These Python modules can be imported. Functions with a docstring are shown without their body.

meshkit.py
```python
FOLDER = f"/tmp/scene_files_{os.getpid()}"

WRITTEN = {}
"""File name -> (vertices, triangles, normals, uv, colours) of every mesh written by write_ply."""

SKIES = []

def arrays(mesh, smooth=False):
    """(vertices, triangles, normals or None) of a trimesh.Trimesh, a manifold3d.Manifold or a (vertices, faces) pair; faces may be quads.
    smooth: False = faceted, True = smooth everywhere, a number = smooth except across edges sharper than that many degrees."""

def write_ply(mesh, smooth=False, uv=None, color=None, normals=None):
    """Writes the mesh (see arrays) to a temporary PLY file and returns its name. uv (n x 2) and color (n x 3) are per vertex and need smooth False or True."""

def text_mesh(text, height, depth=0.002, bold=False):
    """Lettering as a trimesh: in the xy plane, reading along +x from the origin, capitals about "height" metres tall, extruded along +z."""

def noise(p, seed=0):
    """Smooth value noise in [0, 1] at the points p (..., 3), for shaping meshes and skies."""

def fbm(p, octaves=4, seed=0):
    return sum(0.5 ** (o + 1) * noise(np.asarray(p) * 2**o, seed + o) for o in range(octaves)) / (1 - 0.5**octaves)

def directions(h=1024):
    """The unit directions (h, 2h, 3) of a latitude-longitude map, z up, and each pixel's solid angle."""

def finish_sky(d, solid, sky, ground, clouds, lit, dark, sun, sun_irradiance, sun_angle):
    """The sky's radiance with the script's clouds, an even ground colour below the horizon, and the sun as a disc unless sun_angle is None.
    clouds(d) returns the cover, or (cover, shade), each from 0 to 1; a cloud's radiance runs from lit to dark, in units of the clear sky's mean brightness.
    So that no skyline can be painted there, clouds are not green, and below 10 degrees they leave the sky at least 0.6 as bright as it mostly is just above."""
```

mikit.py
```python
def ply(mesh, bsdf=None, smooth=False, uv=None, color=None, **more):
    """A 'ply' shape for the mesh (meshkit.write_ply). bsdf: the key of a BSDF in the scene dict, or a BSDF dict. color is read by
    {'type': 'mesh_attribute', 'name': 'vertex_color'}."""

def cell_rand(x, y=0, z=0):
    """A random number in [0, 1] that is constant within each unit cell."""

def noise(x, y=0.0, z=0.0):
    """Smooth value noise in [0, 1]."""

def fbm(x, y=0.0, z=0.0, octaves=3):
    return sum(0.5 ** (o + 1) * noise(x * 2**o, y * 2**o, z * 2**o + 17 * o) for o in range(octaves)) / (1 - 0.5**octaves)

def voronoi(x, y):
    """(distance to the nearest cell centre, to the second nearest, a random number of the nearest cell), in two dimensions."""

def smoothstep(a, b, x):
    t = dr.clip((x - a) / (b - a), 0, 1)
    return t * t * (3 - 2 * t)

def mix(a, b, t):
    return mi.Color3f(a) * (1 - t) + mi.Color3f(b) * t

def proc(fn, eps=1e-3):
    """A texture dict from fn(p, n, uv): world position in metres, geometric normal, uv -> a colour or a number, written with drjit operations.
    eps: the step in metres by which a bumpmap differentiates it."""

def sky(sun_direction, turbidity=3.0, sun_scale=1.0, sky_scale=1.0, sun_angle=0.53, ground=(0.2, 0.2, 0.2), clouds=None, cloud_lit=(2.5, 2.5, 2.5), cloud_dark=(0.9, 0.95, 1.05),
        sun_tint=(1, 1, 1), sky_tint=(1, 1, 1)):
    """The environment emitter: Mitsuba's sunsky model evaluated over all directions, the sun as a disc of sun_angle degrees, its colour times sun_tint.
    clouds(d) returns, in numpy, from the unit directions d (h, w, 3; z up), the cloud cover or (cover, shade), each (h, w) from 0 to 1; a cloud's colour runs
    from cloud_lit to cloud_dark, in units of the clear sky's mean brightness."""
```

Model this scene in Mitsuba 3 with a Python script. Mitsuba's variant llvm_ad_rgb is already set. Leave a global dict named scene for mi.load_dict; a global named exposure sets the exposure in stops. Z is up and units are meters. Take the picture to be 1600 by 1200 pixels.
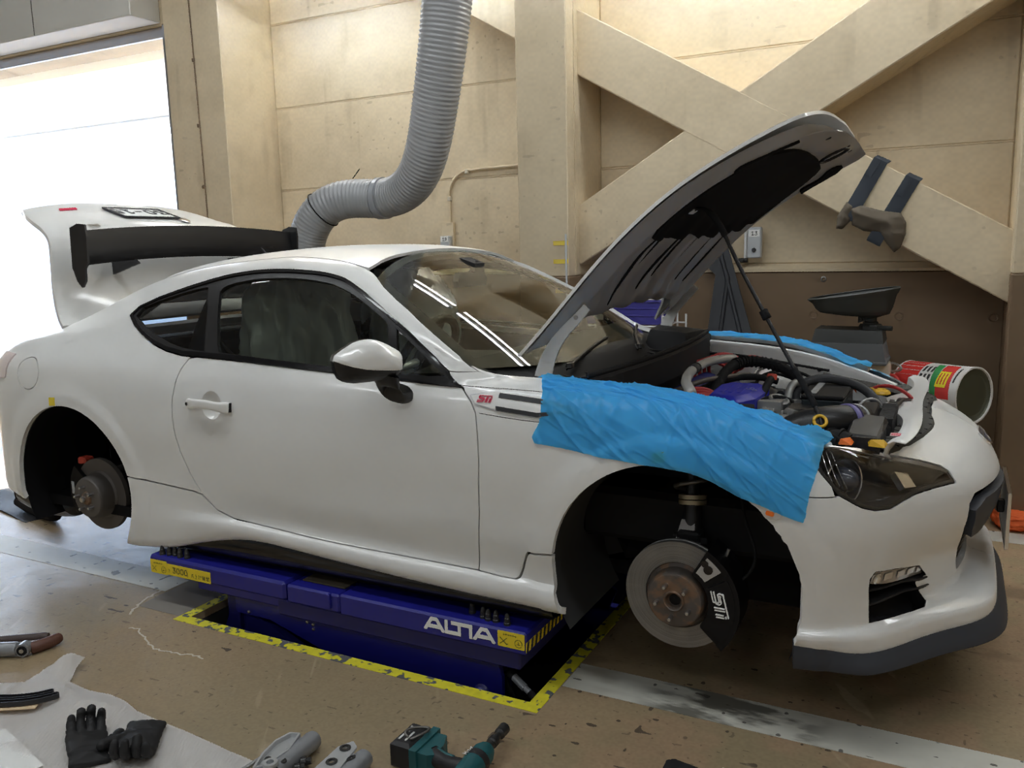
import math, random
import numpy as np, trimesh, mitsuba as mi, mikit
import drjit as dr
import shapely
from shapely.geometry import Polygon, LineString, Point, box as sbox, MultiPolygon
from shapely.ops import unary_union
from scipy.interpolate import CubicSpline, Akima1DInterpolator, PchipInterpolator
from scipy.ndimage import gaussian_filter1d, map_coordinates
import meshkit
import manifold3d as m3
T4 = mi.ScalarTransform4f
rng = np.random.default_rng(7)
scene, labels = {}, {}

# ---------------------------------------------------------------- camera, sky, lamps, exposure
CAM = np.array([3.240, -3.051, 1.380])
FWD = np.array([-0.459173, 0.873859, -0.159781])
UP = np.array([-0.052759, 0.152721, 0.986860])
scene['camera'] = {'type': 'perspective', 'fov': 62.601, 'fov_axis': 'x', 'near_clip': 0.05, 'far_clip': 400.0,
                   'to_world': T4().look_at(origin=CAM.tolist(), target=(CAM + FWD).tolist(), up=UP.tolist())}
exposure = -0.5
SUN = np.array([-0.35, 0.55, 0.76])
scene['sky'] = mikit.sky(SUN, turbidity=4.0, sun_scale=14.0, sky_scale=40.0, ground=(0.5, 0.48, 0.45))
LAMP = 66.0
# ---------------------------------------------------------------- helpers
def rgb(r, g, b): return {'type': 'rgb', 'value': [r, g, b]}
def srgb(r, g, b):
    f = lambda c: (c / 255 / 12.92 if c / 255 < 0.04045 else ((c / 255 + 0.055) / 1.055) ** 2.4)
    return rgb(f(r), f(g), f(b))
def mat(key, color, rough=0.5, metal=0.0, spec=0.5, two=True, **kw):
    b = {'type': 'principled', 'base_color': color, 'roughness': rough, 'metallic': metal, 'specular': spec, **kw}
    scene[key] = {'type': 'twosided', 'bsdf': b} if two else b
    return key
def add(key, mesh, m, smooth=False, label=None, cat=None, group=None, kind=None, **kw):
    base, n = key, 1
    while key in scene:
        key = f'{base}_{n:03d}'; n += 1
    scene[key] = mikit.ply(mesh, m, smooth=smooth, **kw)
    tag(key, label, cat, group, kind)
    return key
def tag(key, label=None, cat=None, group=None, kind=None):
    d = {k: v for k, v in (('label', label), ('category', cat), ('group', group), ('kind', kind)) if v}
    if d: labels.setdefault(key, {}).update(d)
def name(base):
    k, n = base, 1
    while k in labels or any(x == k or x.startswith(k + '__') for x in scene):
        k = f'{base}_{n:03d}'; n += 1
    return k
def cat(ms):
    ms = [m for m in ms if m is not None and len(m.faces)]
    return trimesh.util.concatenate(ms)
def mv(m, loc=(0, 0, 0), rz=0, ry=0, rx=0, s=1):
    m = m.copy()
    M = np.eye(4)
    for a, ax in ((rx, [1, 0, 0]), (ry, [0, 1, 0]), (rz, [0, 0, 1])):
        M = trimesh.transformations.rotation_matrix(math.radians(a), ax) @ M
    S = np.diag([*(np.ones(3) * s), 1]); M = M @ S; M[:3, 3] += loc
    m.apply_transform(M); return m
def bx(x0, x1, y0, y1, z0, z1, b=0.0):
    """A box, its edges chamfered by b."""
    if b <= 0:
        m = trimesh.creation.box((x1 - x0, y1 - y0, z1 - z0)); m.apply_translation(((x0 + x1) / 2, (y0 + y1) / 2, (z0 + z1) / 2)); return m
    P = []
    for i in (0, 1):
        for j in (0, 1):
            for k in (0, 1):
                c = np.array([(x0, x1)[i], (y0, y1)[j], (z0, z1)[k]]); s = np.array([1 - 2 * i, 1 - 2 * j, 1 - 2 * k]) * b
                for a in range(3):
                    q = c + s; q[a] = c[a]; P.append(q)
    return trimesh.Trimesh(P, process=False).convex_hull
def hull(P): return trimesh.Trimesh(np.asarray(P, float), process=False).convex_hull
def cyl(p, q, r, n=20, r2=None):
    p, q = np.asarray(p, float), np.asarray(q, float)
    return tube([p, q], [r, r if r2 is None else r2], n)
def spline(P, n=40, closed=False):
    P = np.asarray(P, float)
    if closed: P = np.vstack([P, P[:1]])
    d = np.r_[0, np.cumsum(np.linalg.norm(np.diff(P, axis=0), axis=1) + 1e-9)]
    if len(P) < 3: return np.stack([np.interp(np.linspace(0, d[-1], n), d, P[:, k]) for k in range(P.shape[1])], 1)
    c = CubicSpline(d, P, bc_type='periodic') if closed else CubicSpline(d, P)
    return c(np.linspace(0, d[-1], n))
def tube(P, r, n=10, caps=True):
    """A tube along the points P; r a number or one per point."""
    P = np.asarray(P, float); r = np.broadcast_to(np.asarray(r, float), (len(P),))
    T = np.gradient(P, axis=0); T /= np.linalg.norm(T, axis=1)[:, None] + 1e-12
    a = np.cross(T[0], [0.31, 0.2, 0.93]); a /= np.linalg.norm(a)
    V = []
    ang = np.arange(n) * 2 * np.pi / n
    for i in range(len(P)):
        a = a - T[i] * (a @ T[i]); a /= np.linalg.norm(a); b = np.cross(T[i], a)
        V.append(P[i] + r[i] * (np.cos(ang)[:, None] * a + np.sin(ang)[:, None] * b))
    V = np.vstack(V); F = []
    for i in range(len(P) - 1):
        for j in range(n):
            k = (j + 1) % n
            F += [[i * n + j, i * n + k, (i + 1) * n + k], [i * n + j, (i + 1) * n + k, (i + 1) * n + j]]
    if caps:
        V = np.vstack([V, P[:1], P[-1:]]); c0, c1 = len(V) - 2, len(V) - 1; o = (len(P) - 1) * n
        for j in range(n):
            k = (j + 1) % n
            F += [[c0, k, j], [c1, o + j, o + k]]
    return trimesh.Trimesh(V, F, process=False)
def lathe(prof, p=(0, 0, 0), axis=(0, 0, 1), n=32):
    """Profile of (r, h) turned about the axis through p."""
    prof = np.asarray(prof, float); ax = np.asarray(axis, float); ax /= np.linalg.norm(ax)
    u = np.cross(ax, [0.3, 0.9, 0.2] if abs(ax[0]) > .5 or abs(ax[2]) > .5 else [0.9, 0.1, 0.3]); u /= np.linalg.norm(u); v = np.cross(ax, u)
    ang = np.arange(n) * 2 * np.pi / n; k = len(prof)
    V = (np.asarray(p, float) + prof[:, 1][:, None, None] * ax + prof[:, 0][:, None, None] * (np.cos(ang)[:, None] * u + np.sin(ang)[:, None] * v)).reshape(-1, 3)
    F = []
    for i in range(k - 1):
        for j in range(n):
            l = (j + 1) % n
            F += [[i * n + j, i * n + l, (i + 1) * n + l], [i * n + j, (i + 1) * n + l, (i + 1) * n + j]]
    m = trimesh.Trimesh(V, F, process=False); m.merge_vertices(); m.update_faces(m.nondegenerate_faces()); return m
def prism(poly, h, z0=0.0):
    """A shapely polygon extruded from z0 by h."""
    ms = [trimesh.creation.extrude_polygon(g, h, engine='earcut') for g in (poly.geoms if hasattr(poly, 'geoms') else [poly]) if g.area > 1e-9]
    m = cat(ms); m.apply_translation((0, 0, z0)); return m
def frame(m, o, ex, ey):
    """Carry a mesh modelled in xy(z) into the frame with origin o and axes ex, ey."""
    ex = np.asarray(ex, float); ex /= np.linalg.norm(ex); ey = np.asarray(ey, float); ey = ey - ex * (ey @ ex); ey /= np.linalg.norm(ey)
    M = np.eye(4); M[:3, 0], M[:3, 1], M[:3, 2], M[:3, 3] = ex, ey, np.cross(ex, ey), o
    m = m.copy(); m.apply_transform(M); return m
def rpoly(w, h, r, cx=0, cy=0): return sbox(cx - w / 2 + r, cy - h / 2 + r, cx + w / 2 - r, cy + h / 2 - r).buffer(r, 6)
def grid(P, flip=False):
    """A mesh from an (n, m, 3) array of points."""
    P = np.asarray(P, float); n, m = P.shape[:2]
    i, j = np.meshgrid(np.arange(n - 1), np.arange(m - 1), indexing='ij'); a = (i * m + j).ravel(); b = a + m; c = b + 1; d = a + 1
    F = np.vstack([np.stack([a, b, c], 1), np.stack([a, c, d], 1)])
    if flip: F = F[:, ::-1]
    return trimesh.Trimesh(P.reshape(-1, 3), F, process=False)
def thick(m, t):
    """A sheet given thickness t against its normals, closed at its rim."""
    m = m.copy(); m.merge_vertices(); n = m.vertex_normals; k = len(m.vertices)
    e = m.edges[trimesh.grouping.group_rows(m.edges_sorted, require_count=1)]
    F = [m.faces, m.faces[:, ::-1] + k, np.stack([e[:, 0], e[:, 0] + k, e[:, 1] + k], 1), np.stack([e[:, 0], e[:, 1] + k, e[:, 1]], 1)]
    return trimesh.Trimesh(np.vstack([m.vertices, m.vertices - n * t]), np.vstack(F), process=False)
def flip_y(m):
    m = m.copy(); m.vertices[:, 1] *= -1; m.faces = m.faces[:, ::-1]; return m
def clipgrid(poly, cell, cell2=None):
    """2-D triangles of a polygon on a regular grid: (points, triangles)."""
    c2 = cell2 or cell; V, F, ix = [], [], {}
    x0, y0, x1, y1 = poly.bounds
    gx = np.arange(math.floor(x0 / cell), math.ceil(x1 / cell)); gy = np.arange(math.floor(y0 / c2), math.ceil(y1 / c2))
    X, Y = np.meshgrid(gx * cell, gy * c2, indexing='ij')
    cells = shapely.box(X.ravel(), Y.ravel(), X.ravel() + cell, Y.ravel() + c2)
    shapely.prepare(poly)
    hit = shapely.intersects(poly, cells); full = shapely.contains_properly(poly, cells)
    def vid(x, y):
        k = (round(x, 6), round(y, 6))
        if k not in ix: ix[k] = len(V); V.append((x, y))
        return ix[k]
    for c in cells[full]:
        q = np.asarray(c.exterior.coords)[:4]; a = [vid(*p) for p in q]
        if shapely.is_ccw(c.exterior): F += [[a[0], a[1], a[2]], [a[0], a[2], a[3]]]
        else: F += [[a[2], a[1], a[0]], [a[3], a[2], a[0]]]
    part = shapely.intersection(poly, cells[hit & ~full])
    for g in part:
        for q in getattr(g, 'geoms', [g]):
            if q.geom_type != 'Polygon' or q.area < 1e-9: continue
            vs, fs = trimesh.creation.triangulate_polygon(q, engine='earcut')
            for t in fs:
                p = vs[t]; ar = (p[1, 0] - p[0, 0]) * (p[2, 1] - p[0, 1]) - (p[2, 0] - p[0, 0]) * (p[1, 1] - p[0, 1])
                a = [vid(*x) for x in p]
                if len(set(a)) == 3: F.append(a if ar > 0 else a[::-1])
    return np.array(V), np.array(F)
def shell(poly, fn, cell=0.03, cell2=None, off=0.0, rim=0.014, close_sym=False, back=0.0, sym_tol=2e-3):
    """A polygon of a parameter plane carried onto the surface fn -> (points, normals), with a folded rim of depth rim (or a closed back at depth back)."""
    V, F = clipgrid(poly, cell, cell2)
    P, N = fn(V)
    P = P + N * off
    a = np.cross(P[F[:, 1]] - P[F[:, 0]], P[F[:, 2]] - P[F[:, 0]]); 
    if (np.einsum('ij,ij->i', a, N[F[:, 0]])).sum() < 0: F = F[:, ::-1]
    if close_sym:
        k = len(P); Q = P.copy(); Q[:, 1] *= -1; M = N.copy(); M[:, 1] *= -1
        P, N, F = np.vstack([P, Q]), np.vstack([N, M]), np.vstack([F, F[:, ::-1] + k])
        on = np.abs(P[:, 1]) < sym_tol; P[on, 1] = 0; N[on, 1] = 0
        key = np.round(P / 1e-5).astype(np.int64); _, first, inv = np.unique(key, axis=0, return_index=True, return_inverse=True)
        P, N, F = P[first], N[first], inv.ravel()[F]
        F = F[(F[:, 0] != F[:, 1]) & (F[:, 1] != F[:, 2]) & (F[:, 0] != F[:, 2])]
    es = np.sort(np.vstack([F[:, [0, 1]], F[:, [1, 2]], F[:, [2, 0]]]), 1); ed = np.vstack([F[:, [0, 1]], F[:, [1, 2]], F[:, [2, 0]]])
    e = ed[trimesh.grouping.group_rows(es, require_count=1)]
    k = len(P); out = [trimesh.Trimesh(P, F, process=False)]
    if rim > 0 or back > 0:
        d = back or rim
        u = np.unique(e); r = {x: i for i, x in enumerate(u)}; ee = np.vectorize(r.get)(e) if len(e) else e
        R = np.vstack([P[u], P[u] - N[u] * d]); n = len(u)
        RF = np.vstack([np.stack([ee[:, 0], ee[:, 0] + n, ee[:, 1] + n], 1), np.stack([ee[:, 0], ee[:, 1] + n, ee[:, 1]], 1)])
        out.append(trimesh.Trimesh(R, RF, process=False))
    if back > 0: out.append(trimesh.Trimesh(P - N * back, F[:, ::-1], process=False))
    return cat(out)
# ---------------------------------------------------------------- the car's outer surface: F(t, w)
# t runs along the side (t = x between the axles) and around the corners to the middle of the nose and tail; w runs up the section from sill to roof.
FXP = np.array([(2.62, .87), (2.8, .864), (2.95, .838), (3.06, .79), (3.15, .72), (3.25, .60), (3.34, .44), (3.383, .28), (3.40, .12), (3.403, 0)])
RXP = np.array([(-.25, .87), (-.4, .862), (-.53, .83), (-.64, .765), (-.72, .67), (-.775, .53), (-.81, .35), (-.825, .15), (-.828, 0)])
def _mk(P, s):
    d = np.r_[0, np.cumsum(np.hypot(*np.diff(P, axis=0).T))]
    return CubicSpline(d, P, bc_type=((1, (s, 0.)), (1, (0, -1.)))), d[-1]
_FS, _FL = _mk(FXP, 1.); _RS, _RL = _mk(RXP, -1.)
TA, TB = -.25 - _RL, 2.62 + _FL
def base_plan(t):
    P = np.stack([t, 0 * t + .87], -1)
    P = np.where((t > 2.62)[..., None], _FS(np.clip(t - 2.62, 0, _FL)), P)
    return np.where((t < -.25)[..., None], _RS(np.clip(-.25 - t, 0, _RL)), P)
def base_nrm(t):
    N = np.stack([0 * t, 0 * t + 1.], -1)
    d = _FS(np.clip(t - 2.62, 0, _FL), 1); n = np.stack([-d[..., 1], d[..., 0]], -1); n /= np.linalg.norm(n, axis=-1)[..., None]
    N = np.where((t > 2.62)[..., None], n, N)
    d = _RS(np.clip(-.25 - t, 0, _RL), 1); n = np.stack([d[..., 1], -d[..., 0]], -1); n /= np.linalg.norm(n, axis=-1)[..., None]
    return np.where((t < -.25)[..., None], n, N)
# control curves, from the sill up: (t, inset from the plan curve, height)
K = [
 [(-1.4,.06,.33),(-.4,.05,.33),(.2,.05,.222),(.5,.05,.224),(.75,.05,.29),(1.0,.055,.325),(1.4,.055,.30),(1.8,.055,.282),(2.2,.055,.274),(2.62,.055,.272),(2.95,.05,.295),(3.07,.05,.268),(3.3,.05,.278),(TB,.05,.28)],
 [(-1.4,.01,.34),(-.4,.01,.34),(.2,.010,.232),(.5,.010,.234),(.75,.010,.30),(1.0,.014,.335),(1.4,.014,.312),(1.8,.014,.293),(2.2,.014,.284),(2.62,.012,.29),(2.95,.010,.315),(3.07,.004,.279),(3.18,.018,.283),(3.3,.030,.287),(3.42,.022,.289),(3.53,-.012,.290),(3.6,-.026,.290),(3.68,-.020,.290),(3.8,-.008,.290),(TB,-.004,.290)],
 [(-1.4,.0,.40),(-.4,.0,.37),(.2,.002,.26),(.5,.002,.262),(.75,.002,.33),(1.0,.0,.352),(1.4,.0,.330),(1.8,.0,.312),(2.2,.0,.303),(2.62,.0,.31),(2.95,.002,.338),(3.07,-.002,.322),(3.18,.016,.325),(3.3,.029,.328),(3.42,.021,.328),(3.53,-.012,.328),(3.6,-.026,.328),(3.68,-.020,.328),(3.8,-.008,.328),(TB,-.004,.328)],
 [(-1.4,.0,.46),(-.4,.0,.42),(.2,.002,.34),(.5,.002,.345),(.75,.001,.378),(1.0,.002,.384),(1.4,.004,.368),(1.8,.004,.358),(2.2,.004,.350),(2.62,.003,.34),(2.95,.003,.348),(3.07,.004,.343),(3.18,.022,.342),(3.3,.034,.342),(3.42,.026,.342),(3.53,-.007,.342),(3.6,-.020,.342),(3.68,-.014,.342),(3.8,-.003,.342),(TB,.0,.342)],
 [(-1.4,.0,.52),(-.4,.0,.50),(.2,.004,.42),(.5,.006,.42),(.75,.015,.41),(1.0,.027,.402),(1.4,.032,.388),(1.8,.032,.378),(2.2,.020,.372),(2.62,.006,.37),(2.95,.016,.360),(3.07,.024,.357),(3.18,.045,.362),(3.3,.078,.372),(3.5,.09,.376),(TB,.08,.376)],
 [(-1.4,.0,.60),(-.4,.0,.58),(.2,.003,.55),(.5,.008,.54),(1.0,.014,.53),(1.4,.014,.52),(1.8,.014,.52),(2.2,.006,.50),(2.62,.0,.50),(2.95,.015,.46),(3.07,.022,.455),(3.18,.040,.455),(3.3,.066,.46),(3.5,.075,.465),(TB,.06,.465)],
 [(-1.4,.004,.72),(-.4,.0,.70),(.0,-.006,.70),(.3,-.003,.69),(.6,.004,.69),(1.0,.008,.69),(1.4,.008,.69),(1.8,.006,.69),(2.2,.0,.69),(2.57,-.006,.70),(2.8,-.002,.66),(2.95,.004,.62),(3.1,.010,.60),(3.3,.028,.59),(3.5,.035,.58),(TB,.010,.57)],
 [(-1.4,.012,.83),(-.4,.004,.82),(.0,-.004,.83),(.3,.0,.83),(.6,.008,.83),(1.0,.014,.83),(1.4,.014,.83),(1.8,.012,.83),(2.2,.004,.81),(2.57,-.002,.81),(2.8,.002,.765),(2.95,.010,.72),(3.1,.018,.695),(3.3,.032,.69),(3.5,.035,.67),(TB,.0,.645)],
 [(-1.4,.03,.91),(-.6,.022,.91),(-.4,.018,.925),(-.1,.012,.94),(.2,.012,.94),(.6,.020,.925),(1.0,.026,.92),(1.4,.026,.912),(1.8,.024,.905),(2.0,.018,.90),(2.3,.014,.895),(2.57,.014,.885),(2.8,.020,.845),(2.95,.030,.79),(3.1,.055,.765),(3.3,.075,.75),(3.5,.07,.735),(TB,.022,.705)],
 [(-1.4,.08,.975),(-.6,.075,.985),(-.4,.08,.995),(-.1,.085,1.02),(.2,.075,1.03),(.6,.055,1.0),(1.0,.052,.985),(1.4,.050,.965),(1.8,.047,.950),(2.0,.050,.955),(2.3,.055,.950),(2.57,.055,.940),(2.8,.06,.895),(2.95,.080,.84),(3.1,.115,.825),(3.3,.150,.805),(3.5,.14,.79),(TB,.062,.76)],
 [(-1.4,.12,1.01),(-.6,.13,1.02),(-.4,.15,1.035),(-.1,.20,1.095),(.2,.215,1.175),(.4,.215,1.222),(.6,.213,1.268),(.8,.212,1.303),(1.0,.212,1.318),(1.2,.205,1.308),(1.4,.18,1.256),(1.6,.10,1.150),(1.75,.068,1.046),(1.87,.050,.966),(1.93,.075,.970),(2.0,.115,.982),(2.3,.12,.975),(2.57,.12,.963),(2.8,.125,.915),(2.95,.15,.862),(3.1,.20,.855),(3.3,.24,.835),(3.5,.23,.825),(TB,.185,.825)],
 [(-1.4,.17,1.03),(-.6,.20,1.035),(-.4,.24,1.05),(-.1,.34,1.17),(.2,.33,1.268),(.4,.32,1.31),(.6,.315,1.338),(.8,.31,1.355),(1.0,.31,1.366),(1.2,.31,1.352),(1.4,.285,1.310),(1.6,.170,1.193),(1.75,.115,1.108),(1.87,.086,1.030),(1.935,.088,.986),(2.05,.14,.982),(2.3,.165,.970),(2.57,.165,.952),(2.8,.17,.902),(2.95,.20,.852),(3.1,.26,.868),(3.3,.30,.850),(3.5,.30,.842),(TB,.255,.842)],
 [(-1.4,.20,1.04),(-.6,.27,1.04),(-.4,.45,1.06),(-.1,.52,1.21),(.2,.52,1.312),(.4,.52,1.352),(.6,.52,1.376),(.8,.52,1.392),(1.0,.52,1.398),(1.2,.52,1.39),(1.36,.51,1.366),(1.6,.48,1.262),(1.8,.45,1.156),(2.0,.42,1.022),(2.3,.22,.94),(2.8,.22,.87),(2.95,.25,.83),(3.1,.30,.86),(3.3,.33,.845),(3.5,.34,.84),(TB,.29,.845)],
 [(-1.4,.22,1.045),(-.6,.30,1.04),(-.4,.87,1.06),(-.1,.87,1.225),(.2,.87,1.325),(.4,.87,1.364),(.6,.87,1.388),(.8,.87,1.403),(1.0,.87,1.408),(1.2,.87,1.402),(1.36,.87,1.383),(1.6,.87,1.288),(1.8,.87,1.180),(2.0,.87,1.052),(2.12,.87,.985),(2.3,.30,.92),(2.8,.30,.85),(2.95,.30,.82),(3.1,.34,.85),(3.3,.36,.84),(3.5,.38,.835),(TB,.32,.845)],
]
NK = len(K); NT, NS = 900, 24
_tt = np.unique(np.r_[np.linspace(TA, TB, NT)]); _A = np.zeros((len(_tt), NK)); _Z = _A.copy()
for k, row in enumerate(K):
    r = np.array(row)
    r = r[np.argsort(r[:, 0])]
    r = np.vstack([r[:1] - [[.2, 0, 0]], r, r[-1:] + [[.2, 0, 0]]])
    for o, c in ((_A, 1), (_Z, 2)):
        o[:, k] = gaussian_filter1d(Akima1DInterpolator(r[:, 0], r[:, c], method='makima')(_tt), 11, mode='nearest')
_s = np.linspace(0, NK - 1, (NK - 1) * NS + 1); _SA = np.zeros((len(_tt), len(_s))); _SZ = _SA.copy(); _L = np.zeros((len(_tt), NK))
for i in range(len(_tt)):
    u = np.r_[0, np.cumsum(np.hypot(np.diff(_A[i]), np.diff(_Z[i])) + 1e-4)]; _L[i] = u
    uu = np.interp(_s, np.arange(NK), u)
    _SA[i] = Akima1DInterpolator(u, _A[i], method='makima')(uu); _SZ[i] = Akima1DInterpolator(u, _Z[i], method='makima')(uu)
WK = np.r_[0, np.cumsum(np.diff(_L, axis=1)[(_tt > 0) & (_tt < 1.6)].mean(0))]        # w of each control curve, about metres
_w = np.interp(_s, np.arange(NK), WK)
_B, _N2 = base_plan(_tt), base_nrm(_tt)
_XY = _B[:, None] - _N2[:, None] * _SA[..., None]
GP = np.stack([_XY[..., 0], -_XY[..., 1], _SZ], -1)                                    # near side: y < 0
ARCH = [(0.0, .42, .357), (2.571, .424, .357)]
for ax, az, ar in ARCH:                                                              # the flared lip round each wheel opening
    r = np.hypot(GP[..., 0] - ax, GP[..., 2] - az); fl = np.clip((ar + .085 - r) / .03, 0, 1); fl = fl * fl * (3 - 2 * fl)
    GP[..., 1] -= .009 * fl * (GP[..., 2] < 1.0) * np.clip((.95 - GP[..., 2]) / .1, 0, 1) * (np.abs(GP[..., 0] - ax) < .5)
_du = np.gradient(GP, axis=0); _dv = np.gradient(GP, axis=1)
GN = np.cross(_dv, _du); GN /= np.linalg.norm(GN, axis=-1)[..., None] + 1e-12
if GN[len(_tt) // 2, len(_s) // 3, 1] > 0: GN = -GN
def F(q):
    """(t, w) -> near-side points and outward normals."""
    q = np.atleast_2d(q); a = np.interp(q[:, 0], _tt, np.arange(len(_tt))); b = np.interp(q[:, 1], _w, np.arange(len(_w)))
    P = np.stack([map_coordinates(GP[..., k], [a, b], order=1, mode='nearest') for k in range(3)], 1)
    N = np.stack([map_coordinates(GN[..., k], [a, b], order=1, mode='nearest') for k in range(3)], 1)
    return P, N / np.linalg.norm(N, axis=1)[:, None]
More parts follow.
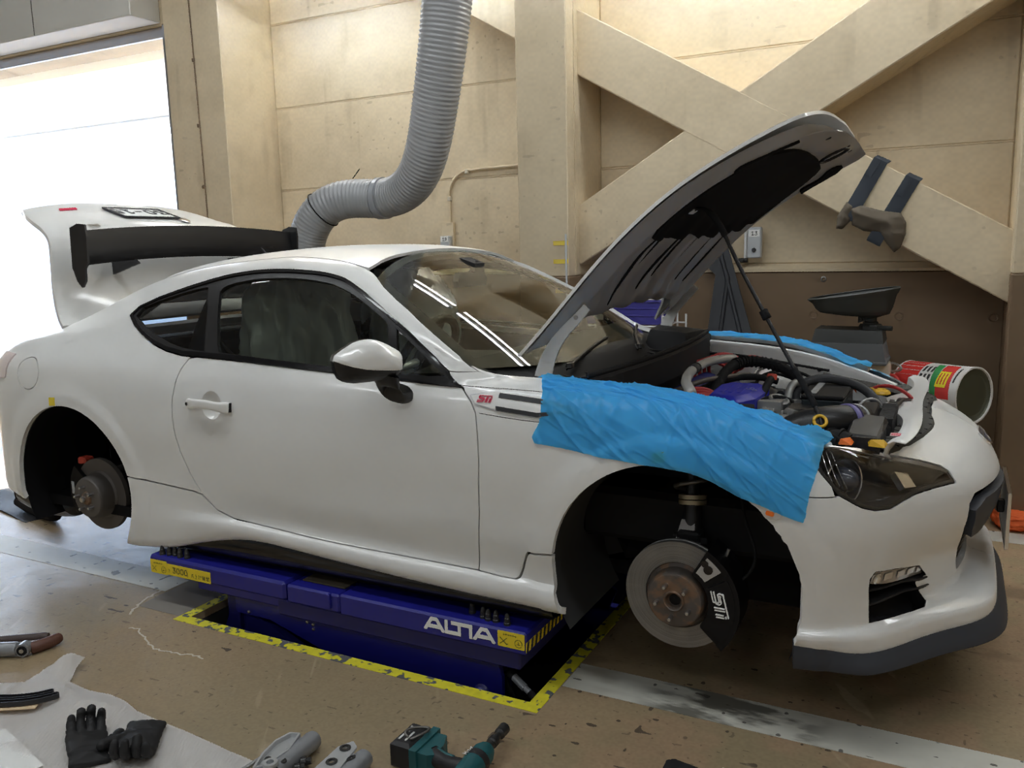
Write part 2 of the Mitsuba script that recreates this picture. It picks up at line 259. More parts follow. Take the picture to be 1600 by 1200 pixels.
# outlines on the body in (t, w), metres
O = {
 'doorfront': np.array([(1.903,0.755),(1.937,0.709),(1.957,0.665),(1.965,0.587),(1.969,0.504),(1.963,0.351),(1.953,0.253),(1.944,0.165)]),
 'doorbot': np.array([(0.719,0.794),(0.69,0.772),(0.666,0.732),(0.646,0.674),(0.629,0.605),(0.625,0.541),(0.633,0.482),(0.653,0.408),(0.691,0.327),(0.744,0.248),(0.81,0.196),(0.902,0.167),(1.062,0.157),(1.246,0.149),(1.361,0.148),(1.829,0.158),(1.94,0.16)]),
 'fendbot': np.array([(1.948,0.159),(2.022,0.153),(2.079,0.154),(2.09,0.165),(2.105,0.205),(2.12,0.248),(2.127,0.259),(2.205,0.27)]),
 'dlotop': np.array([(0.235,0.979),(0.264,1.04),(0.368,1.064),(0.482,1.068),(0.629,1.069),(0.767,1.073),(0.9,1.074),(1.03,1.072),(1.155,1.073),(1.275,1.081),(1.336,1.084),(1.406,1.077),(1.479,1.073),(1.549,1.078),(1.671,1.095),(1.782,1.094),(1.837,1.076),(1.871,0.916)]),
 'dlobot': np.array([(0.26,0.95),(0.31,0.899),(0.367,0.86),(0.422,0.83),(0.471,0.81),(0.555,0.79),(0.645,0.78),(0.728,0.78),(0.899,0.78),(1.087,0.778),(1.377,0.779),(1.539,0.781),(1.693,0.789),(1.792,0.789),(1.885,0.77)]),
 'doorglass': np.array([(0.754,1.002),(0.766,1.018),(0.796,1.025),(0.834,1.029),(0.907,1.034),(0.987,1.035),(1.112,1.036),(1.235,1.038),(1.295,1.042),(1.391,1.038),(1.495,1.034),(1.568,1.036),(1.583,1.027),(1.598,0.951),(1.602,0.823),(1.48,0.806),(1.371,0.798),(1.259,0.795),(1.082,0.794),(0.957,0.797),(0.834,0.8),(0.819,0.821),(0.787,0.902)]),
 'quarterglass': np.array([(0.278,0.969),(0.289,1.025),(0.383,1.039),(0.498,1.042),(0.611,1.04),(0.671,1.036),(0.714,0.95),(0.734,0.882),(0.759,0.8),(0.691,0.803),(0.641,0.807),(0.571,0.82),(0.493,0.843),(0.424,0.871),(0.357,0.907)]),
 'sailglass': np.array([(1.622,1.049),(1.68,1.05),(1.735,1.046),(1.787,1.032),(1.829,0.973),(1.765,0.874),(1.69,0.834),(1.644,0.823),(1.636,0.934)]),
 'wsnear': np.array([(1.405,1.186),(1.489,1.164),(1.563,1.173),(1.628,1.19),(1.693,1.191),(1.753,1.193),(1.807,1.195),(1.859,1.195),(1.924,1.159)]),
 'pillarseam': np.array([(1.837,1.076),(1.858,1.089),(1.884,1.109),(1.913,1.134),(1.931,1.152)]),
 'seam': np.array([(2.745,0.535),(2.839,0.564),(2.933,0.592),(2.983,0.606),(3.01,0.614)]),
 'hl': np.array([(3.019,0.624),(3.044,0.611),(3.083,0.588),(3.121,0.578),(3.171,0.581),(3.218,0.604),(3.275,0.623),(3.358,0.635),(3.44,0.643),(3.467,0.643),(3.464,0.686),(3.443,0.703),(3.376,0.722),(3.263,0.746),(3.257,0.75),(3.131,0.776),(3.011,0.799),(2.977,0.766),(2.955,0.714),(2.975,0.678),(3.001,0.647)]),
 'seal': np.array([(3.268,0.754),(3.328,0.763),(3.399,0.791),(3.476,0.857),(3.568,0.915),(3.733,1.001)]),
 'grille': np.array([(3.608,0.54),(3.524,0.532),(3.509,0.434),(3.944,0.161),(3.777,0.15),(3.706,0.143)]),
 'plate': np.array([(3.6,0.518),(3.531,0.51),(3.542,0.425),(3.972,0.158)]),
 'fog': np.array([(3.133,0.176),(3.128,0.26),(3.122,0.309),(3.122,0.339),(3.136,0.359),(3.215,0.354),(3.333,0.331),(3.394,0.271),(3.354,0.269),(3.332,0.267),(3.375,0.205),(3.396,0.161),(3.368,0.151),(3.312,0.152),(3.242,0.159)]),
 'foglamp': np.array([(3.134,0.319),(3.134,0.344),(3.146,0.354),(3.217,0.35),(3.332,0.326),(3.385,0.277),(3.282,0.29),(3.182,0.308)]),
 'film': np.array([(2.124,1.199),(2.166,0.802),(2.18,0.705),(2.177,0.66),(2.155,0.61),(2.164,0.592),(2.256,0.587),(2.36,0.571),(2.457,0.564),(2.513,0.558),(2.639,0.556),(2.691,0.547),(2.758,0.525),(2.824,0.518),(2.926,0.499),(2.931,0.538),(2.94,0.61),(2.972,0.731),(3.001,0.794),(2.962,0.882),(2.881,0.955),(2.806,0.976),(2.731,1.023),(2.657,1.042),(2.566,1.022),(2.416,0.992),(2.252,1.034)]),
 'marker': np.array([(2.752,0.536),(2.814,0.545),(2.874,0.504),(2.863,0.487),(2.825,0.475),(2.795,0.493)]),
 'emblem': np.array([(3.882,0.774),(3.936,0.767),(3.964,0.722),(3.878,0.696),(3.842,0.734)]),
 'vent1': np.array([(1.917,0.756),(2.026,0.761),(2.179,0.744),(2.266,0.731),(2.313,0.727),(2.252,0.69),(2.189,0.678),(2.039,0.69),(1.949,0.708)]),
 'vent2': np.array([(1.864,0.94),(2.021,0.796),(2.174,0.762),(2.259,0.761),(2.312,0.751),(2.348,0.733),(2.34,0.711),(2.293,0.683),(2.233,0.668),(2.181,0.663),(2.084,0.665),(1.961,0.671)]),
 'handle': np.array([(0.713,0.603),(0.734,0.623),(0.831,0.629),(0.926,0.614),(0.935,0.59),(0.909,0.579),(0.797,0.586),(0.725,0.582)]),
 'cup': np.array([(0.792,0.629),(0.831,0.653),(0.869,0.634),(0.878,0.587),(0.831,0.548),(0.783,0.571)]),
 'fuel': np.array([(-0.311,0.66),(-0.283,0.706),(-0.243,0.725),(-0.192,0.712),(-0.164,0.671),(-0.18,0.632),(-0.242,0.606),(-0.292,0.617)]),
 'tail': np.array([(-0.404,0.65),(-0.417,0.683),(-0.453,0.736),(-0.374,0.743),(-0.354,0.704),(-0.392,0.645)]),
 'tape': np.array([(-0.084,0.577),(-0.045,0.579),(-0.045,0.542),(-0.084,0.539)]),
 'tape2': np.array([(2.531,0.603),(2.565,0.613),(2.566,0.578),(2.531,0.569)]),
 'crease': np.array([(0.682,0.726),(1.046,0.703),(1.395,0.686)]),
}
# ---------------------------------------------------------------- materials
mat('paint_white', rgb(.76, .76, .745), .14, spec=.55, clearcoat=1.0, clearcoat_gloss=.98)
mat('paint_under', rgb(.42, .42, .42), .35, spec=.4)
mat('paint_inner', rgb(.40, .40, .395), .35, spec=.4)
mat('gloss_black', rgb(.006, .006, .007), .12, spec=.5)
mat('satin_black', rgb(.012, .012, .013), .38, spec=.4)
mat('matte_black', rgb(.008, .008, .009), .6, spec=.2)
mat('dark_grey', rgb(.03, .031, .034), .55, spec=.35)
mat('lip_black', rgb(.030, .034, .043), .5, spec=.4)
mat('rubber', rgb(.011, .011, .012), .8, spec=.2)
mat('cloth_dark', rgb(.012, .012, .013), .9, spec=.1)
mat('chrome', rgb(.85, .86, .88), .12, metal=1.0)
mat('alloy', rgb(.55, .55, .55), .34, metal=1.0)
mat('cast_alloy', rgb(.42, .42, .41), .5, metal=.8)
mat('steel_dark', rgb(.20, .19, .18), .45, metal=.9)
mat('silver', rgb(.52, .53, .54), .35, metal=.5)
mat('bolt_black', rgb(.03, .03, .03), .3, metal=.3)
mat('red_rubber', rgb(.40, .03, .03), .5)
mat('blue_plastic', rgb(.020, .024, .34), .4, clearcoat=.3)
mat('yellow_plastic', rgb(.62, .36, .02), .4)
mat('orange_plastic', rgb(.75, .16, .02), .4)
mat('orange_cloth', rgb(.75, .13, .03), .8)
mat('white_plastic', rgb(.75, .75, .74), .4)
mat('grey_plastic', rgb(.46, .48, .50), .45)
mat('yellow_tape', rgb(.72, .58, .05), .6)
mat('red_print', rgb(.55, .03, .08), .5)
mat('ink_black', rgb(.02, .02, .02), .6)
mat('ink_white', rgb(.82, .82, .80), .5)
mat('lamp_body', rgb(.10, .10, .10), .6)
mat('lamp_white', rgb(.8, .8, .8), .5)
scene['glass_clear'] = {'type': 'thindielectric', 'int_ior': 1.5}
scene['glass_tint'] = {'type': 'thindielectric', 'int_ior': 1.5, 'specular_transmittance': rgb(.30, .31, .30), 'specular_reflectance': rgb(1, 1, 1)}
scene['glass_screen'] = {'type': 'thindielectric', 'int_ior': 1.5, 'specular_transmittance': rgb(.80, .84, .72)}
scene['lens_clear'] = {'type': 'thindielectric', 'int_ior': 1.5}
mat('rear_glass', rgb(.01, .012, .012), .03, spec=.6)
mat('plastic_film', rgb(.75, .78, .82), .25, spec=.6)
scene['glass_side'] = {'type': 'thindielectric', 'int_ior': 1.5, 'specular_transmittance': rgb(.52, .55, .48)}
mat('hl_black', rgb(.010, .010, .012), .35)
mat('lens_dark', rgb(.03, .035, .05), .05, clearcoat=1.0)
mat('chrome_soft', rgb(.75, .75, .77), .28, metal=1.0)
mat('fog_lens', rgb(.38, .37, .36), .15, metal=.6, clearcoat=1.0)
mat('marker_lens', rgb(.58, .56, .53), .12, clearcoat=1.0)
mat('badge_blue', rgb(.02, .03, .07), .15, clearcoat=1.0)
mat('tail_lens', rgb(.66, .58, .57), .12, clearcoat=1.0)
def _discc(p, n, uv):
    r = dr.sqrt(dr.square(p.x - 2.57) + dr.square(p.z - .372)); a = dr.atan2(p.z - .372, p.x - 2.57)
    g = nz_(r * 900, 1.0, 2.0)
    return mikit.mix((.30, .295, .285), (.22, .215, .205), g) * (.9 + .2 * nz_(a * 4, r * 30, 1.0))
nz_ = mikit.noise
scene['brake_disc_face'] = {'type': 'twosided', 'bsdf': {'type': 'principled', 'base_color': mikit.proc(_discc), 'roughness': .5, 'metallic': .75}}
def _rustc(p, n, uv):
    f = mikit.fbm(p.x * 40, p.y * 40, p.z * 40, 4)
    return mikit.mix((.10, .085, .075), (.19, .115, .07), mikit.smoothstep(.4, .7, f))
scene['rusty_hub'] = {'type': 'twosided', 'bsdf': {'type': 'principled', 'base_color': mikit.proc(_rustc), 'roughness': .6, 'metallic': .4}}
mat('disc_rear', rgb(.10, .09, .082), .55, metal=.3)
mat('liner_felt', rgb(.034, .035, .036), .9, spec=.15)
mat('liner_black', rgb(.007, .007, .008), .8, spec=.12)
mat('gold_collar', rgb(.45, .38, .25), .4, metal=.7)
mat('blue_engine', rgb(.012, .014, .12), .5)
mat('seat_fabric', rgb(.025, .025, .027), .85, spec=.2)
mat('headliner', rgb(.22, .215, .20), .9)
mat('dash_black', rgb(.009, .009, .010), .6, spec=.3)
mat('gloss_caliper', rgb(.006, .006, .007), .45, spec=.2)
mat('red_clamp', rgb(.55, .07, .04), .5)
mat('alloy_matte', rgb(.52, .52, .51), .5, metal=.6)
mat('blue_mark', rgb(.16, .17, .42), .5)
mat('pipe_brown', rgb(.09, .075, .06), .5)
mat('rubber_grey', rgb(.045, .046, .05), .6, spec=.3)
mat('green_wire', rgb(.05, .25, .15), .5)
mat('battery_dark', rgb(.012, .018, .020), .4)
mat('purple_ring', rgb(.16, .14, .32), .4)
mat('red_label', rgb(.60, .42, .42), .5)
mat('seal_rubber', rgb(.055, .055, .050), .75, spec=.3)
scene['film_blue'] = {'type': 'principledthin', 'base_color': rgb(.13, .60, 1.0), 'roughness': .2, 'spec_trans': .22, 'diff_trans': 1.0, 'eta': 1.45}
scene['clear_sheet'] = {'type': 'principledthin', 'base_color': rgb(.80, .83, .86), 'roughness': .18, 'spec_trans': .30, 'diff_trans': .8, 'eta': 1.5}
scene['bubble_sheet'] = {'type': 'principledthin', 'base_color': rgb(.95, .93, .92), 'roughness': .16, 'spec_trans': .12, 'diff_trans': .8, 'eta': 1.5}
mat('lift_blue', rgb(.010, .011, .185), .3, spec=.5, clearcoat=.6)
mat('lift_blue_dark', rgb(.007, .007, .10), .45)
mat('label_yellow', rgb(.78, .60, .03), .45)
mat('drain_black', rgb(.022, .024, .022), .5)
mat('drain_grey', rgb(.10, .105, .11), .6)
mat('drum_cream', rgb(.50, .45, .36), .6)
mat('can_white', rgb(.66, .64, .62), .35)
mat('can_red', rgb(.55, .035, .03), .4)
mat('can_green', rgb(.03, .22, .06), .4)
mat('can_yellow', rgb(.80, .65, .02), .4)
mat('can_lid', rgb(.085, .09, .06), .35, metal=.5)
mat('crate_blue', rgb(.035, .03, .22), .5)
mat('wire_white', rgb(.70, .70, .70), .5)
mat('slate_board', rgb(.018, .020, .025), .6)
mat('strap_navy', rgb(.018, .024, .034), .75)
mat('pad_brown', rgb(.085, .068, .048), .85)
mat('teal_plastic', rgb(.012, .085, .095), .45)
mat('tool_black', rgb(.014, .014, .016), .5)
mat('damper_grey', rgb(.30, .31, .33), .35, metal=.4)
mat('brown_boot', rgb(.11, .045, .03), .55)
mat('paper_white', rgb(.80, .80, .78), .7)
mat('paper_cream', rgb(.72, .55, .34), .7)
mat('glove_black', rgb(.012, .012, .013), .65, spec=.4)
mat('hose_grey', rgb(.29, .295, .30), .42, spec=.4, metal=.25)
mat('tape_clear_yellow', rgb(.72, .55, .08), .5)
mat('stand_steel', rgb(.16, .15, .14), .5, metal=.5)
# ---------------------------------------------------------------- the workshop
nz, fb, sst = mikit.noise, mikit.fbm, mikit.smoothstep
def _wallc(p, n, uv):
    f = fb(p.x * 3.1, p.y * 3.1, p.z * 3.1, 4); g = nz(p.x * 60, p.y * 60, p.z * 60)
    drip = fb(p.x * 14 + p.y * 9, p.z * 1.2, 3.0, 3)
    c = mikit.mix((.61, .51, .36), (.55, .455, .315), sst(.35, .75, f))
    c = mikit.mix(c, (.40, .325, .22), .45 * sst(.56, .80, drip) * sst(.4, .7, f))
    spot = sst(.86, .90, nz(p.x * 31, p.y * 31, p.z * 31)) * sst(.45, .7, nz(p.x * 2.2, p.y * 2.2, p.z * 2.2 + 5))
    c = mikit.mix(c, (.25, .19, .13), .35 * spot)
    return c * (.96 + .08 * g)
def _brownc(p, n, uv):
    f = fb(p.x * 2.3, p.y * 2.3, p.z * 2.3, 4); s = sst(.62, .8, fb(p.x * 6, p.y * 6, p.z * 3 + 9, 3))
    c = mikit.mix((.185, .125, .075), (.14, .096, .06), f)
    return mikit.mix(c, (.10, .07, .05), .5 * s)
def _floorc(p, n, uv):
    f = fb(p.x * 1.4, p.y * 1.4, 2.0, 4); g = fb(p.x * 9, p.y * 9, 5.0, 3); h = nz(p.x * 140, p.y * 140, 1.0)
    c = mikit.mix((.315, .232, .140), (.270, .212, .128), sst(.3, .7, f))
    pink = sst(1.9, 2.6, p.x + 1.2 * (f - .5)) * sst(.35, .7, g) * .55
    c = mikit.mix(c, (.34, .22, .14), pink)
    # dirty scuffs, dark specks and fine scratches
    c = mikit.mix(c, (.12, .085, .055), .55 * sst(.60, .78, fb(p.x * 3.2 + 4, p.y * 5, 8.0, 4)) * sst(-1.2, -.2, p.y))
    c = mikit.mix(c, (.06, .045, .035), .85 * sst(.89, .92, nz(p.x * 30, p.y * 38, 3.0)) * sst(.55, .75, nz(p.x * 3, p.y * 3, 7.0)))
    c = mikit.mix(c, (.10, .07, .05), .5 * sst(.91, .94, nz(p.x * 60, p.y * 80, 4.0)))
    c = mikit.mix(c, (.47, .38, .27), .35 * sst(.72, .8, fb(p.x * 20 + p.y * 13, p.y * 4, 1.0, 3)) * sst(.5, .65, f))
    return c * (.94 + .12 * h)
def _stripec(p, n, uv):
    f = fb(p.x * 7, p.y * 16, 2.0, 4); d = fb(p.x * 2.2, p.y * 5, 6.0, 4)
    c = mikit.mix((.60, .585, .52), (.50, .49, .43), f)
    near = sst(.10, .55, 1 - dr.abs(p.x - 2.72) / .35) * sst(.35, .62, fb(p.x * 9, p.y * 26, 1.0, 4))
    c = mikit.mix(c, (.07, .065, .05), .85 * near)
    c = mikit.mix(c, (.20, .17, .12), .75 * sst(.52, .72, d) * sst(1.7, 2.3, p.x))
    return mikit.mix(c, (.05, .045, .04), .8 * sst(.90, .93, nz(p.x * 30, p.y * 40, 9.0)))
def _yellowc(p, n, uv):
    f = fb(p.x * 50, p.y * 50, 2.0, 4); wear = sst(.60, .66, f + .26 * (fb(p.x * 3.0, p.y * 3, 4.0, 2) - .5))
    c = mikit.mix((.72, .64, .03), (.60, .54, .04), fb(p.x * 60, p.y * 60, 1.0, 2))
    return mikit.mix(c, (.10, .10, .11), wear)
def _brush(p, n, uv): return fb(p.x * 40, p.y * 40, p.z * 40, 3)
def surf(key, fn, rough, spec=.35, bump=None, bscale=.003, **kw):
    b = {'type': 'principled', 'base_color': mikit.proc(fn), 'roughness': rough, 'specular': spec, **kw}
    if bump: b = {'type': 'bumpmap', 'bump': mikit.proc(bump, eps=2e-3), 'scale': bscale, 'bsdf': b}
    scene[key] = {'type': 'twosided', 'bsdf': b}
surf('wall_paint', _wallc, .72, .25, lambda p, n, uv: nz(p.x * 110, p.y * 110, p.z * 110), .0016)
surf('wall_brown', _brownc, .6, .3)
surf('floor_paint', _floorc, .34, .45, lambda p, n, uv: fb(p.x * 9, p.y * 9, 1.0, 3), .0022)
surf('stripe_paint', _stripec, .45, .4)
surf('yellow_paint', _yellowc, .5, .4)
mat('ceiling_grey', rgb(.20, .20, .195), .9)
mat('plaster_grey', rgb(.42, .43, .44), .8)
mat('concrete_out', rgb(.70, .68, .65), .9)
mat('facade_white', rgb(.85, .84, .82), .8)
mat('steel_guide', rgb(.50, .52, .58), .25, metal=.9)
mat('fascia', rgb(.62, .61, .57), .6)
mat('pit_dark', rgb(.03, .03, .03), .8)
mat('sheet_roof', rgb(.72, .71, .68), .6)

PITX0, PITX1, PITY0, PITY1 = .69, 2.152, -.915, .93
# floor, cut open over the lift's pit
fp = sbox(-9, -9, 11, 2.6).difference(sbox(PITX0, PITY0, PITX1, PITY1))
add('floor', prism(fp, .03, -.03), 'floor_paint', kind='structure', label='tan painted concrete workshop floor with scuffs')
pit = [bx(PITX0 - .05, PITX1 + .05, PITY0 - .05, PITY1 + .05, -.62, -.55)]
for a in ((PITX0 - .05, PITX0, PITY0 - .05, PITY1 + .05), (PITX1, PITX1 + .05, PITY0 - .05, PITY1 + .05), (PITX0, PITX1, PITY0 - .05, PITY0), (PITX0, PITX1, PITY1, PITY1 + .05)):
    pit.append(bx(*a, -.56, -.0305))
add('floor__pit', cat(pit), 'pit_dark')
# painted marks: thin coats with an edge of their own
yel = sbox(PITX0 - .046, PITY0 - .046, PITX1 + .046, PITY1 + .046).difference(sbox(PITX0, PITY0, PITX1, PITY1))
add('floor__yellow_border', prism(yel, .0016), 'yellow_paint', label='worn yellow paint round the lift pit')
for sx0, sx1 in ((-8.5, PITX0 - .30), (PITX1 + .05, 10.5)):
    add('floor__white_stripe', prism(sbox(sx0, -.783, sx1, -.622), .0012), 'stripe_paint')
add('floor__white_stripe', prism(sbox(-8.5, 1.23, 10.5, 1.38), .0012), 'stripe_paint')
# the dark patch of bare concrete behind the pit and the pale cracked scratches
mat('bare_concrete', rgb(.21, .19, .165), .75)
add('floor__patch', prism(Polygon([(PITX0 - .05, -.93), (PITX0 - .05, -.30), (PITX0 - .32, -.30), (PITX0 - .28, -.93)]), .0008), 'bare_concrete')
mat('scratch_pale', rgb(.55, .50, .42), .8)
def scratch(P, w, seed):
    r = np.random.default_rng(seed); P = spline(P, 36); P = P + r.normal(0, .004, P.shape)
    return prism(LineString(P).buffer(w), .0011)
add('floor__scratch', scratch([(.545, -1.075), (.66, -1.11), (.80, -1.16), (.905, -1.145), (1.0, -1.14)], .003, 3), 'scratch_pale')
add('floor__scratch', scratch([(.33, -.62), (.37, -.78), (.40, -.92), (.45, -1.0)], .0045, 5), 'scratch_pale')

# back wall: stacked panels above a brown dado, between steel columns
YW = 2.0
COLS = [(-1.92, -1.375), (.925, 1.245), (3.475, 3.80), (6.05, 6.37)]
add('wall_back', bx(-1.65, 9.5, YW + .02, YW + .2, 0, 5.2), 'wall_paint', kind='structure', label='beige panelled back wall of the workshop')
rows = [1.25, 1.85, 2.45, 3.05, 3.65, 4.25, 5.1]
for (xa, xb) in ((-1.375, .925), (1.245, 3.475), (3.80, 6.05)):
    for za, zb in zip(rows[:-1], rows[1:]):
        add('wall_back__panel', bx(xa + .001, xb - .001, YW, YW + .05, za + .001, zb - .001, .008), 'wall_paint')
        if za > 1.3: add('wall_back__joint_bead', bx(xa, xb, YW + .001, YW + .02, za - .0035, za + .0035, .001), 'wall_paint')
    add('wall_back__dado', bx(xa, xb, YW - .045, YW + .03, 0, 1.205, .004), 'wall_brown', label='brown painted concrete dado')
    add('wall_back__ledge', hull([(x, y, z) for x in (xa, xb) for y, z in ((YW + .02, 1.205), (YW - .055, 1.207), (YW - .055, 1.222), (YW - .004, 1.252), (YW + .02, 1.252))]), 'wall_paint')
for x, z in ((2.545, .964), (2.986, .964), (3.43, .962), (1.6, .964), (2.1, .30), (2.99, .30)):
    add('wall_back__tie_plug', lathe([(0, -.004), (.012, -.004), (.016, .001), (.022, .003), (.024, -.003), (.024, -.012)], (x, YW - .045, z), (0, -1, 0), 20), 'wall_brown')
add('wall_back__anchor_hole', lathe([(.016, -.004), (.016, .004), (.009, .006), (.008, -.003), (0, -.003)], (2.592, YW - .045, 1.165), (0, -1, 0), 14), 'steel_dark')
YC = 1.49
for i, (xa, xb) in enumerate(COLS):
    k = add('wall_back__column', bx(xa, xb, YC, YW + .03, 1.205, 5.1, .006), 'wall_paint')
    add(k + '__brown_base', bx(xa - .001, xb + .001, YC - .002, YW + .03, 0, 1.205, .006), 'wall_brown')
    if i in (1, 2): add(k + '__seam', bx(xb - .0, xb + .006, YC + .10, YC + .112, 1.21, 5.1), 'wall_paint')
# steel cross braces, boxed in
YB = 1.65
def brace(P): return frame(prism(Polygon(P), YW - YB + .01), (0, YW + .01, 0), (1, 0, 0), (0, 0, 1))
def bevelled(P, d=.006):
    p = Polygon(P); a = prism(p, YW - YB + .01 - d); b = np.vstack([np.c_[np.array(p.exterior.coords)[:-1], np.full(len(p.exterior.coords) - 1, YW - YB + .01 - d)], np.c_[np.array(p.buffer(-d, join_style=2).exterior.coords)[:-1], np.full(len(p.buffer(-d, join_style=2).exterior.coords) - 1, YW - YB + .01)]])
    return frame(cat([a, hull(b)]), (0, YW + .01, 0), (1, 0, 0), (0, 0, 1))
add('wall_back__brace', bevelled([(1.24, 2.36), (1.24, 2.722), (3.49, 1.40), (3.49, 1.052)]), 'wall_paint')
YB -= -.0015
add('wall_back__brace', bevelled([(1.24, 1.265), (1.24, 1.615), (1.86, 1.982), (2.178, 2.171), (3.49, 2.946), (3.49, 2.545), (2.545, 2.021), (1.9, 1.652)]), 'wall_paint')
YB -= .0015
add('wall_back__brace', bevelled([(.93, 2.556), (.93, 2.92), (-1.38, 4.26), (-1.38, 3.90)]), 'wall_paint')
add('wall_back__brace', bevelled([(3.79, 1.06), (3.79, 1.41), (6.06, 2.74), (6.06, 2.38)]), 'wall_paint')
# the big doorway on the left: shutter box, guide, lintel
add('wall_left', bx(-9.2, -9.0, -9, 2.2, 0, 5.1), 'wall_paint', kind='structure', label='beige wall at the far left of the workshop')
add('wall_back__lintel', bx(-9.1, -1.9, 1.56, 2.1, 3.06, 5.1), 'wall_paint')
add('door_1', bx(-8.9, -2.02, 1.30, 1.56, 3.066, 3.80, .006), 'fascia', kind='structure', label='white roller shutter box over the open doorway')
add('door_1__box_seam', bx(-3.1, -3.095, 1.297, 1.31, 3.07, 3.8), 'steel_dark')
g = []
for (x0, x1, y0, y1) in ((-2.03, -2.02, 1.575, 1.68), (-2.03, -1.93, 1.575, 1.585), (-2.03, -1.93, 1.67, 1.68)): g.append(bx(x0, x1, y0, y1, 0, 3.06, .001))
add('door_1__guide_rail', cat(g), 'steel_guide', label='dull steel shutter guide')
add('door_1__bottom_bar', bx(-8.9, -2.05, 1.61, 1.645, 2.985, 3.06, .004), 'steel_guide')
add('ceiling', bx(-9.1, 9.6, -9.1, 2.2, 5.1, 5.25), 'ceiling_grey', kind='structure', label='grey workshop ceiling')
add('wall_right', bx(9.5, 9.7, -9.1, 2.2, 0, 5.1), 'wall_paint', kind='structure', label='beige wall at the far right of the workshop')
add('wall_front', bx(-9.1, 9.6, -9.2, -9.0, 0, 5.1), 'plaster_grey', kind='structure', label='grey front wall of the workshop')
# outside the doorway
add('ground_outside', bx(-40, 30, 2.2, 40, -.12, -.02), 'concrete_out', kind='structure', label='sunlit concrete yard beyond the doorway')
def corrugated(x0, x1, y0, y1, z0, z1, pitch=.13, amp=.022):
    xs = np.arange(x0, x1, pitch / 10); P = np.array([[(x, y, z + amp * math.sin(2 * math.pi * x / pitch)) for y, z in ((y0, z0), (y1, z1))] for x in xs]); return thick(grid(P), .002)
k = name('canopy'); 
add(k + '__roof_sheet', corrugated(-11, -2.4, 3.0, 6.2, 3.52, 3.40), 'sheet_roof')
add(k + '__purlin', bx(-11, -2.4, 3.3, 3.38, 3.36, 3.46, .004), 'sheet_roof'); add(k + '__purlin', bx(-11, -2.4, 5.9, 5.98, 3.27, 3.37, .004), 'sheet_roof')
for x in (-10.8, -6.9): add(k + '__post', bx(x, x + .1, 5.88, 5.98, -.02, 3.3, .004), 'sheet_roof')
add(k + '__gutter', bx(-11, -2.4, 6.2, 6.3, 3.30, 3.40, .01), 'sheet_roof')
tag(k, 'pale corrugated canopy roof seen through the bright doorway', 'canopy')
k = name('annex_building')
add(k + '__wall', bx(-22, -3.0, 11.0, 11.3, -.02, 4.0), 'facade_white'); add(k + '__roof_sheet', corrugated(-22, -3.0, 10.2, 12, 4.05, 4.5, .26, .035), 'sheet_roof')
tag(k, 'white outbuilding glaring in the sun beyond the canopy', 'building')
# ceiling lamps: pairs of fluorescent tubes under a white reflector
def lamp(x, y, z, lab, grp):
    k = name('fluorescent_lamp')
    add(k + '__batten', hull([(x + a, y + b, z + c) for a in (0, 1.24) for b, c in ((-.035, .11), (.035, .11), (-.028, .03), (.028, .03))]), 'lamp_body')
    for s in (-1, 1):
        add(k + '__tube', cyl((x + .03, y + s * .075, z), (x + 1.21, y + s * .075, z), .019, 10), 'lamp_white', emitter={'type': 'area', 'radiance': rgb(LAMP * .95, LAMP, LAMP * 1.02)})
    for a in (.15, 1.09): add(k + '__hanger', cyl((x + a, y, z + .12), (x + a, y, 5.1), .006, 6), 'steel_dark')
    tag(k, lab, 'ceiling lamp', grp)
rowname = {1.42: 'along the back wall', -1.9: 'over the near side of the car', -5.2: 'at the front of the shop'}
for y, z, xs in ((1.42, 3.13, (-1.24, .06, 1.36, 2.66, 3.96)), (-1.9, 4.3, (-2.84, -1.54, -.24, 1.06, 2.36, 3.66, 4.96)), (-5.2, 4.3, (-2.84, -.24, 2.36, 4.96))):
    for x in xs: lamp(x, y, z, 'twin tube fluorescent lamp hanging in the row ' + rowname[y], 'lamps ' + rowname[y])
# ---------------------------------------------------------------- the car
CAR = 'car'
tag(CAR, 'white sports coupe with raised bonnet and its wheels taken off', 'car')
def cpart(key, mesh, m, smooth=40, **kw): return add(f'{CAR}__{key}', mesh, m, smooth, **kw)
def both(key, m, mat_, smooth=40, label=None):
    """A near-side part and its mirror image on the far side."""
    a = cpart(key, m, mat_, smooth, label=label); b = cpart(key, flip_y(m), mat_, smooth, label=label); return a, b
W = WK
def pg(*rows):
    p = Polygon(np.vstack([np.asarray(r, float).reshape(-1, 2) for r in rows]))
    if not p.is_valid:
        p = p.buffer(0)
        if p.geom_type == 'MultiPolygon': p = max(p.geoms, key=lambda g: g.area)
    return p
GAP = .0022
def arch_poly(i, r=None):
    """The wheel opening in (t, w): where the surface lies within the circle."""
    ax, az, ar = ARCH[i]; r = r or ar
    a = np.linspace(-0.30 * np.pi, 1.30 * np.pi, 90) if r else None
    pts = []
    zc = GP[..., 2]; side = _w <= W[9]
    for th in np.radians(np.linspace(-35, 215, 100)):
        x, z = ax + r * math.cos(th), az + r * math.sin(th)
        ti = np.interp(x, _tt, np.arange(len(_tt))) if x <= 2.62 else None
        if ti is None:                                          # round the corner the plan curve turns inwards
            col = np.abs(GP[:, :, 2] - z) + np.abs(GP[:, :, 0] - x); col[:, ~side] = 9
            i_, j_ = np.unravel_index(np.argmin(col[_tt < 3.1]), col[_tt < 3.1].shape); pts.append((_tt[i_], _w[j_])); continue
        zs = map_coordinates(GP[..., 2], [np.full(side.sum(), ti), np.arange(side.sum())], order=1)
        pts.append((x, np.interp(z, zs, _w[side])))
    pts = np.array(pts)
    return pg(pts, [(pts[-1][0], -.2), (pts[0][0], -.2)])
A_R, A_F = arch_poly(0), arch_poly(1)
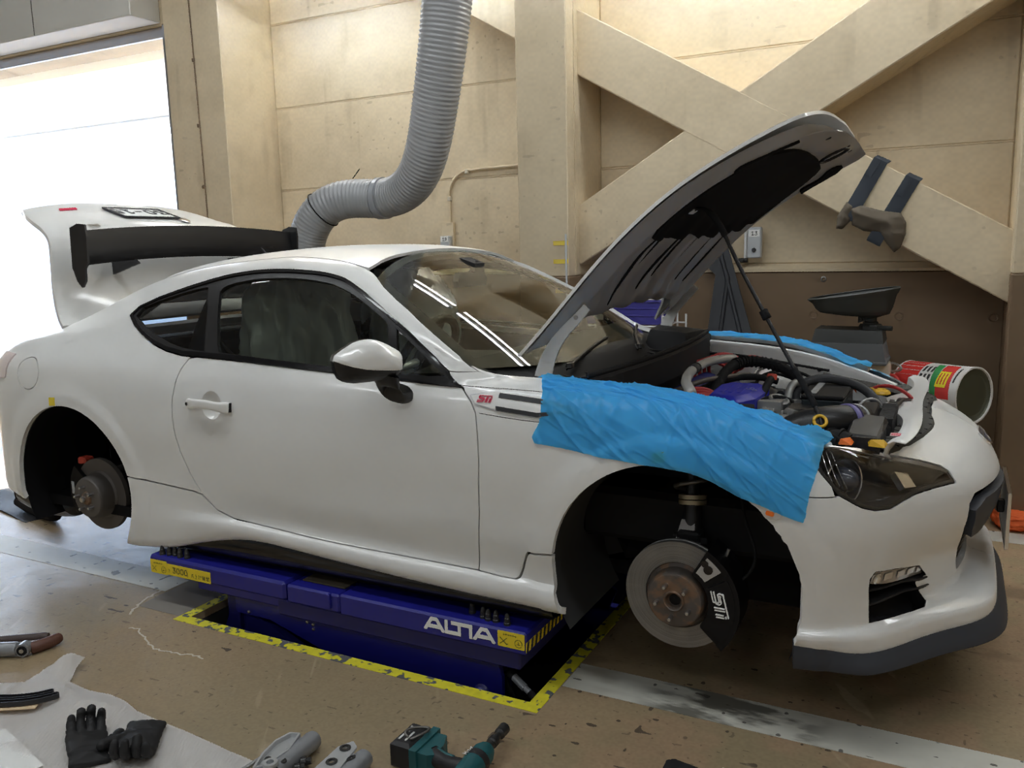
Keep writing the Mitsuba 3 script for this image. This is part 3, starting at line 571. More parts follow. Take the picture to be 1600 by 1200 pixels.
A_F = A_F.buffer(.02).buffer(-.02).simplify(.001); A_R = A_R.simplify(.001)
hood_edge = W[11]
seal = O['seal']; nose_in = W[10] + .01
# -- panels
P_cup = Polygon([(.831 + .050 * math.cos(a), .6005 + .053 * math.sin(a)) for a in np.linspace(0, 2 * np.pi, 40)[:-1]])
P_door = pg(O['dlobot'][7:-1], [(1.893, .770)], O['doorfront'], O['doorbot'][::-1][:-1]).buffer(-GAP).difference(P_cup)
P_fender = pg(O['doorfront'], O['fendbot'], [(2.3, .27), (2.5, .3), (2.7, .5)], O['seam'], O['hl'][::-1][:3], [(2.948, .714), (2.970, .766), (2.962, .85), (2.93, 1.0), (2.87, 1.12), (2.78, 1.192), (1.897, 1.192)], O['pillarseam'][::-1], [(1.866, .90)]).difference(A_F).buffer(-GAP)
if P_fender.geom_type != 'Polygon': P_fender = max(P_fender.geoms, key=lambda g: g.area)
P_hl = pg(O['hl'])
P_bumper = pg([(2.6, .01), (2.745, .535)], O['seam'], O['hl'][:10], O['hl'][10:15], seal, [(3.83, nose_in), (TB, nose_in + .03), (TB, .01)]).difference(A_F)
P_grille = pg([(3.565, .585), (3.525, .545), (3.518, .44), (3.555, .34), (3.61, .26), (3.66, .20), (TB, .19), (TB, .60), (3.7, .595)])
P_fog = pg(O['fog']).buffer(.012).buffer(-.012)
P_bumper = P_bumper.difference(P_grille).difference(P_fog).difference(P_hl.buffer(.003)).buffer(-GAP)
P_skirt = pg([(.2, .02), (.24, .27)], [(.322, .268), (.50, .258), (.70, .250), (.742, .243)], O['doorbot'][10:] + [[0, -.004]], O['fendbot'] + [[.003, -.004]], [(2.3, .27), (2.3, .015), (.62, .015)]).difference(A_R).difference(A_F).buffer(-GAP / 2)
P_dlo = pg(O['dlotop'], [(1.893, .770)], O['dlobot'][::-1])
P_quarter = pg(O['doorbot'][:10], [(.742, .247), (.70, .254), (.50, .262), (.322, .272), (.2, .27), (-.1, .1), (-.43, .02), (-.95, .02), (-.95, 1.10), (-.6, 1.15), (-.42, 1.188), (-.1, 1.188), (.4, 1.188), (.9, 1.188), (1.30, 1.188)], O['wsnear'] + [[-.004, 0]], O['pillarseam'][::-1], O['dlotop'][::-1], O['dlobot'][:8]).difference(A_R).difference(P_dlo.buffer(.001)).buffer(-GAP)
if P_quarter.geom_type != 'Polygon': P_quarter = max(P_quarter.geoms, key=lambda g: g.area)
P_fuel = Polygon([(-.238 + .074 * math.cos(a), .6655 + .058 * math.sin(a)) for a in np.linspace(0, 2 * np.pi, 48)[:-1]]); P_tail = pg(O['tail'], ).buffer(.001)
P_quarter = P_quarter.difference(P_fuel.buffer(.003))
P_roof = pg([(.27, 1.196), (.9, 1.194), (1.30, 1.194), (1.365, 1.200), (1.352, 1.3), (1.342, 1.5), (1.338, W[13]), (.235, W[13]), (.24, 1.5)])
P_screen = pg(O['wsnear'][:-1] + [[.006, .004]], [(1.905, 1.19), (2.02, 1.4), (2.10, W[13]), (1.343, W[13]), (1.347, 1.5), (1.357, 1.3)])
P_rearglass = pg([(-.16, 1.215), (.255, 1.205), (.228, 1.5), (.222, W[13]), (-.22, W[13]), (-.21, 1.4)])
add_n = lambda P, **k: shell(P, F, .026, .026, **k)
both('door', add_n(P_door, rim=.02), 'paint_white', 30)
both('front_fender', add_n(P_fender, rim=.02), 'paint_white', 30)
both('quarter_panel', add_n(P_quarter, rim=.018), 'paint_white', 30)
both('side_skirt', shell(P_skirt, F, .026, .012, rim=.02), 'paint_white', 24)
both('fuel_lid', add_n(P_fuel, rim=.01), 'paint_white')
cpart('front_bumper', shell(P_bumper, F, .024, .018, rim=.025, close_sym=True), 'paint_white', 26)
cpart('roof', add_n(P_roof, rim=.012, close_sym=True), 'paint_white', 30)
# the windscreen is one smooth bent sheet between the pillars: across b in -1..1, down a in 0..1
_we = O['wsnear'][1:-1] + [[.002, .002]]; _ep, _ = F(_we); _ea = np.linspace(.12, .90, len(_we))
_ea = (np.r_[0, np.cumsum(np.linalg.norm(np.diff(_ep, axis=0), axis=1))]); _ea = .13 + .80 * _ea / _ea[-1]
_ef = [np.polyfit(_ea, _ep[:, k], 2) for k in range(3)]
def screen_pt(a, b):
    e = np.stack([np.polyval(c, a) for c in _ef], -1); ye = -e[..., 1]
    xc = 1.343 + (2.105 - 1.343) * a; zc = 1.388 - (1.388 - 1.002) * a + .050 * 4 * a * (1 - a) * .5
    k = 1 - np.abs(b) ** 2.4
    return np.stack([e[..., 0] + (xc - e[..., 0]) * k, b * ye, e[..., 2] + (zc - e[..., 2]) * k], -1)
def screen_fn(q):
    a, b = q[:, 0], q[:, 1]; h = 1e-3; P = screen_pt(a, b); N = np.cross(screen_pt(a, b + h) - screen_pt(a, b - h), screen_pt(a + h, b) - screen_pt(a - h, b)); N /= np.linalg.norm(N, axis=1)[:, None]
    return P, N * np.sign(N[:, 2:3])
cpart('windshield', shell(sbox(-.005, -1.006, 1.02, 1.006), screen_fn, .025, .03, rim=0, off=-.014), 'glass_screen', True)
cpart('rear_window', add_n(P_rearglass, off=-.004, rim=.004, close_sym=True), 'rear_glass', 30)
# ---------------------------------------------------------------- bonnet (raised), boot lid (raised) with wing
HO, HU, HV = np.array([2.02, 0, 1.045]), np.array([.776, 0, .631]), np.array([0, 1., 0]); HN = np.array([-.631, 0, .776])
_eu = CubicSpline([0, .143, .308, .461, .596, .71, .811, .904, .984, 1.085, 1.13], np.array([-.004, .012, .036, .055, .062, .058, .045, .028, .010, -.018, -.035]))
_ve = PchipInterpolator([0, .15, .4, .7, .9, 1.0, 1.06, 1.10, 1.12, 1.13], [.692, .70, .708, .70, .672, .64, .60, .50, .34, .0])
def hood_n(u, v, inner=False):
    ve = np.maximum(_ve(np.clip(u, 0, 1.13)), .05); q = np.clip(np.abs(v) / .70, 0, 1)
    if not inner: return _eu(u) + .035 * (1 - q ** 2.2)
    n = _eu(u) - .012 - .02 * np.clip(1 - q ** 2, 0, 1) - .022 * np.exp(-((np.abs(v) - .60 * ve / .7) / .05) ** 2)
    rib = np.sin(2 * np.pi * (v * 5.2 + u * 1.3)); win = np.clip((u - .16) / .08, 0, 1) * np.clip((.66 - u) / .10, 0, 1) * np.clip((.52 - np.abs(v)) / .06, 0, 1)
    n = n - .012 * np.clip(rib, -.5, .9) * win
    n = n - .014 * np.exp(-((u - .20 - .06 * (1 - q)) / .05) ** 2) * np.clip((.6 - np.abs(v)) / .1, 0, 1)
    return n - .018 * np.exp(-(((u - 1.04) / .05) ** 2 + (v / .22) ** 4)) + .012 * np.exp(-(((u - .92) / .05) ** 2 + (v / .35) ** 4))
def hood_fn(inner):
    def fn(q):
        u, v = q[:, 0], q[:, 1]; h = 1e-3
        p = lambda a, b: HO + a[:, None] * HU + b[:, None] * HV + hood_n(a, b, inner)[:, None] * HN
        P = p(u, v); N = np.cross(p(u + h, v) - P, p(u, v + h) - P); N /= np.linalg.norm(N, axis=1)[:, None]
        s = np.sign(N @ HN)[:, None]; N *= s
        return P, (-N if inner else N)
    return fn
uu = np.r_[np.linspace(0, 1.0, 40), np.linspace(1.0, 1.13, 40)[1:]]
rear = [(.0, .69), (.05, .64), (.11, .58), (.16, .50), (.19, .36), (.205, .18), (.21, 0)]
half = [(u, float(_ve(u))) for u in uu] 
P_hood = Polygon(half + [(u, -v) for u, v in half[::-1]] + [(u, -v) for u, v in rear] + [(u, v) for u, v in rear[::-1]]).buffer(0)
cpart('hood', shell(P_hood, hood_fn(False), .03, .03, rim=.010), 'paint_white', 30, label='white bonnet propped open')
P_in = P_hood.buffer(-.008)
cpart('hood__inner_panel', shell(P_in, hood_fn(True), .014, .014, rim=0, off=0), 'paint_inner', True, label='grey ribbed inner panel of the bonnet')
r_ = np.random.default_rng(5)
padp = [(.52, -.50), (.60, -.535), (.80, -.52), (.95, -.43), (.99, -.30), (1.0, -.10), (.985, .15), (.95, .36), (.86, .50), (.74, .56), (.62, .565)] + [(.555 + r_.uniform(-.025, .03) - .05 * (k / 9 - .5) ** 2, .55 - 1.02 * k / 9) for k in range(1, 9)]
P_pad = Polygon(spline(padp[:11], 40).tolist() + padp[11:]).buffer(0)
hin = hood_fn(True)
def pad_fn(q):
    P, N = hin(q); f = meshkit.fbm(np.c_[q * 9, 0 * q[:, 0]], 3, 4)[:, None]
    return P + N * (.004 + .012 * f), N
cpart('hood__insulator', shell(P_pad, pad_fn, .02, .02, rim=.012), 'cloth_dark', 60, label='black felt insulation pad')
for sgn in (-1, 1):
    e = Polygon(spline([(.84, sgn * .59), (.93, sgn * .575), (1.0, sgn * .535), (1.02, sgn * .50), (1.0, sgn * .49), (.92, sgn * .54), (.84, sgn * .56)], 30, True)).buffer(0)
    cpart('hood__edge_pad', shell(e, pad_fn, .02, .02, rim=.01), 'cloth_dark', 60)
slots = [[(.245, -.42), (.33, -.44), (.44, -.47), (.53, -.47)], [(.40, -.37), (.46, -.38), (.55, -.39)], [(.30, -.24), (.42, -.27), (.55, -.28)], [(.34, -.12), (.44, -.15), (.57, -.16)], [(.38, .03), (.48, .0), (.58, .0)], [(.32, .18), (.42, .17), (.56, .14)], [(.30, .34), (.42, .33), (.55, .29)]]
def hp(u, v, off=0.0, inner=True):
    P, N = hood_fn(inner)(np.array([[u, v]])); return P[0] + N[0] * off, N[0]
for s in slots:
    q = spline([(a, b, 0) for a, b in s], 14)[:, :2]; P, N = hin(q)
    cpart('hood__slot', tube(P + N * .001, .0045 * np.sin(np.linspace(.25, 2.9, 14)) + .0012, 6), 'matte_black', True)
for u, v in ((1.045, -.02),):
    pts = [hp(u + a, v + b, .012)[0] for a, b in ((-.03, -.035), (-.03, .035), (.03, .04), (.03, -.03))]
    cpart('hood__striker', tube(spline(pts, 40, True), .0045, 8), 'satin_black', True, label='black latch striker loop')
for u, v in ((1.08, .22), (1.09, .05), (1.07, -.25), (1.0, -.42), (.22, -.36), (.21, .25), (.23, .05)):
    P, N = hp(u, v); cpart('hood__plug', lathe([(0, .003), (.006, .002), (.009, 0), (.009, -.004)], P, N, 12), 'dark_grey', 30)
clip_p, clip_n = hp(.655, -.43, .004)
cpart('hood__rod_clip', frame(bx(-.012, .012, -.02, .02, 0, .012, .003), clip_p, np.cross(HV, clip_n), HV), 'white_plastic', label='white clip that holds the prop rod')
# hinges: curved arms from the scuttle to the bonnet
for s in (-1, 1):
    c = spline([(2.085, s * .635, .965), (2.10, s * .632, 1.02), (2.135, s * .63, 1.085), (2.19, s * .628, 1.145), (2.235, s * .628, 1.192)], 20)
    w = np.array([0, 1, 0]); T = np.gradient(c, axis=0); T /= np.linalg.norm(T, axis=1)[:, None]; b = np.cross(T, w)
    wd = np.interp(np.linspace(0, 1, 20), [0, .25, .6, 1], [.030, .024, .017, .013])
    G = np.array([[c[i] + sx * b[i] * wd[i] + sy * w * .004 for sx, sy in ((-1, -1), (1, -1), (1, 1), (-1, 1), (-1, -1))] for i in range(20)])
    m = cat([grid(G), hull(G[0]), hull(G[-1])]); m.merge_vertices(); m.fix_normals()
    cpart('hood__hinge', m, 'paint_white', False, label='white curved bonnet hinge arm')
    cpart('hood__hinge_bolt', lathe([(0, .006), (.007, .006), (.008, 0)], (2.20, s * .632, 1.16), (0, s, 0), 6), 'alloy')
# prop rod
rod = spline([(clip_p[0], clip_p[1], clip_p[2] - .004), (2.575, -.47, 1.47), (2.64, -.47, 1.36), (2.735, -.49, 1.19), (2.86, -.535, .985), (2.925, -.575, .875), (2.935, -.59, .84)], 60)
cpart('prop_rod', tube(rod, .006, 8), 'satin_black', True, label='thin black rod that props the bonnet')
cpart('prop_rod__grip', tube(rod[5:13], .010, 8), 'rubber', True)
cpart('prop_rod__grip', tube(rod[30:33], .013, 8), 'rubber', True)
cpart('prop_rod__lower_sleeve', tube(rod[44:54], .009, 8), 'rubber', True)

# boot lid, raised, and its wing
prof = spline([(-.215, 1.085), (-.262, 1.18), (-.292, 1.33), (-.312, 1.45), (-.335, 1.515), (-.385, 1.555), (-.50, 1.595), (-.62, 1.640), (-.70, 1.655), (-.715, 1.640)], 44)
def lid_pt(a, v):
    x, z = np.interp(a, np.linspace(0, 1, 44), prof[:, 0]), np.interp(a, np.linspace(0, 1, 44), prof[:, 1])
    h = np.interp(a, [0, .3, .55, .7, .85, 1], [.66, .64, .615, .60, .56, .50]); q = abs(v)
    z = z - (.05 * a + .03 * math.sin(math.pi * min(a * 1.4, 1))) * q ** 2.6; x = x - .05 * q ** 3 * (1 - a)
    return np.array([x, h * v, z])
vs = np.sin(np.linspace(-1, 1, 41) * math.pi / 2 * .97); vs /= vs.max()
G = np.array([[lid_pt(a, v) for v in vs] for a in np.linspace(0, 1, 44)])
m = thick(grid(G, flip=True), .022)
cpart('trunk_lid', m, 'paint_white', 35, label='white boot lid standing open')
mat('plate_white', rgb(.72, .73, .72), .4)
def lidframe(a, v, off=.002):
    P = lid_pt(a, v); X = lid_pt(a, v + .02) - P; Y = lid_pt(a + .02, v) - P; X /= np.linalg.norm(X); Y /= np.linalg.norm(Y); N = np.cross(X, Y)
    return P - N * 0 + (N if N[2] > 0 or N[0] > 0 else -N) * off, X, Y
P, X, Y = lidframe(.73, 0, .006)
cpart('trunk_lid__number_plate', frame(bx(-.165, .165, -.083, .083, 0, .003, .001), P, X, Y), 'plate_white', label='white number plate facing up')
cpart('trunk_lid__plate_frame', frame(prism(rpoly(.345, .18, .01).difference(rpoly(.32, .155, .008)), .006), P, X, Y), 'dark_grey')
# the digits are read from behind the car: drawn upside down to the camera
tm = meshkit.text_mesh('30-15', .075, .0015, True); tm.apply_translation((-tm.bounds[1, 0] / 2, -.055, .003)); tm = mv(tm, rz=180)
cpart('trunk_lid__plate_digits', frame(tm, P, X, Y), 'dark_grey')
P, X, Y = lidframe(.62, .30, .004); cpart('trunk_lid__badge', frame(lathe([(0, .006), (.028, .005), (.036, .001), (.036, -.002)], (0, 0, 0), (0, 0, 1), 28), P, X, Y).copy(), 'chrome', 30, label='oval chrome badge')
P, X, Y = lidframe(.84, -.62, .002); cpart('trunk_lid__red_emblem', frame(prism(Polygon([(-.05, -.012), (.04, -.012), (.05, .012), (-.04, .012)]), .003), P, X, Y), 'red_print')
P, X, Y = lidframe(.56, -.62, .003); tm = meshkit.text_mesh('BRZ', .022, .003, True); tm.apply_translation((-tm.bounds[1, 0] / 2, -.011, 0)); cpart('trunk_lid__script', frame(mv(tm, rz=180), P, X, Y), 'chrome')
# wing: aerofoil section swept across, endplates, two struts
def wing_pt(c, y, top):
    th = .016 * math.sin(math.pi * min(max(c, 0), 1) ** .7) * (1 if top else -.25)
    arch = .030 * (1 - (y / .66) ** 2)
    return np.array([-.115 + .018 * c + th - .02 * (1 - (y / .66) ** 2), y, 1.345 + .150 * c + arch])
ys = np.linspace(-.655, .655, 31); loop = [(c, True) for c in np.linspace(0, 1, 12)] + [(c, False) for c in np.linspace(1, 0, 12)]
G = np.array([[wing_pt(c, y, t) for c, t in loop] for y in ys])
cpart('rear_wing', cat([grid(G), hull(G[0]), hull(G[-1])]), 'satin_black', 40, label='black rear wing on the open boot lid')
ep = Polygon([(-.105, 1.26), (-.085, 1.285), (-.082, 1.335), (-.060, 1.36), (-.052, 1.47), (-.058, 1.515), (-.10, 1.52), (-.145, 1.505), (-.152, 1.34), (-.13, 1.285)]).buffer(.006)
for s in (-1, 1):
    e = prism(ep, .010); e = frame(e, (0, s * .655 + .005, 0), (1, 0, 0), (0, 0, 1)); cpart('rear_wing__endplate', e, 'satin_black')
for s in (-1, 1):
    st = hull([(-.125, s * .36 + d, 1.37) for d in (-.006, .006)] + [(-.10, s * .36 + d, 1.35) for d in (-.006, .006)] + [(-.285, s * .36 + d, 1.30) for d in (-.006, .006)] + [(-.285, s * .36 + d, 1.36) for d in (-.006, .006)])
    cpart('rear_wing__strut', st, 'satin_black')
cpart('trunk_lid__lift_arm', tube(spline([(-.24, .60, 1.09), (-.27, .63, 1.2), (-.29, .62, 1.28)], 12), .012, 8), 'satin_black', True)
# antenna on the roof
cpart('roof_antenna', tube([(.12, .30, 1.31), (.02, .30, 1.41)], [.009, .004], 8), 'satin_black', True)
cpart('roof_antenna__base', hull([(.15, .28, 1.300), (.15, .32, 1.300), (.08, .28, 1.285), (.08, .32, 1.285), (.125, .29, 1.33), (.125, .31, 1.33)]), 'satin_black')
# ---------------------------------------------------------------- glass, trim, lamps, mirrors, badges
def S(t, w, off=0.0):
    P, N = F(np.array([[t, w]])); return P[0] + N[0] * off, N[0]
def SF(t, w, off=0.0):
    """A frame on the near side: point, forward tangent, upward tangent, normal."""
    P, N = S(t, w, off); a = S(t + .004, w)[0] - S(t - .004, w)[0]; a /= np.linalg.norm(a); b = np.cross(N, a); b *= np.sign(b[2]) or 1
    return P, a, b, N
P_dg, P_qg, P_sg = pg(O['doorglass']), pg(O['quarterglass']), pg(O['sailglass'])
P_trim = P_dlo.buffer(-.0015).difference(P_dg).difference(P_qg).difference(P_sg)
P_bp = Polygon([(.640, .795), (.742, .795), (.715, .88), (.705, .96), (.70, 1.04), (.675, 1.045)]).intersection(P_trim)
both('window_trim', shell(P_trim, F, .02, .012, off=.001, rim=.014), 'satin_black', 30, label='black moulding round the side windows')
P_mould = P_dlo.buffer(-.0015).difference(P_dlo.buffer(-.016)); both('window_trim__moulding', shell(P_mould, F, .02, .008, off=.007, rim=.008), 'gloss_black', 30)
both('door__window', shell(P_dg.buffer(.004), F, .03, .03, off=-.008, rim=0), 'glass_side', True)
both('quarter_window', shell(P_qg.buffer(.004), F, .03, .03, off=-.006, rim=0), 'glass_tint', True)
both('door__sail_window', shell(P_sg.buffer(.004), F, .03, .03, off=-.006, rim=0), 'glass_side', True)
P_wf = sbox(-.003, -1.0, 1.015, 1.0).difference(Polygon([(.06, -.90), (.92, -.935), (.86, -.6), (.85, 0), (.86, .6), (.92, .935), (.06, .90), (.045, .5), (.04, 0), (.045, -.5)]).buffer(.03).buffer(-.03))
cpart('windshield__black_border', shell(P_wf, screen_fn, .02, .02, off=-.0165, rim=0), 'matte_black', True)
cpart('windshield__sticker', shell(sbox(.075, .60, .125, .70), screen_fn, .02, .02, off=-.018, rim=.001), 'white_plastic', True, label='small pale sticker high on the windscreen')
# door handle in its cup
hc = np.array([.831, .6005])
def cup_fn(q):
    P, N = F(q); r = np.linalg.norm((q - hc) / [.051, .054], axis=1); return P + N * (-.030 * np.clip(1 - r ** 2, 0, 1))[:, None], N
both('door__handle_cup', shell(P_cup.buffer(.001), cup_fn, .006, .006, rim=.002), 'paint_white', 60)
hp_ = [S(t, w, o)[0] for t, w, o in ((.722, .600, .006), (.745, .603, .022), (.79, .606, .034), (.85, .606, .035), (.895, .600, .026), (.925, .596, .007))]
hc_ = spline(hp_, 26); T = np.gradient(hc_, axis=0); T /= np.linalg.norm(T, axis=1)[:, None]
rr = []
for i in range(26):
    u = np.array([0, 0, 1.]); u -= T[i] * (u @ T[i]); u /= np.linalg.norm(u); v = np.cross(T[i], u); h = np.interp(i / 25, [0, .1, .3, .8, .95, 1], [.015, .021, .017, .0165, .0225, .020])
    rr.append([hc_[i] + u * h * math.copysign(abs(math.cos(a)) ** .6, math.cos(a)) + v * .010 * math.copysign(abs(math.sin(a)) ** .7, math.sin(a)) for a in np.linspace(0, 2 * np.pi, 21)])
rr = np.array(rr); m = cat([grid(rr), hull(rr[0]), hull(rr[-1])]); m.merge_vertices(); m.fix_normals()
both('door__handle', m, 'paint_white', 50)
P, a, b, N = SF(.738, .603, .031); cpart('door__keyhole', frame(prism(Point(0, 0).buffer(.006), .002), P, a, b), 'matte_black')
P, a, b, N = SF(.915, .597, .010); cpart('door__handle_gap', frame(prism(rpoly(.004, .034, .0018), .014, -.012), P + a * .014, a, b), 'matte_black')
# wing mirrors: a rounded wedge, its long axis swept back outwards, split obliquely into white cap and black housing
e1 = np.array([.45, .89, 0]); e1 /= np.linalg.norm(e1); e2 = np.array([e1[1], -e1[0], 0]); MC = np.array([1.655, -.985, 1.049])
def mpt(a, b, d=0.0): return MC + e1 * a + e2 * d + np.array([0, 0, b])
px2 = lambda P: [((x - 575) * .00200, (563 - y) * .00186) for x, y in P]
cap_o = Polygon(px2(spline([(516, 557), (519, 549), (531, 541), (549, 531.5), (570, 527.5), (590, 530.5), (610, 540.5), (626, 551), (631.5, 560), (632, 572), (631, 582), (615, 582), (600, 580), (580, 577.5), (560, 574), (538, 567.5), (523, 561)], 80, True)[:, :2] if False else [(516, 557), (519, 549), (531, 541), (549, 531.5), (560, 528.5), (570, 527.5), (580, 528.2), (590, 530.5), (600, 535), (610, 540.5), (620, 547), (628, 553), (631.5, 560), (632, 572), (631, 582), (615, 582), (600, 580), (580, 577.5), (560, 574), (538, 567.5), (523, 561)]))
low_o = Polygon(px2([(516, 557), (523, 561), (538, 567.5), (560, 574), (580, 577.5), (600, 580), (615, 582), (631, 582), (630, 588), (622, 592), (604, 597), (575, 598.5), (548, 598), (534, 595), (525, 589), (519, 575)]))
all_o = cap_o.union(low_o).buffer(.001)
def pillow(front):
    def fn(q):
        dm = np.array([all_o.exterior.distance(Point(*x)) for x in q]); r = np.clip(dm / .055, 0, 1)
        d = (.052 if front else -.048) * np.sqrt(np.clip(1 - (1 - r) ** 2, 0, 1)); P = np.array([mpt(a, b, c) for (a, b), c in zip(q, d)])
        return P, np.tile(e2 if front else -e2, (len(q), 1))
    return fn
both('mirror', cat([shell(cap_o, pillow(True), .006, .006, rim=0), shell(cap_o, pillow(False), .006, .006, rim=0)]), 'paint_white', 50, label='white capped door mirror')
both('mirror__lower_housing', cat([shell(low_o.buffer(-.0008), pillow(True), .006, .006, rim=0), shell(low_o.buffer(-.0008), pillow(False), .006, .006, rim=0)]), 'satin_black', 50)
fr = []
fc = spline([mpt(.050, -.045), mpt(.062, -.078), mpt(.072, -.104), (1.695, -.872, .932)], 16)
for i in range(16):
    q = i / 15; hw = np.interp(q, [0, .35, .8, 1], [.052, .041, .038, .040]); hd_ = np.interp(q, [0, .5, 1], [.030, .026, .030])
    ax_ = np.array([.80, .35, -.25]); ax_ /= np.linalg.norm(ax_); dn = np.interp(q, [0, .6, 1], [0, .5, 1]); bx_ = np.array([.45, -.75, 0]) * (1 - dn) + np.array([.15, -.1, .95]) * dn; bx_ /= np.linalg.norm(bx_)
    fr.append([fc[i] + ax_ * hw * math.copysign(abs(math.cos(a)) ** .75, math.cos(a)) + bx_ * hd_ * math.copysign(abs(math.sin(a)) ** .8, math.sin(a)) for a in np.linspace(0, 2 * np.pi, 29)])
fr = np.array(fr); both('mirror__foot', cat([grid(fr), hull(fr[0]), hull(fr[-1])]), 'satin_black', 50)
# front wing garnish with its two dark slats and badge
P_g = pg(spline(O['vent2'][[0, 1, 2, 3, 4, 5, 6, 7, 8, 9, 10, 11]], 60)) if False else Polygon([(1.935, .735), (2.02, .755), (2.17, .748), (2.27, .735), (2.325, .714), (2.27, .690), (2.18, .676), (2.03, .688), (1.955, .705)]).buffer(.006).buffer(-.006)
both('fender_garnish', shell(P_g, F, .015, .012, off=.004, rim=.005), 'paint_white', 40, label='white side garnish with dark slats behind the front wheel')
P_frame = P_g.buffer(.005).difference(P_g.buffer(-.0005)); both('fender_garnish__rim', shell(P_frame, F, .02, .012, off=.003, rim=.004), 'silver', 40)
for pts in ([(2.035, .748), (2.17, .738), (2.30, .716), (2.17, .7245), (2.035, .733)], [(2.030, .700), (2.17, .690), (2.30, .712), (2.17, .678), (2.032, .687)]):
    both('fender_garnish__slat', shell(Polygon(pts).buffer(.0015), F, .02, .02, off=.0062, rim=.003), 'dark_grey', 40)
def strokes(paths, w, h):
    return prism(unary_union([LineString(p).buffer(w / 2, cap_style=2, join_style=2) for p in paths]), h)
def sti(h):
    """The three-letter S T i mark of double strokes, lower-left at the origin."""
    L = []
    for d in (0, .30):
        L.append([(1.55 + .18, 1.0 - d * .55), (.42 - d * .10, 1.0 - d * .55), (.28, .72), (.34, .56 if not d else .60), (.98, .56), (1.05, .42), (.92, .06 + d * .5), (0 + .0, .06 + d * .5)] if not d else [(.62, .80), (.52, .70), (1.12, .70), (1.22, .50), (1.10, .28), (.05, .28)])
    L += [[(1.10, 1.0), (2.45, 1.0)], [(1.62, .86), (1.40, 0)], [(1.84, .86), (1.62, 0)], [(2.18, .66), (2.0, 0)], [(2.40, .66), (2.22, 0)], [(2.27, .80), (2.47, .80)]]
    m = strokes(L, .10, .15); m.apply_scale(h); return m
def put_on(mesh, t, w, off, far=False, rz=0):
    P, a, b, N = SF(t, w, off); m = mv(mesh, rz=rz); return frame(m, P, a, np.cross(N, a))
m = sti(.021); m.apply_translation((-.024, -.010, 0)); cpart('fender_garnish__mark', put_on(m, 1.985, .7225, .0045), 'red_print', False)
# creases of the front wing above and below the garnish
for pts in ([(1.868, .86), (1.95, .80), (2.05, .782), (2.17, .775), (2.27, .768), (2.34, .752), (2.375, .73), (2.35, .700)], [(2.35, .700), (2.30, .678), (2.22, .664), (2.12, .661), (1.97, .668)]):
    q = spline([(x, y, 0) for x, y in pts], 50)[:, :2]; P, N = F(q); both('front_fender__groove', tube(P - N * .0006, .0015, 5), 'dark_grey', True)
# headlamp: lens over a black housing with reflectors and projector
P_lens = P_hl.buffer(-.002)
hlV = lambda s, t, w: S(t, w, s)
def deep_fn(d):
    def fn(q):
        P, N = F(q); dm = np.array([P_lens.exterior.distance(Point(*x)) for x in q]); return P - N * (d * np.clip(dm / .03, 0, 1))[:, None], N
    return fn
for side in (0, 1):
    f_ = (lambda m: flip_y(m)) if side else (lambda m: m)
    k = cpart('headlamp', f_(shell(P_lens, deep_fn(.075), .012, .012, rim=0, off=-.012)), 'hl_black', 30, label='swept headlamp with a black bezel')
    add(k + '__lens', f_(shell(P_lens, F, .02, .02, off=.001, rim=.008)), 'lens_clear', 60)
    add(k + '__seal', f_(shell(P_lens.buffer(.004).difference(P_lens.buffer(-.010)), F, .02, .012, off=-.003, rim=.01)), 'satin_black', 40)
    def bowl(t, w, r, depth, m_, r2=None):
        P, a, b, N = SF(t, w, -.030); ax = np.array([.80, -.60, .05]); ax = ax / np.linalg.norm(ax)
        pr = [(r * math.sin(x), -depth * math.cos(x)) for x in np.linspace(.05, math.pi / 2, 14)] + [(r * 1.04, .002), (r * 1.04, -.012)]
        return f_(lathe(pr, P - N * .012, ax, 32)), P, ax
    m, P, ax = bowl(3.070, .685, .062, .050, 'chrome'); add(k + '__reflector', m, 'chrome', 40)
    add(k + '__projector', f_(lathe([(0, .030), (.012, .028), (.022, .020), (.030, .006), (.033, -.01), (.033, -.04)], P - [.0, -.01, 0], ax, 28)), 'lens_dark', 40)
    # chrome ribs behind the corner lamp and inner fins
    for i, (t0, w0, t1, w1) in enumerate([(2.992, .765, 3.010, .665), (3.008, .770, 3.030, .655), (3.026, .772, 3.052, .650)]):
        q = spline([(t0, w0, 0), ((t0 + t1) / 2 - .004, (w0 + w1) / 2, 0), (t1, w1, 0)], 12)[:, :2]; Pq, Nq = F(q)
        G = np.stack([Pq - Nq * .012 + [0, 0, 0], Pq - Nq * .045 + [.012, 0, 0]], 1); add(k + '__rib', f_(thick(grid(G), .002)), 'chrome', 30)
    Pq, Nq = F(np.array([(3.275, .715), (3.325, .708), (3.325, .655), (3.275, .655)])); Pq = Pq - Nq * .028
    add(k + '__position_lamp', f_(hull(np.vstack([Pq, Pq - Nq * .02]))), 'chrome', False)
    q = np.array([(2.975, .768), (3.02, .795), (3.13, .771), (3.25, .747), (3.25, .736), (3.13, .758), (3.02, .779)]); add(k + '__chrome_strip', f_(shell(Polygon(q), F, .02, .01, off=.004, rim=.006)), 'chrome_soft', 40)
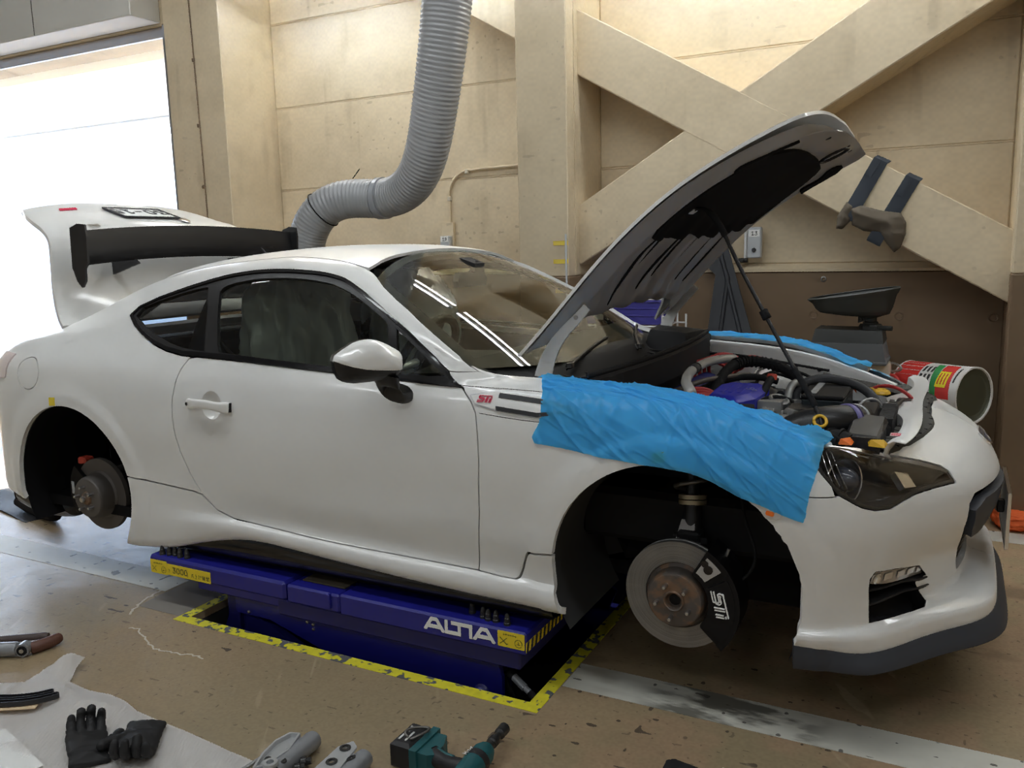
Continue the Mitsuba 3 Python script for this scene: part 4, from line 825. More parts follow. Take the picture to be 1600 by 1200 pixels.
# front bumper: grille, plate panel, fog lamp, lip
cpart('front_bumper__grille_panel', shell(Polygon([(3.540, .515), (3.552, .43), (3.585, .385), (TB, .36), (TB, .56), (3.62, .555)]), F, .02, .02, off=.012, rim=.03, close_sym=True), 'lip_black', 30, label='black plastic panel across the upper grille')
cpart('front_bumper__grille_back', shell(P_grille.buffer(.015), F, .03, .03, off=-.045, rim=0, close_sym=True), 'matte_black', 40)
for w0 in (.22, .26, .30, .34):
    q = np.array([(t, w0) for t in np.linspace(3.60 + .4 * max(0, .24 - w0), TB, 20)]); P, N = F(q); P = P - N * .02; tb = tube(P, .006, 6); cpart('front_bumper__grille_bar', cat([tb, flip_y(tb)]), 'satin_black', True)
nP = S(TB, W[9] + .0, .0)[0]
both('front_bumper__fog_recess', shell(P_fog.buffer(.006), F, .02, .02, off=-.055, rim=0), 'matte_black', 40)
wall_ = []
e = np.array(P_fog.exterior.coords); Pq, Nq = F(e); G = np.stack([Pq, Pq - Nq * .055], 1)
both('front_bumper__fog_rim', grid(G), 'satin_black', 40)
for s0, s1 in (((3.128, .285), (3.40, .262)), ((3.128, .228), (3.42, .222)), ):
    q = spline([(s0[0], s0[1], 0), ((s0[0] + s1[0]) / 2, (s0[1] + s1[1]) / 2 + .002, 0), (s1[0], s1[1], 0)], 24)[:, :2]; Pq, Nq = F(q)
    off = np.interp(np.linspace(0, 1, 24), [0, .6, .85, 1], [-.022, -.012, .004, .001]); h = np.interp(np.linspace(0, 1, 24), [0, .7, 1], [.012, .011, .003])
    C_ = Pq + Nq * off[:, None]; up = np.array([0, 0, 1.])
    G = np.array([[C_[i] + up * h[i] * .8 - Nq[i] * .03, C_[i] + up * h[i] * .5, C_[i] + Nq[i] * .004, C_[i] - up * h[i] * .5, C_[i] - up * h[i] * .8 - Nq[i] * .03, C_[i] + up * h[i] * .8 - Nq[i] * .03] for i in range(24)])
    both('front_bumper__fog_fin', grid(G), 'satin_black', 30)
P_fl = pg(O['foglamp']).buffer(.004).buffer(-.002)
both('front_bumper__fog_lamp', shell(P_fl, F, .012, .012, off=-.010, rim=.03), 'fog_lens', 40, label='clear daytime lamp above the black slats')
for t0 in (3.15, 3.20, 3.26, 3.31, 3.36):
    P, a, b, N = SF(t0, .335 - (t0 - 3.15) * .13, -.009); both('front_bumper__fog_facet', frame(bx(-.016, .016, -.010, .010, 0, .003, .001), P, a, np.cross(N, a)), 'chrome_soft')
P, a, b, N = SF(3.152, .330, -.004); both('front_bumper__fog_bulb', frame(lathe([(0, .004), (.010, .003), (.014, 0)], (0, 0, 0), (0, 0, 1), 18), P, a, np.cross(N, a)), 'chrome', 30)
# side marker in the bumper corner
both('side_marker', shell(pg(O['marker']).difference(A_F.buffer(.004)).buffer(.002), F, .012, .012, off=.003, rim=.006), 'marker_lens', 40, label='clear wing marker lamp with an amber bulb')
P, a, b, N = SF(2.845, .500, .0035); cpart('side_marker__bulb', frame(rmesh := prism(rpoly(.022, .012, .005), .002), P, a, np.cross(N, a)), 'orange_plastic')
# badge on the nose
bw0 = .752
eP, eN = F(np.array([[TB, bw0]])); eP, eN = eP[0] * [1, 0, 1], eN[0] * [1, 0, 1]; eN /= np.linalg.norm(eN); eX = np.array([0, 1., 0]); eY = np.cross(eN, eX)
el = lambda a, b: Polygon([(TB - a * math.cos(t), bw0 + b * math.sin(t)) for t in np.linspace(-math.pi / 2, math.pi / 2, 30)])
cpart('badge', shell(el(.064, .034), F, .01, .01, off=.004, rim=.006, close_sym=True), 'badge_blue', 40, label='oval nose badge with small stars in a chrome ring')
cpart('badge__ring', shell(el(.070, .040).difference(el(.062, .032).union(sbox(TB - .001, bw0 - .032, TB + .1, bw0 + .032))), F, .01, .01, off=.007, rim=.008, close_sym=True), 'chrome', 40)
star = lambda r: Polygon([((r if i % 2 == 0 else r * .28) * math.sin(i * math.pi / 4), (r if i % 2 == 0 else r * .28) * math.cos(i * math.pi / 4)) for i in range(8)])
for (x, y, r) in ((-.030, .006, .016), (-.002, .016, .009), (.018, .010, .009), (.034, .002, .009), (.014, -.010, .009), (-.008, -.014, .009)):
    q_ = F(np.array([[TB - abs(x), bw0 + y]])); sp, sn = q_[0][0] * [1, -np.sign(x) or 1, 1], q_[1][0] * [1, -np.sign(x) or 1, 1]; sx = np.cross([0, 0, 1.], sn); cpart('badge__star', frame(prism(star(r), .002), sp + sn * .0042, sx, np.cross(sn, sx)), 'chrome')
# black lip below the bumper blade
ts = np.r_[np.linspace(2.915, TB, 90)]; Pl, Nl = F(np.c_[ts, np.full(90, W[1])]); B2 = Pl.copy()
nn = base_nrm(ts); nn = np.stack([nn[:, 0], -nn[:, 1], 0 * ts], 1)
flare = np.interp(ts, [2.915, 3.0, 3.10, 3.3, 3.6, 3.7, TB], [.004, .012, .030, .034, .036, .034, .032]); drop = np.interp(ts, [2.915, 3.05, 3.15, 3.5, TB], [.055, .040, .036, .042, .044])
G = []
for i in range(90):
    p, n = Pl[i], nn[i]; u = np.array([0, 0, 1.])
    G.append([p - n * .05 + u * .004, p + n * .003 + u * .006, p + n * (.004 + flare[i] * .5) - u * drop[i] * .45, p + n * flare[i] - u * drop[i], p + n * (flare[i] - .004) - u * (drop[i] + .006), p - n * .03 - u * (drop[i] + .003), p - n * .05 + u * .004])
G = np.array(G); lm = cat([grid(G), hull(G[0])]); lm = cat([lm, flip_y(lm)])
cpart('front_bumper__lip', lm, 'lip_black', 30, label='black rubber lip under the front bumper')
P, a, b, N = SF(TB - .09, W[1], 0); cpart('front_bumper__lip_rivet', lathe([(0, .003), (.008, .002), (.010, 0)], Pl[-14] * [1, -1, 1] + [.031, 0, -.028], (1, 0, .2), 12), 'chrome', 30)
# front number plate, edge-on
cpart('front_plate', bx(3.422, 3.426, -.165, .165, .435, .600, .001), 'plate_white', label='front number plate seen edge-on')
cpart('front_plate__frame', cat([bx(3.419, 3.430, -.172, -.162, .43, .605, .001), bx(3.419, 3.430, .162, .172, .43, .605, .001), bx(3.419, 3.430, -.17, .17, .428, .436, .001), bx(3.419, 3.430, -.17, .17, .599, .607, .001)]), 'chrome')
cpart('front_plate__bracket', bx(3.40, 3.422, -.02, .02, .50, .54, .004), 'satin_black')
# tail lamp, rear bumper, sill under-spoiler
both('tail_lamp', shell(pg([(-.415, .645), (-.40, .70), (-.385, .742), (-.55, .76), (-.80, .75), (-.82, .66), (-.6, .63)]), F, .02, .02, off=.006, rim=.012), 'tail_lens', 40, label='red and clear tail lamp')
P_rb = Polygon([(-.952, .02), (TA, .02), (TA, 1.05), (-.952, 1.08)]); cpart('rear_bumper', shell(P_rb, F, .03, .03, rim=.02, close_sym=True), 'paint_white', 35)
us = []
xs = np.linspace(.36, 2.2, 60); zb = np.interp(xs, [.36, .6, .8, 1.2, 2.2], [.222, .228, .232, .236, .240]); zt = np.interp(xs, [.36, .55, .65, .8, 1.0, 1.4, 2.2], [.26, .275, .32, .35, .36, .335, .31])
G = np.array([[(x, -.790, t + .03), (x, -.835, t), (x, -.848, (t + b) / 2), (x, -.838, b + .006), (x, -.79, b), (x, -.74, b)] for x, t, b in zip(xs, zt, zb)])
both('sill', cat([grid(G)]), 'gloss_black', 50, label='gloss black sill below the white side skirt')
# ---------------------------------------------------------------- brakes, hubs, suspension, wheel wells
def studs(key, x, y, z, s, rot, m_='alloy'):
    for i in range(5):
        a = math.radians(rot + 72 * i); c = np.array([x + .05 * math.cos(a), y, z + .05 * math.sin(a)])
        cpart(key, lathe([(.0, .030), (.0045, .0295), (.0062, .027), (.0062, .0)] if 1 else 0, c, (0, s, 0), 14), m_, 40)
def ring_y(prof, x, z, s, n=72):
    """Profile of (radius, outward y) about the axle; s = -1 for the near side."""
    return lathe([(r, y) for r, y in prof], (x, 0, z), (0, s, 0), n)
XF, ZF, XR, ZR = 2.57, .361, 0.0, .3655
for s in (-1, 1):
    k = f'front_brake_disc'
    disc = ring_y([(.098, .752), (.100, .757), (.162, .757), (.163, .755), (.163, .742), (.160, .740), (.160, .736), (.163, .734), (.163, .727), (.161, .725), (.09, .725), (.09, .752), (.098, .752)], XF, ZF, s, 96)
    kk = cpart(k, disc, 'brake_disc_face', 35, label='front brake disc, wheel taken off')
    add(kk + '__hat', ring_y([(.030, .803), (.074, .803), (.079, .801), (.0845, .792), (.088, .760), (.098, .752), (.098, .740), (.03, .740)], XF, ZF, s, 64), 'rusty_hub', 35)
    add(kk + '__hub_bore', ring_y([(0, .790), (.018, .790), (.022, .795), (.0245, .809), (.028, .811), (.031, .807), (.031, .80)], XF, ZF, s, 40), 'rusty_hub', 30)
    add(kk + '__hub_cap', ring_y([(0, .7925), (.012, .7925), (.017, .7915)], XF, ZF, s, 30), 'matte_black', 30)
    for i in range(5):
        a = math.radians({-1: 118, 1: 62}[s] + 72 * i); c = (XF + .05 * math.cos(a), s * .803, ZF + .05 * math.sin(a))
        add(kk + '__stud' if i == 0 else kk + f'__stud_{i:03d}', lathe([(0, .026), (.0045, .026), (.0063, .0235), (.0063, 0)], c, (0, s, 0), 14), 'alloy', 40)
    # caliper: an annular block over the front of the disc
    def sect(r0, r1, a0, a1, n=24): 
        A = np.radians(np.linspace(a0, a1, n)); return Polygon([(XF + r0 * math.cos(a), ZF + r0 * math.sin(a)) for a in A] + [(XF + r1 * math.cos(a), ZF + r1 * math.sin(a)) for a in A[::-1]])
    body = sect(.098, .180, -43, 60).buffer(-.008).buffer(.008)
    bm = prism(body, .034); bm = frame(bm, (0, -.762, 0), (1, 0, 0), (0, 0, 1))
    bb = prism(sect(.166, .188, -43, 60), .12); bb = frame(bb, (0, -.680, 0), (1, 0, 0), (0, 0, 1))
    face = frame(prism(sect(.102, .176, -38, 30).buffer(-.004).buffer(.002), .006), (0, -.796, 0), (1, 0, 0), (0, 0, 1))
    f_ = (lambda m: m) if s < 0 else flip_y
    cp = cpart('front_brake_caliper', f_(cat([bm, bb, face])), 'gloss_caliper', False, label='black brake caliper with white letters')
    wdw = frame(prism(sect(.112, .172, 38, 57).buffer(-.003).buffer(.002), .004), (0, -.7965, 0), (1, 0, 0), (0, 0, 1)); add(cp + '__spring_plate', f_(wdw), 'silver', False)
    wd2 = frame(prism(Point(XF + .098, ZF + .108).buffer(.013).union(Point(XF + .088, ZF + .125).buffer(.010)), .003), (0, -.8005, 0), (1, 0, 0), (0, 0, 1)); add(cp + '__pin_cover', f_(wd2), 'gloss_black', False)
    t_ = sti(.034); t_.apply_translation((-.042, -.017, 0)); an = -76
    t_ = frame(mv(t_, rz=an), (XF + .132, -.8025, ZF + .012), (1, 0, 0), (0, 0, 1)); add(cp + '__mark', f_(t_), 'ink_white', False)
    add(cp + '__bleed_screw', f_(cyl((XF + .13, -.735, ZF + .13), (XF + .14, -.735, ZF + .155), .005, 8)), 'alloy')
    # knuckle, arm, strut
    kn = cat([hull([(XF - .03, -.70, ZF + .14), (XF + .03, -.70, ZF + .14), (XF - .06, -.70, ZF - .05), (XF + .06, -.70, ZF - .05), (XF - .02, -.66, ZF + .2), (XF + .02, -.66, ZF + .2), (XF - .05, -.64, ZF - .05), (XF + .05, -.64, ZF - .05)]), tube([(XF, -.68, ZF - .06), (XF - .02, -.50, ZF - .08), (XF - .06, -.32, ZF - .06)], .028, 10), tube([(XF, -.68, ZF - .06), (XF - .16, -.40, ZF - .07), (XF - .22, -.30, ZF - .06)], .022, 10), cyl((XF, -.72, ZF), (XF, -.30, ZF), .025, 12)])
    cpart('front_knuckle', f_(kn), 'steel_dark', 30)
    b0, b1 = np.array([2.582, -.655, .49]), np.array([2.560, -.585, .80])
    P_ = lambda q: b0 + (b1 - b0) * q
    st = cpart('front_strut', f_(cat([cyl(P_(-.05), P_(.36), .027, 24), cyl(P_(.36), P_(1.15), .020, 20)])), 'satin_black', 40, label='coilover strut with its spring')
    add(st + '__collar', f_(cat([cyl(P_(.36), P_(.40), .042, 28), cyl(P_(.41), P_(.45), .042, 28)])), 'gold_collar', 40)
    th = np.linspace(0, 2 * np.pi * 3.4, 130); ax = (b1 - b0) / np.linalg.norm(b1 - b0); u = np.cross(ax, [1, 0, 0]); u /= np.linalg.norm(u); v = np.cross(ax, u)
    coil = P_(.47) + np.outer(th / th[-1], (P_(1.12) - P_(.47))) + .052 * (np.cos(th)[:, None] * u + np.sin(th)[:, None] * v)
    add(st + '__spring', f_(tube(coil, .0065, 8)), 'steel_dark', True)
    add(st + '__bracket', f_(cat([bx(2.545, 2.615, -.70, -.64, .465, .535, .006), bx(2.53, 2.635, -.69, -.68, .50, .52, .002)])), 'satin_black')
    for q in ((2.552, .508), (2.610, .500)): add(st + '__bolt' if f'{st}__bolt' not in scene else st + '__bolt_001', f_(cyl((q[0], -.705, q[1]), (q[0], -.69, q[1]), .008, 6)), 'alloy')
    hz = spline([(2.66, -.72, .475), (2.74, -.72, .42), (2.775, -.70, .47), (2.74, -.66, .58), (2.70, -.60, .655), (2.665, -.56, .64), (2.66, -.56, .60)], 40)
    cpart('brake_hose', f_(tube(hz, .0045, 8)), 'rubber', True)
    cpart('wheel_sensor', f_(cat([cyl((2.705, -.50, .60), (2.74, -.50, .60), .014, 12), bx(2.735, 2.765, -.52, -.48, .575, .625, .004), cyl((2.745, -.525, .585), (2.745, -.525, .64), .005, 8), cyl((2.685, -.5, .60), (2.70, -.5, .60), .012, 12)])), 'dark_grey', 30)
    # wheel well
    def well(xc, zc, r, a0, a1, y0, y1, n=48):
        A = np.radians(np.linspace(a0, a1, n)); Y = np.linspace(y0, y1, 8)
        return grid([[(xc + r * math.cos(a), y, zc + r * math.sin(a)) for y in Y] for a in A])
    cpart('front_wheel_liner', f_(well(2.571, .424, .366, -28, 46, -.822, -.42)), 'liner_black', True)
    cpart('front_wheel_liner', f_(well(2.571, .424, .366, 46, 212, -.846, -.42)), 'liner_felt', True)
    cpart('front_wheel_liner__inner_panel', f_(hull([(2.18, y, z) for y in (-.425, -.41) for z in (.30, .66)] + [(2.62, y, z) for y in (-.425, -.41) for z in (.46, .80)] + [(2.5, y, z) for y in (-.425, -.41) for z in (.44, .80)])), 'liner_felt')
    cpart('front_wheel_liner__front_panel', f_(cat([hull([(x, y, z) for x in (2.62, 2.95) for y in (-.425, -.41) for z in (.24, .76)]), hull([(2.90, -.79, .235), (2.955, -.79, .235), (2.955, -.4, .235), (2.90, -.4, .235), (2.945, -.79, .52), (2.96, -.4, .52)])])), 'liner_black')
    cpart('front_wheel_liner__opening_panel', f_(frame(prism(Polygon([(2.665, .545), (2.70, .60), (2.77, .60), (2.805, .55), (2.80, .50), (2.75, .475), (2.70, .50)]).buffer(.012), .008), (0, -.428, 0), (1, 0, 0), (0, 0, 1))), 'dark_grey')
    cpart('front_arm_gaiter', f_(hull([(2.28, -.5, .42), (2.36, -.5, .50), (2.42, -.48, .46), (2.44, -.46, .36), (2.30, -.46, .33), (2.34, -.56, .40)])), 'liner_black')
    # rear
    rd = cpart('rear_brake_disc', ring_y([(.106, .748), (.157, .748), (.158, .746), (.158, .728), (.156, .726), (.09, .726), (.09, .748), (.106, .748)], XR, ZR, s, 72), 'disc_rear', 35, label='rear brake disc with a deep drum hat, wheel taken off')
    add(rd + '__hat', ring_y([(.024, .818), (.076, .818), (.084, .815), (.090, .806), (.098, .756), (.106, .748), (.106, .73), (.02, .73)], XR, ZR, s, 64), 'disc_rear', 35)
    add(rd + '__hub', ring_y([(0, .838), (.010, .838), (.013, .832), (.020, .828), (.026, .826), (.030, .818)], XR, ZR, s, 30), 'rusty_hub', 30)
    add(rd + '__hub_nut', ring_y([(0, .846), (.011, .846), (.013, .840), (.013, .83)], XR, ZR, s, 6), 'alloy', False)
    for i in range(5):
        a = math.radians(100 + 72 * i); c = (XR + .05 * math.cos(a), s * .818, ZR + .05 * math.sin(a)); add(rd + ('__stud' if i == 0 else f'__stud_{i:03d}'), lathe([(0, .026), (.0045, .026), (.0063, .0235), (.0063, 0)], c, (0, s, 0), 14), 'alloy', 40)
    def sect2(r0, r1, a0, a1, n=20):
        A = np.radians(np.linspace(a0, a1, n)); return Polygon([(XR + r0 * math.cos(a), ZR + r0 * math.sin(a)) for a in A] + [(XR + r1 * math.cos(a), ZR + r1 * math.sin(a)) for a in A[::-1]])
    rc = cpart('rear_brake_caliper', f_(frame(prism(sect2(.112, .182, 140, 215), .075), (0, -.690, 0), (1, 0, 0), (0, 0, 1))), 'gloss_caliper', False)
    for a_, z_ in ((-.155, .125), (-.20, -.035)):
        add(rc + '__red_clamp' if f'{rc}__red_clamp' not in scene else rc + '__red_clamp_001', f_(bx(a_ - .026, a_ + .026, -.72, -.67, ZR + z_ - .016, ZR + z_ + .016, .006)), 'red_clamp')
    add(rc + '__label', f_(bx(-.168, -.150, -.768, -.765, ZR - .012, ZR + .045, .001)), 'grey_plastic')
    cpart('rear_wheel_liner', f_(well(0, .42, .366, -30, 210, -.85, -.42)), 'liner_black', True)
    cpart('rear_wheel_liner__inner_panel', f_(hull([(x, y, z) for x, z in ((-.36, .30), (.36, .30), (.36, .62), (-.36, .62), (.2, .79), (-.2, .79)) for y in (-.42, -.40)])), 'liner_black')
    cpart('rear_arm', f_(cat([tube([(0, -.70, ZR - .07), (-.02, -.35, ZR - .10)], .03, 10), tube([(0, -.70, ZR + .08), (.05, -.40, ZR + .12)], .022, 10), tube([(-.02, -.68, ZR - .06), (.34, -.40, ZR - .05)], .026, 10), cyl((0, -.73, ZR), (0, -.3, ZR), .03, 12)])), 'steel_dark', 40)
    ex = spline([(-.30, -.66, .27), (-.42, -.62, .235), (-.62, -.60, .225), (-.80, -.58, .245)], 20)
    cpart('exhaust_tip', f_(tube(ex, .062, 20)), 'gloss_black', True)
    cpart('rear_diffuser', f_(hull([(-.38, -.80, .34), (-.38, -.3, .34), (-.80, -.5, .33), (-.80, -.2, .33), (-.42, -.78, .21), (-.78, -.48, .22), (-.42, -.3, .21), (-.8, -.2, .22)])), 'satin_black')
# the floor pan closes the car from below
cpart('floor_pan', cat([bx(-.45, 2.2, -.755, .755, .285, .33), bx(2.2, 3.1, -.41, .41, .25, .30), bx(-.75, -.4, -.4, .4, .30, .40)]), 'liner_black')
# ---------------------------------------------------------------- engine bay
def bay(key, m, mt, smooth=30, label=None): return cpart(key, m, mt, smooth, label=label)
bay('engine_block', cat([bx(2.20, 3.10, -.62, .62, .45, .62, .02), hull([(2.36, -.45, .60), (2.36, .45, .60), (2.84, -.45, .60), (2.84, .45, .60), (2.42, -.3, .72), (2.42, .3, .72), (2.78, -.3, .72), (2.78, .3, .72)])]), 'matte_black')
bay('firewall', cat([bx(2.16, 2.20, -.70, .70, .45, .90, .006)]), 'matte_black')
# scuttle: a black tray below the windscreen with a raised box at the far end
ys = np.linspace(-.70, .70, 41)
def cowl_sec(y):
    q = abs(y) / .70; xw = 2.115 - .20 * q ** 1.7; xf = 2.33 - .05 * q ** 2; z0 = .992 - .0 * q; dip = .05 * (1 - q ** 6)
    return [(xw - .05, y, z0 + .012), (xw + .015, y, z0 - .004), (xw + .05, y, z0 - .02 - dip * .6), (xw + .11, y, z0 - .028 - dip), (xf - .055, y, z0 - .035 - dip * .7), (xf - .045, y, z0 - .012), (xf - .012, y, z0 - .010), (xf, y, z0 - .02), (xf + .006, y, z0 - .10), (xf - .03, y, z0 - .115)]
G = np.array([cowl_sec(y) for y in ys])
bay('scuttle_panel', thick(grid(G), .004), 'matte_black', 40, label='black plastic scuttle panel below the windscreen')
for y in np.linspace(-.55, .55, 12): 
    c = np.array(cowl_sec(y)); bay('scuttle_panel__rib', hull([c[2] + [0, d, .003] for d in (-.004, .004)] + [c[4] + [0, d, .003] for d in (-.004, .004)] + [c[3] + [0, d, .010] for d in (-.004, .004)]), 'matte_black', False)
bay('scuttle_panel__seal', tube([np.array(cowl_sec(y))[6] + [0, 0, .008] for y in ys], .009, 8), 'rubber', True)
bay('scuttle_panel__corner_box', hull([(2.06, .42, .93), (2.26, .40, .93), (2.06, .66, .93), (2.30, .66, .93), (2.08, .46, 1.015), (2.24, .44, 1.005), (2.06, .66, 1.02), (2.27, .66, 1.0)]), 'matte_black', False)
for y0, y1 in ((-.52, .02), (.06, .52)):
    P = spline([(2.18 - .1 * abs(y0), y0, .985), (2.09 - .05 * abs((y0 + y1) / 2), (y0 + y1) / 2, 1.005), (2.05 - .1 * abs(y1), y1, 1.025)], 20); k = bay('wiper', tube(P, .007, 6), 'satin_black', True); add(k + '__blade', tube(P + [-.012, 0, -.008], .004, 6), 'rubber', True)
    add(k + '__pivot', lathe([(0, .016), (.012, .014), (.016, 0)], P[0], (0, 0, 1), 16), 'satin_black', 40)
# inner wings
for s in (-1, 1):
    ap = np.array([(2.20, .655, .955), (2.5, .655, .935), (2.75, .655, .895), (2.92, .64, .845), (3.06, .60, .80)])
    q = spline(ap, 30); up = np.array([0, 0, 1.])
    G = np.array([[p + [0, .045, -.004], p + [0, .02, .004], p + [0, .0, .0], p + [0, -.012, -.02], p + [0, -.02, -.10], p + [0, -.06, -.28 if s > 0 else -.12]] for p in q]); G[..., 1] *= s
    bay('inner_wing', thick(grid(G, flip=s > 0), .003), 'paint_white', 35, label='white painted inner wing of the engine bay')
    for x in np.linspace(2.3, 2.85, 7):
        z = np.interp(x, ap[:, 0], ap[:, 2]) - .05; bay('inner_wing__bolt', lathe([(0, .004), (.006, .003), (.008, 0)], (x, s * .638, z), (0, -s, .15), 10), 'dark_grey', 30)
    bay('inner_wing__ledge', hull([(2.20, s * y, z) for y, z in ((.64, .90), (.70, .965), (.60, .88))] + [(2.34, s * y, z) for y, z in ((.64, .88), (.70, .945), (.60, .87))]), 'dark_grey')
    tw = lathe([(0, .0), (.055, .0), (.07, -.008), (.082, -.03), (.086, -.07)], (2.60, s * .54, .845), (0, -s * .12, 1), 32); bay('strut_tower', tw, 'paint_white', 40)
    bay('strut_tower__top_nut', cat([lathe([(0, .03), (.012, .03), (.013, .0)], (2.60, s * .54, .845), (0, 0, 1), 6)] + [cyl((2.60 + .04 * math.cos(a), s * .54 + .04 * math.sin(a), .842), (2.60 + .04 * math.cos(a), s * .54 + .04 * math.sin(a), .858), .005, 6) for a in (0.5, 2.6, 4.7)]), 'alloy', 30)
    w_ = spline([(2.25, s * .63, .895), (2.45, s * .628, .892), (2.62, s * .625, .870), (2.8, s * .62, .845)], 30); bay('wing_harness', tube(w_, .006, 6), 'rubber', True)
    bay('wing_rail', hull([(2.78, s * .56, .83), (2.78, s * .60, .84), (3.08, s * .40, .80), (3.10, s * .44, .81), (2.78, s * .57, .80), (3.08, s * .41, .775)]), 'satin_black')
# strut bar
P = [(2.575, -.58, .875), (2.555, -.555, .925), (2.50, -.45, .94), (2.46, -.27, .945), (2.445, -.09, .945), (2.45, .08, .942), (2.50, .22, .935), (2.56, .34, .915), (2.60, .46, .88)]
sb = spline(P[:1] + [(2.545, -.555, .93)] + P[2:], 60)
bay('strut_bar', tube(sb[3:46], .0165, 14), 'alloy_matte', True, label='aluminium strut brace across the engine bay')
bay('strut_bar__joint', tube(sb[22:27], .0185, 14), 'dark_grey', True)
bay('strut_bar__foot', hull([(2.54, -.62, .852), (2.64, -.62, .852), (2.54, -.50, .852), (2.64, -.50, .852), (2.56, -.59, .885), (2.60, -.54, .885)]), 'alloy_matte')
# inlet manifold and cover in blue
mf = [hull([(x, y, z) for x, y, z in ((2.33, y0, .80), (2.33, y0 + .085, .80), (2.47, y0, .86), (2.47, y0 + .085, .86), (2.33, y0, .72), (2.52, y0 + .085, .74), (2.54, y0, .78), (2.54, y0 + .085, .78))]) for y0 in (-.20, -.09, .02, .13, .24)]
bay('inlet_manifold', cat(mf + [cyl((2.36, -.24, .80), (2.36, .36, .80), .055, 24)]), 'blue_engine', 30, label='dark blue inlet manifold')
cov = Polygon([(2.545, -.34), (2.53, -.14), (2.56, -.085), (2.66, -.075), (2.685, -.12), (2.675, -.30), (2.64, -.38)]).buffer(.012)
c1 = prism(cov, .04, .835); c2 = hull(np.c_[np.array(cov.exterior.coords), np.full(len(cov.exterior.coords), .875)].tolist() + np.c_[np.array(cov.buffer(-.022).exterior.coords), np.full(len(cov.buffer(-.022).exterior.coords), .892)].tolist())
bay('engine_cover', cat([c1, c2]), 'blue_plastic', 25, label='blue engine cover with embossed marks')
for i in range(3):
    bay('engine_cover__rib', bx(2.57 + i * .028, 2.582 + i * .028, -.30, -.15, .890, .8945, .001), 'blue_plastic')
mk = strokes([[(0, 0), (.9, 0), (.9, .45), (0, .45), (0, .9), (.9, .9)], [(1.2, 0), (1.2, .9), (1.9, .9), (1.9, .45), (1.3, .45)]], .1, .06); mk.apply_scale(.026); bay('engine_cover__mark', mv(mk, (2.635, -.20, .892), rz=-65), 'blue_mark', False)
# leads and hoses
def hose(key, P, r, m_, n=40, label=None): return bay(key, tube(spline(P, n), r, 10), m_, True, label=label)
for i in range(6):
    hose('ignition_lead', [(2.30 + .012 * i, .26 + .035 * i, .80), (2.32 + .014 * i, .30 + .03 * i, .90 + .004 * i), (2.40 + .012 * i, .36 + .028 * i, .895), (2.44, .42 + .03 * i, .84)], .007, 'red_rubber')
for i in range(4):
    hose('ignition_lead', [(2.48 - .012 * i, -.44 + .02 * i, .80), (2.50 - .012 * i, -.36 + .02 * i, .872 + .006 * i), (2.54, -.30 + .02 * i, .872), (2.56, -.25, .83)], .007, 'red_rubber')
hose('ignition_lead', [(2.62, -.06, .80), (2.635, .0, .865), (2.64, .06, .85), (2.66, .10, .78)], .008, 'red_rubber')
hose('ignition_lead', [(2.46, .30, .84), (2.52, .38, .92), (2.58, .42, .90)], .009, 'red_rubber')
hose('inlet_hose', [(2.50, -.18, .83), (2.53, -.02, .925), (2.58, .08, .945), (2.68, .10, .93), (2.76, .06, .895), (2.80, .02, .85)], .019, 'rubber', 50, 'thick black corrugated hose')
for q in np.linspace(.42, .72, 12):
    c = spline([(2.50, -.18, .83), (2.53, -.02, .925), (2.58, .08, .945), (2.68, .10, .93), (2.76, .06, .895), (2.80, .02, .85)], 101); i = int(q * 100); bay('inlet_hose__ring', tube(c[i:i + 2], .0225, 12), 'rubber', False)
hose('inlet_hose__end', [(2.772, .05, .885), (2.80, .02, .868)], .022, 'cast_alloy', 6)
hose('heater_pipe', [(2.33, -.42, .82), (2.42, -.28, .885), (2.50, -.12, .905), (2.60, .02, .905)], .009, 'pipe_brown')
hose('heater_pipe', [(2.32, -.30, .80), (2.45, -.15, .86), (2.60, .0, .90), (2.70, .02, .885)], .012, 'rubber')
hose('coolant_hose', [(2.79, -.12, .83), (2.79, -.10, .885), (2.83, -.08, .912), (2.90, -.06, .915), (3.0, -.10, .89), (3.05, -.14, .83)], .015, 'rubber_grey', 50, 'curved grey black coolant hose')
hose('coolant_hose', [(2.80, -.10, .90), (2.775, -.14, .90), (2.768, -.17, .865), (2.77, -.19, .81)], .013, 'cast_alloy')
hose('coolant_hose', [(2.72, -.52, .82), (2.80, -.56, .85), (2.86, -.60, .83), (2.88, -.62, .76)], .017, 'rubber_grey')
hose('dipstick_hose', [(2.675, -.28, .80), (2.685, -.14, .88), (2.69, -.06, .905)], .013, 'rubber')
bay('red_cap', lathe([(0, .022), (.014, .021), (.017, .016), (.017, 0)], (2.69, -.04, .90), (0, .2, 1), 10), 'red_clamp', 30, label='red cap on a black hose')
for P in ([(2.56, -.46, .78), (2.62, -.50, .84), (2.72, -.44, .85), (2.78, -.42, .80)], [(2.70, -.30, .80), (2.72, -.22, .87), (2.78, -.20, .86), (2.82, -.24, .80)], [(2.62, .02, .86), (2.66, .14, .895), (2.74, .16, .87)], [(2.88, -.40, .80), (2.93, -.48, .86), (2.98, -.44, .80)], [(2.60, .20, .87), (2.70, .26, .89), (2.80, .24, .86)]):
    hose('wiring', P, .006, 'rubber')
hose('wiring', [(2.62, -.52, .80), (2.66, -.53, .845), (2.70, -.50, .80)], .005, 'green_wire')
r9 = np.random.default_rng(9)
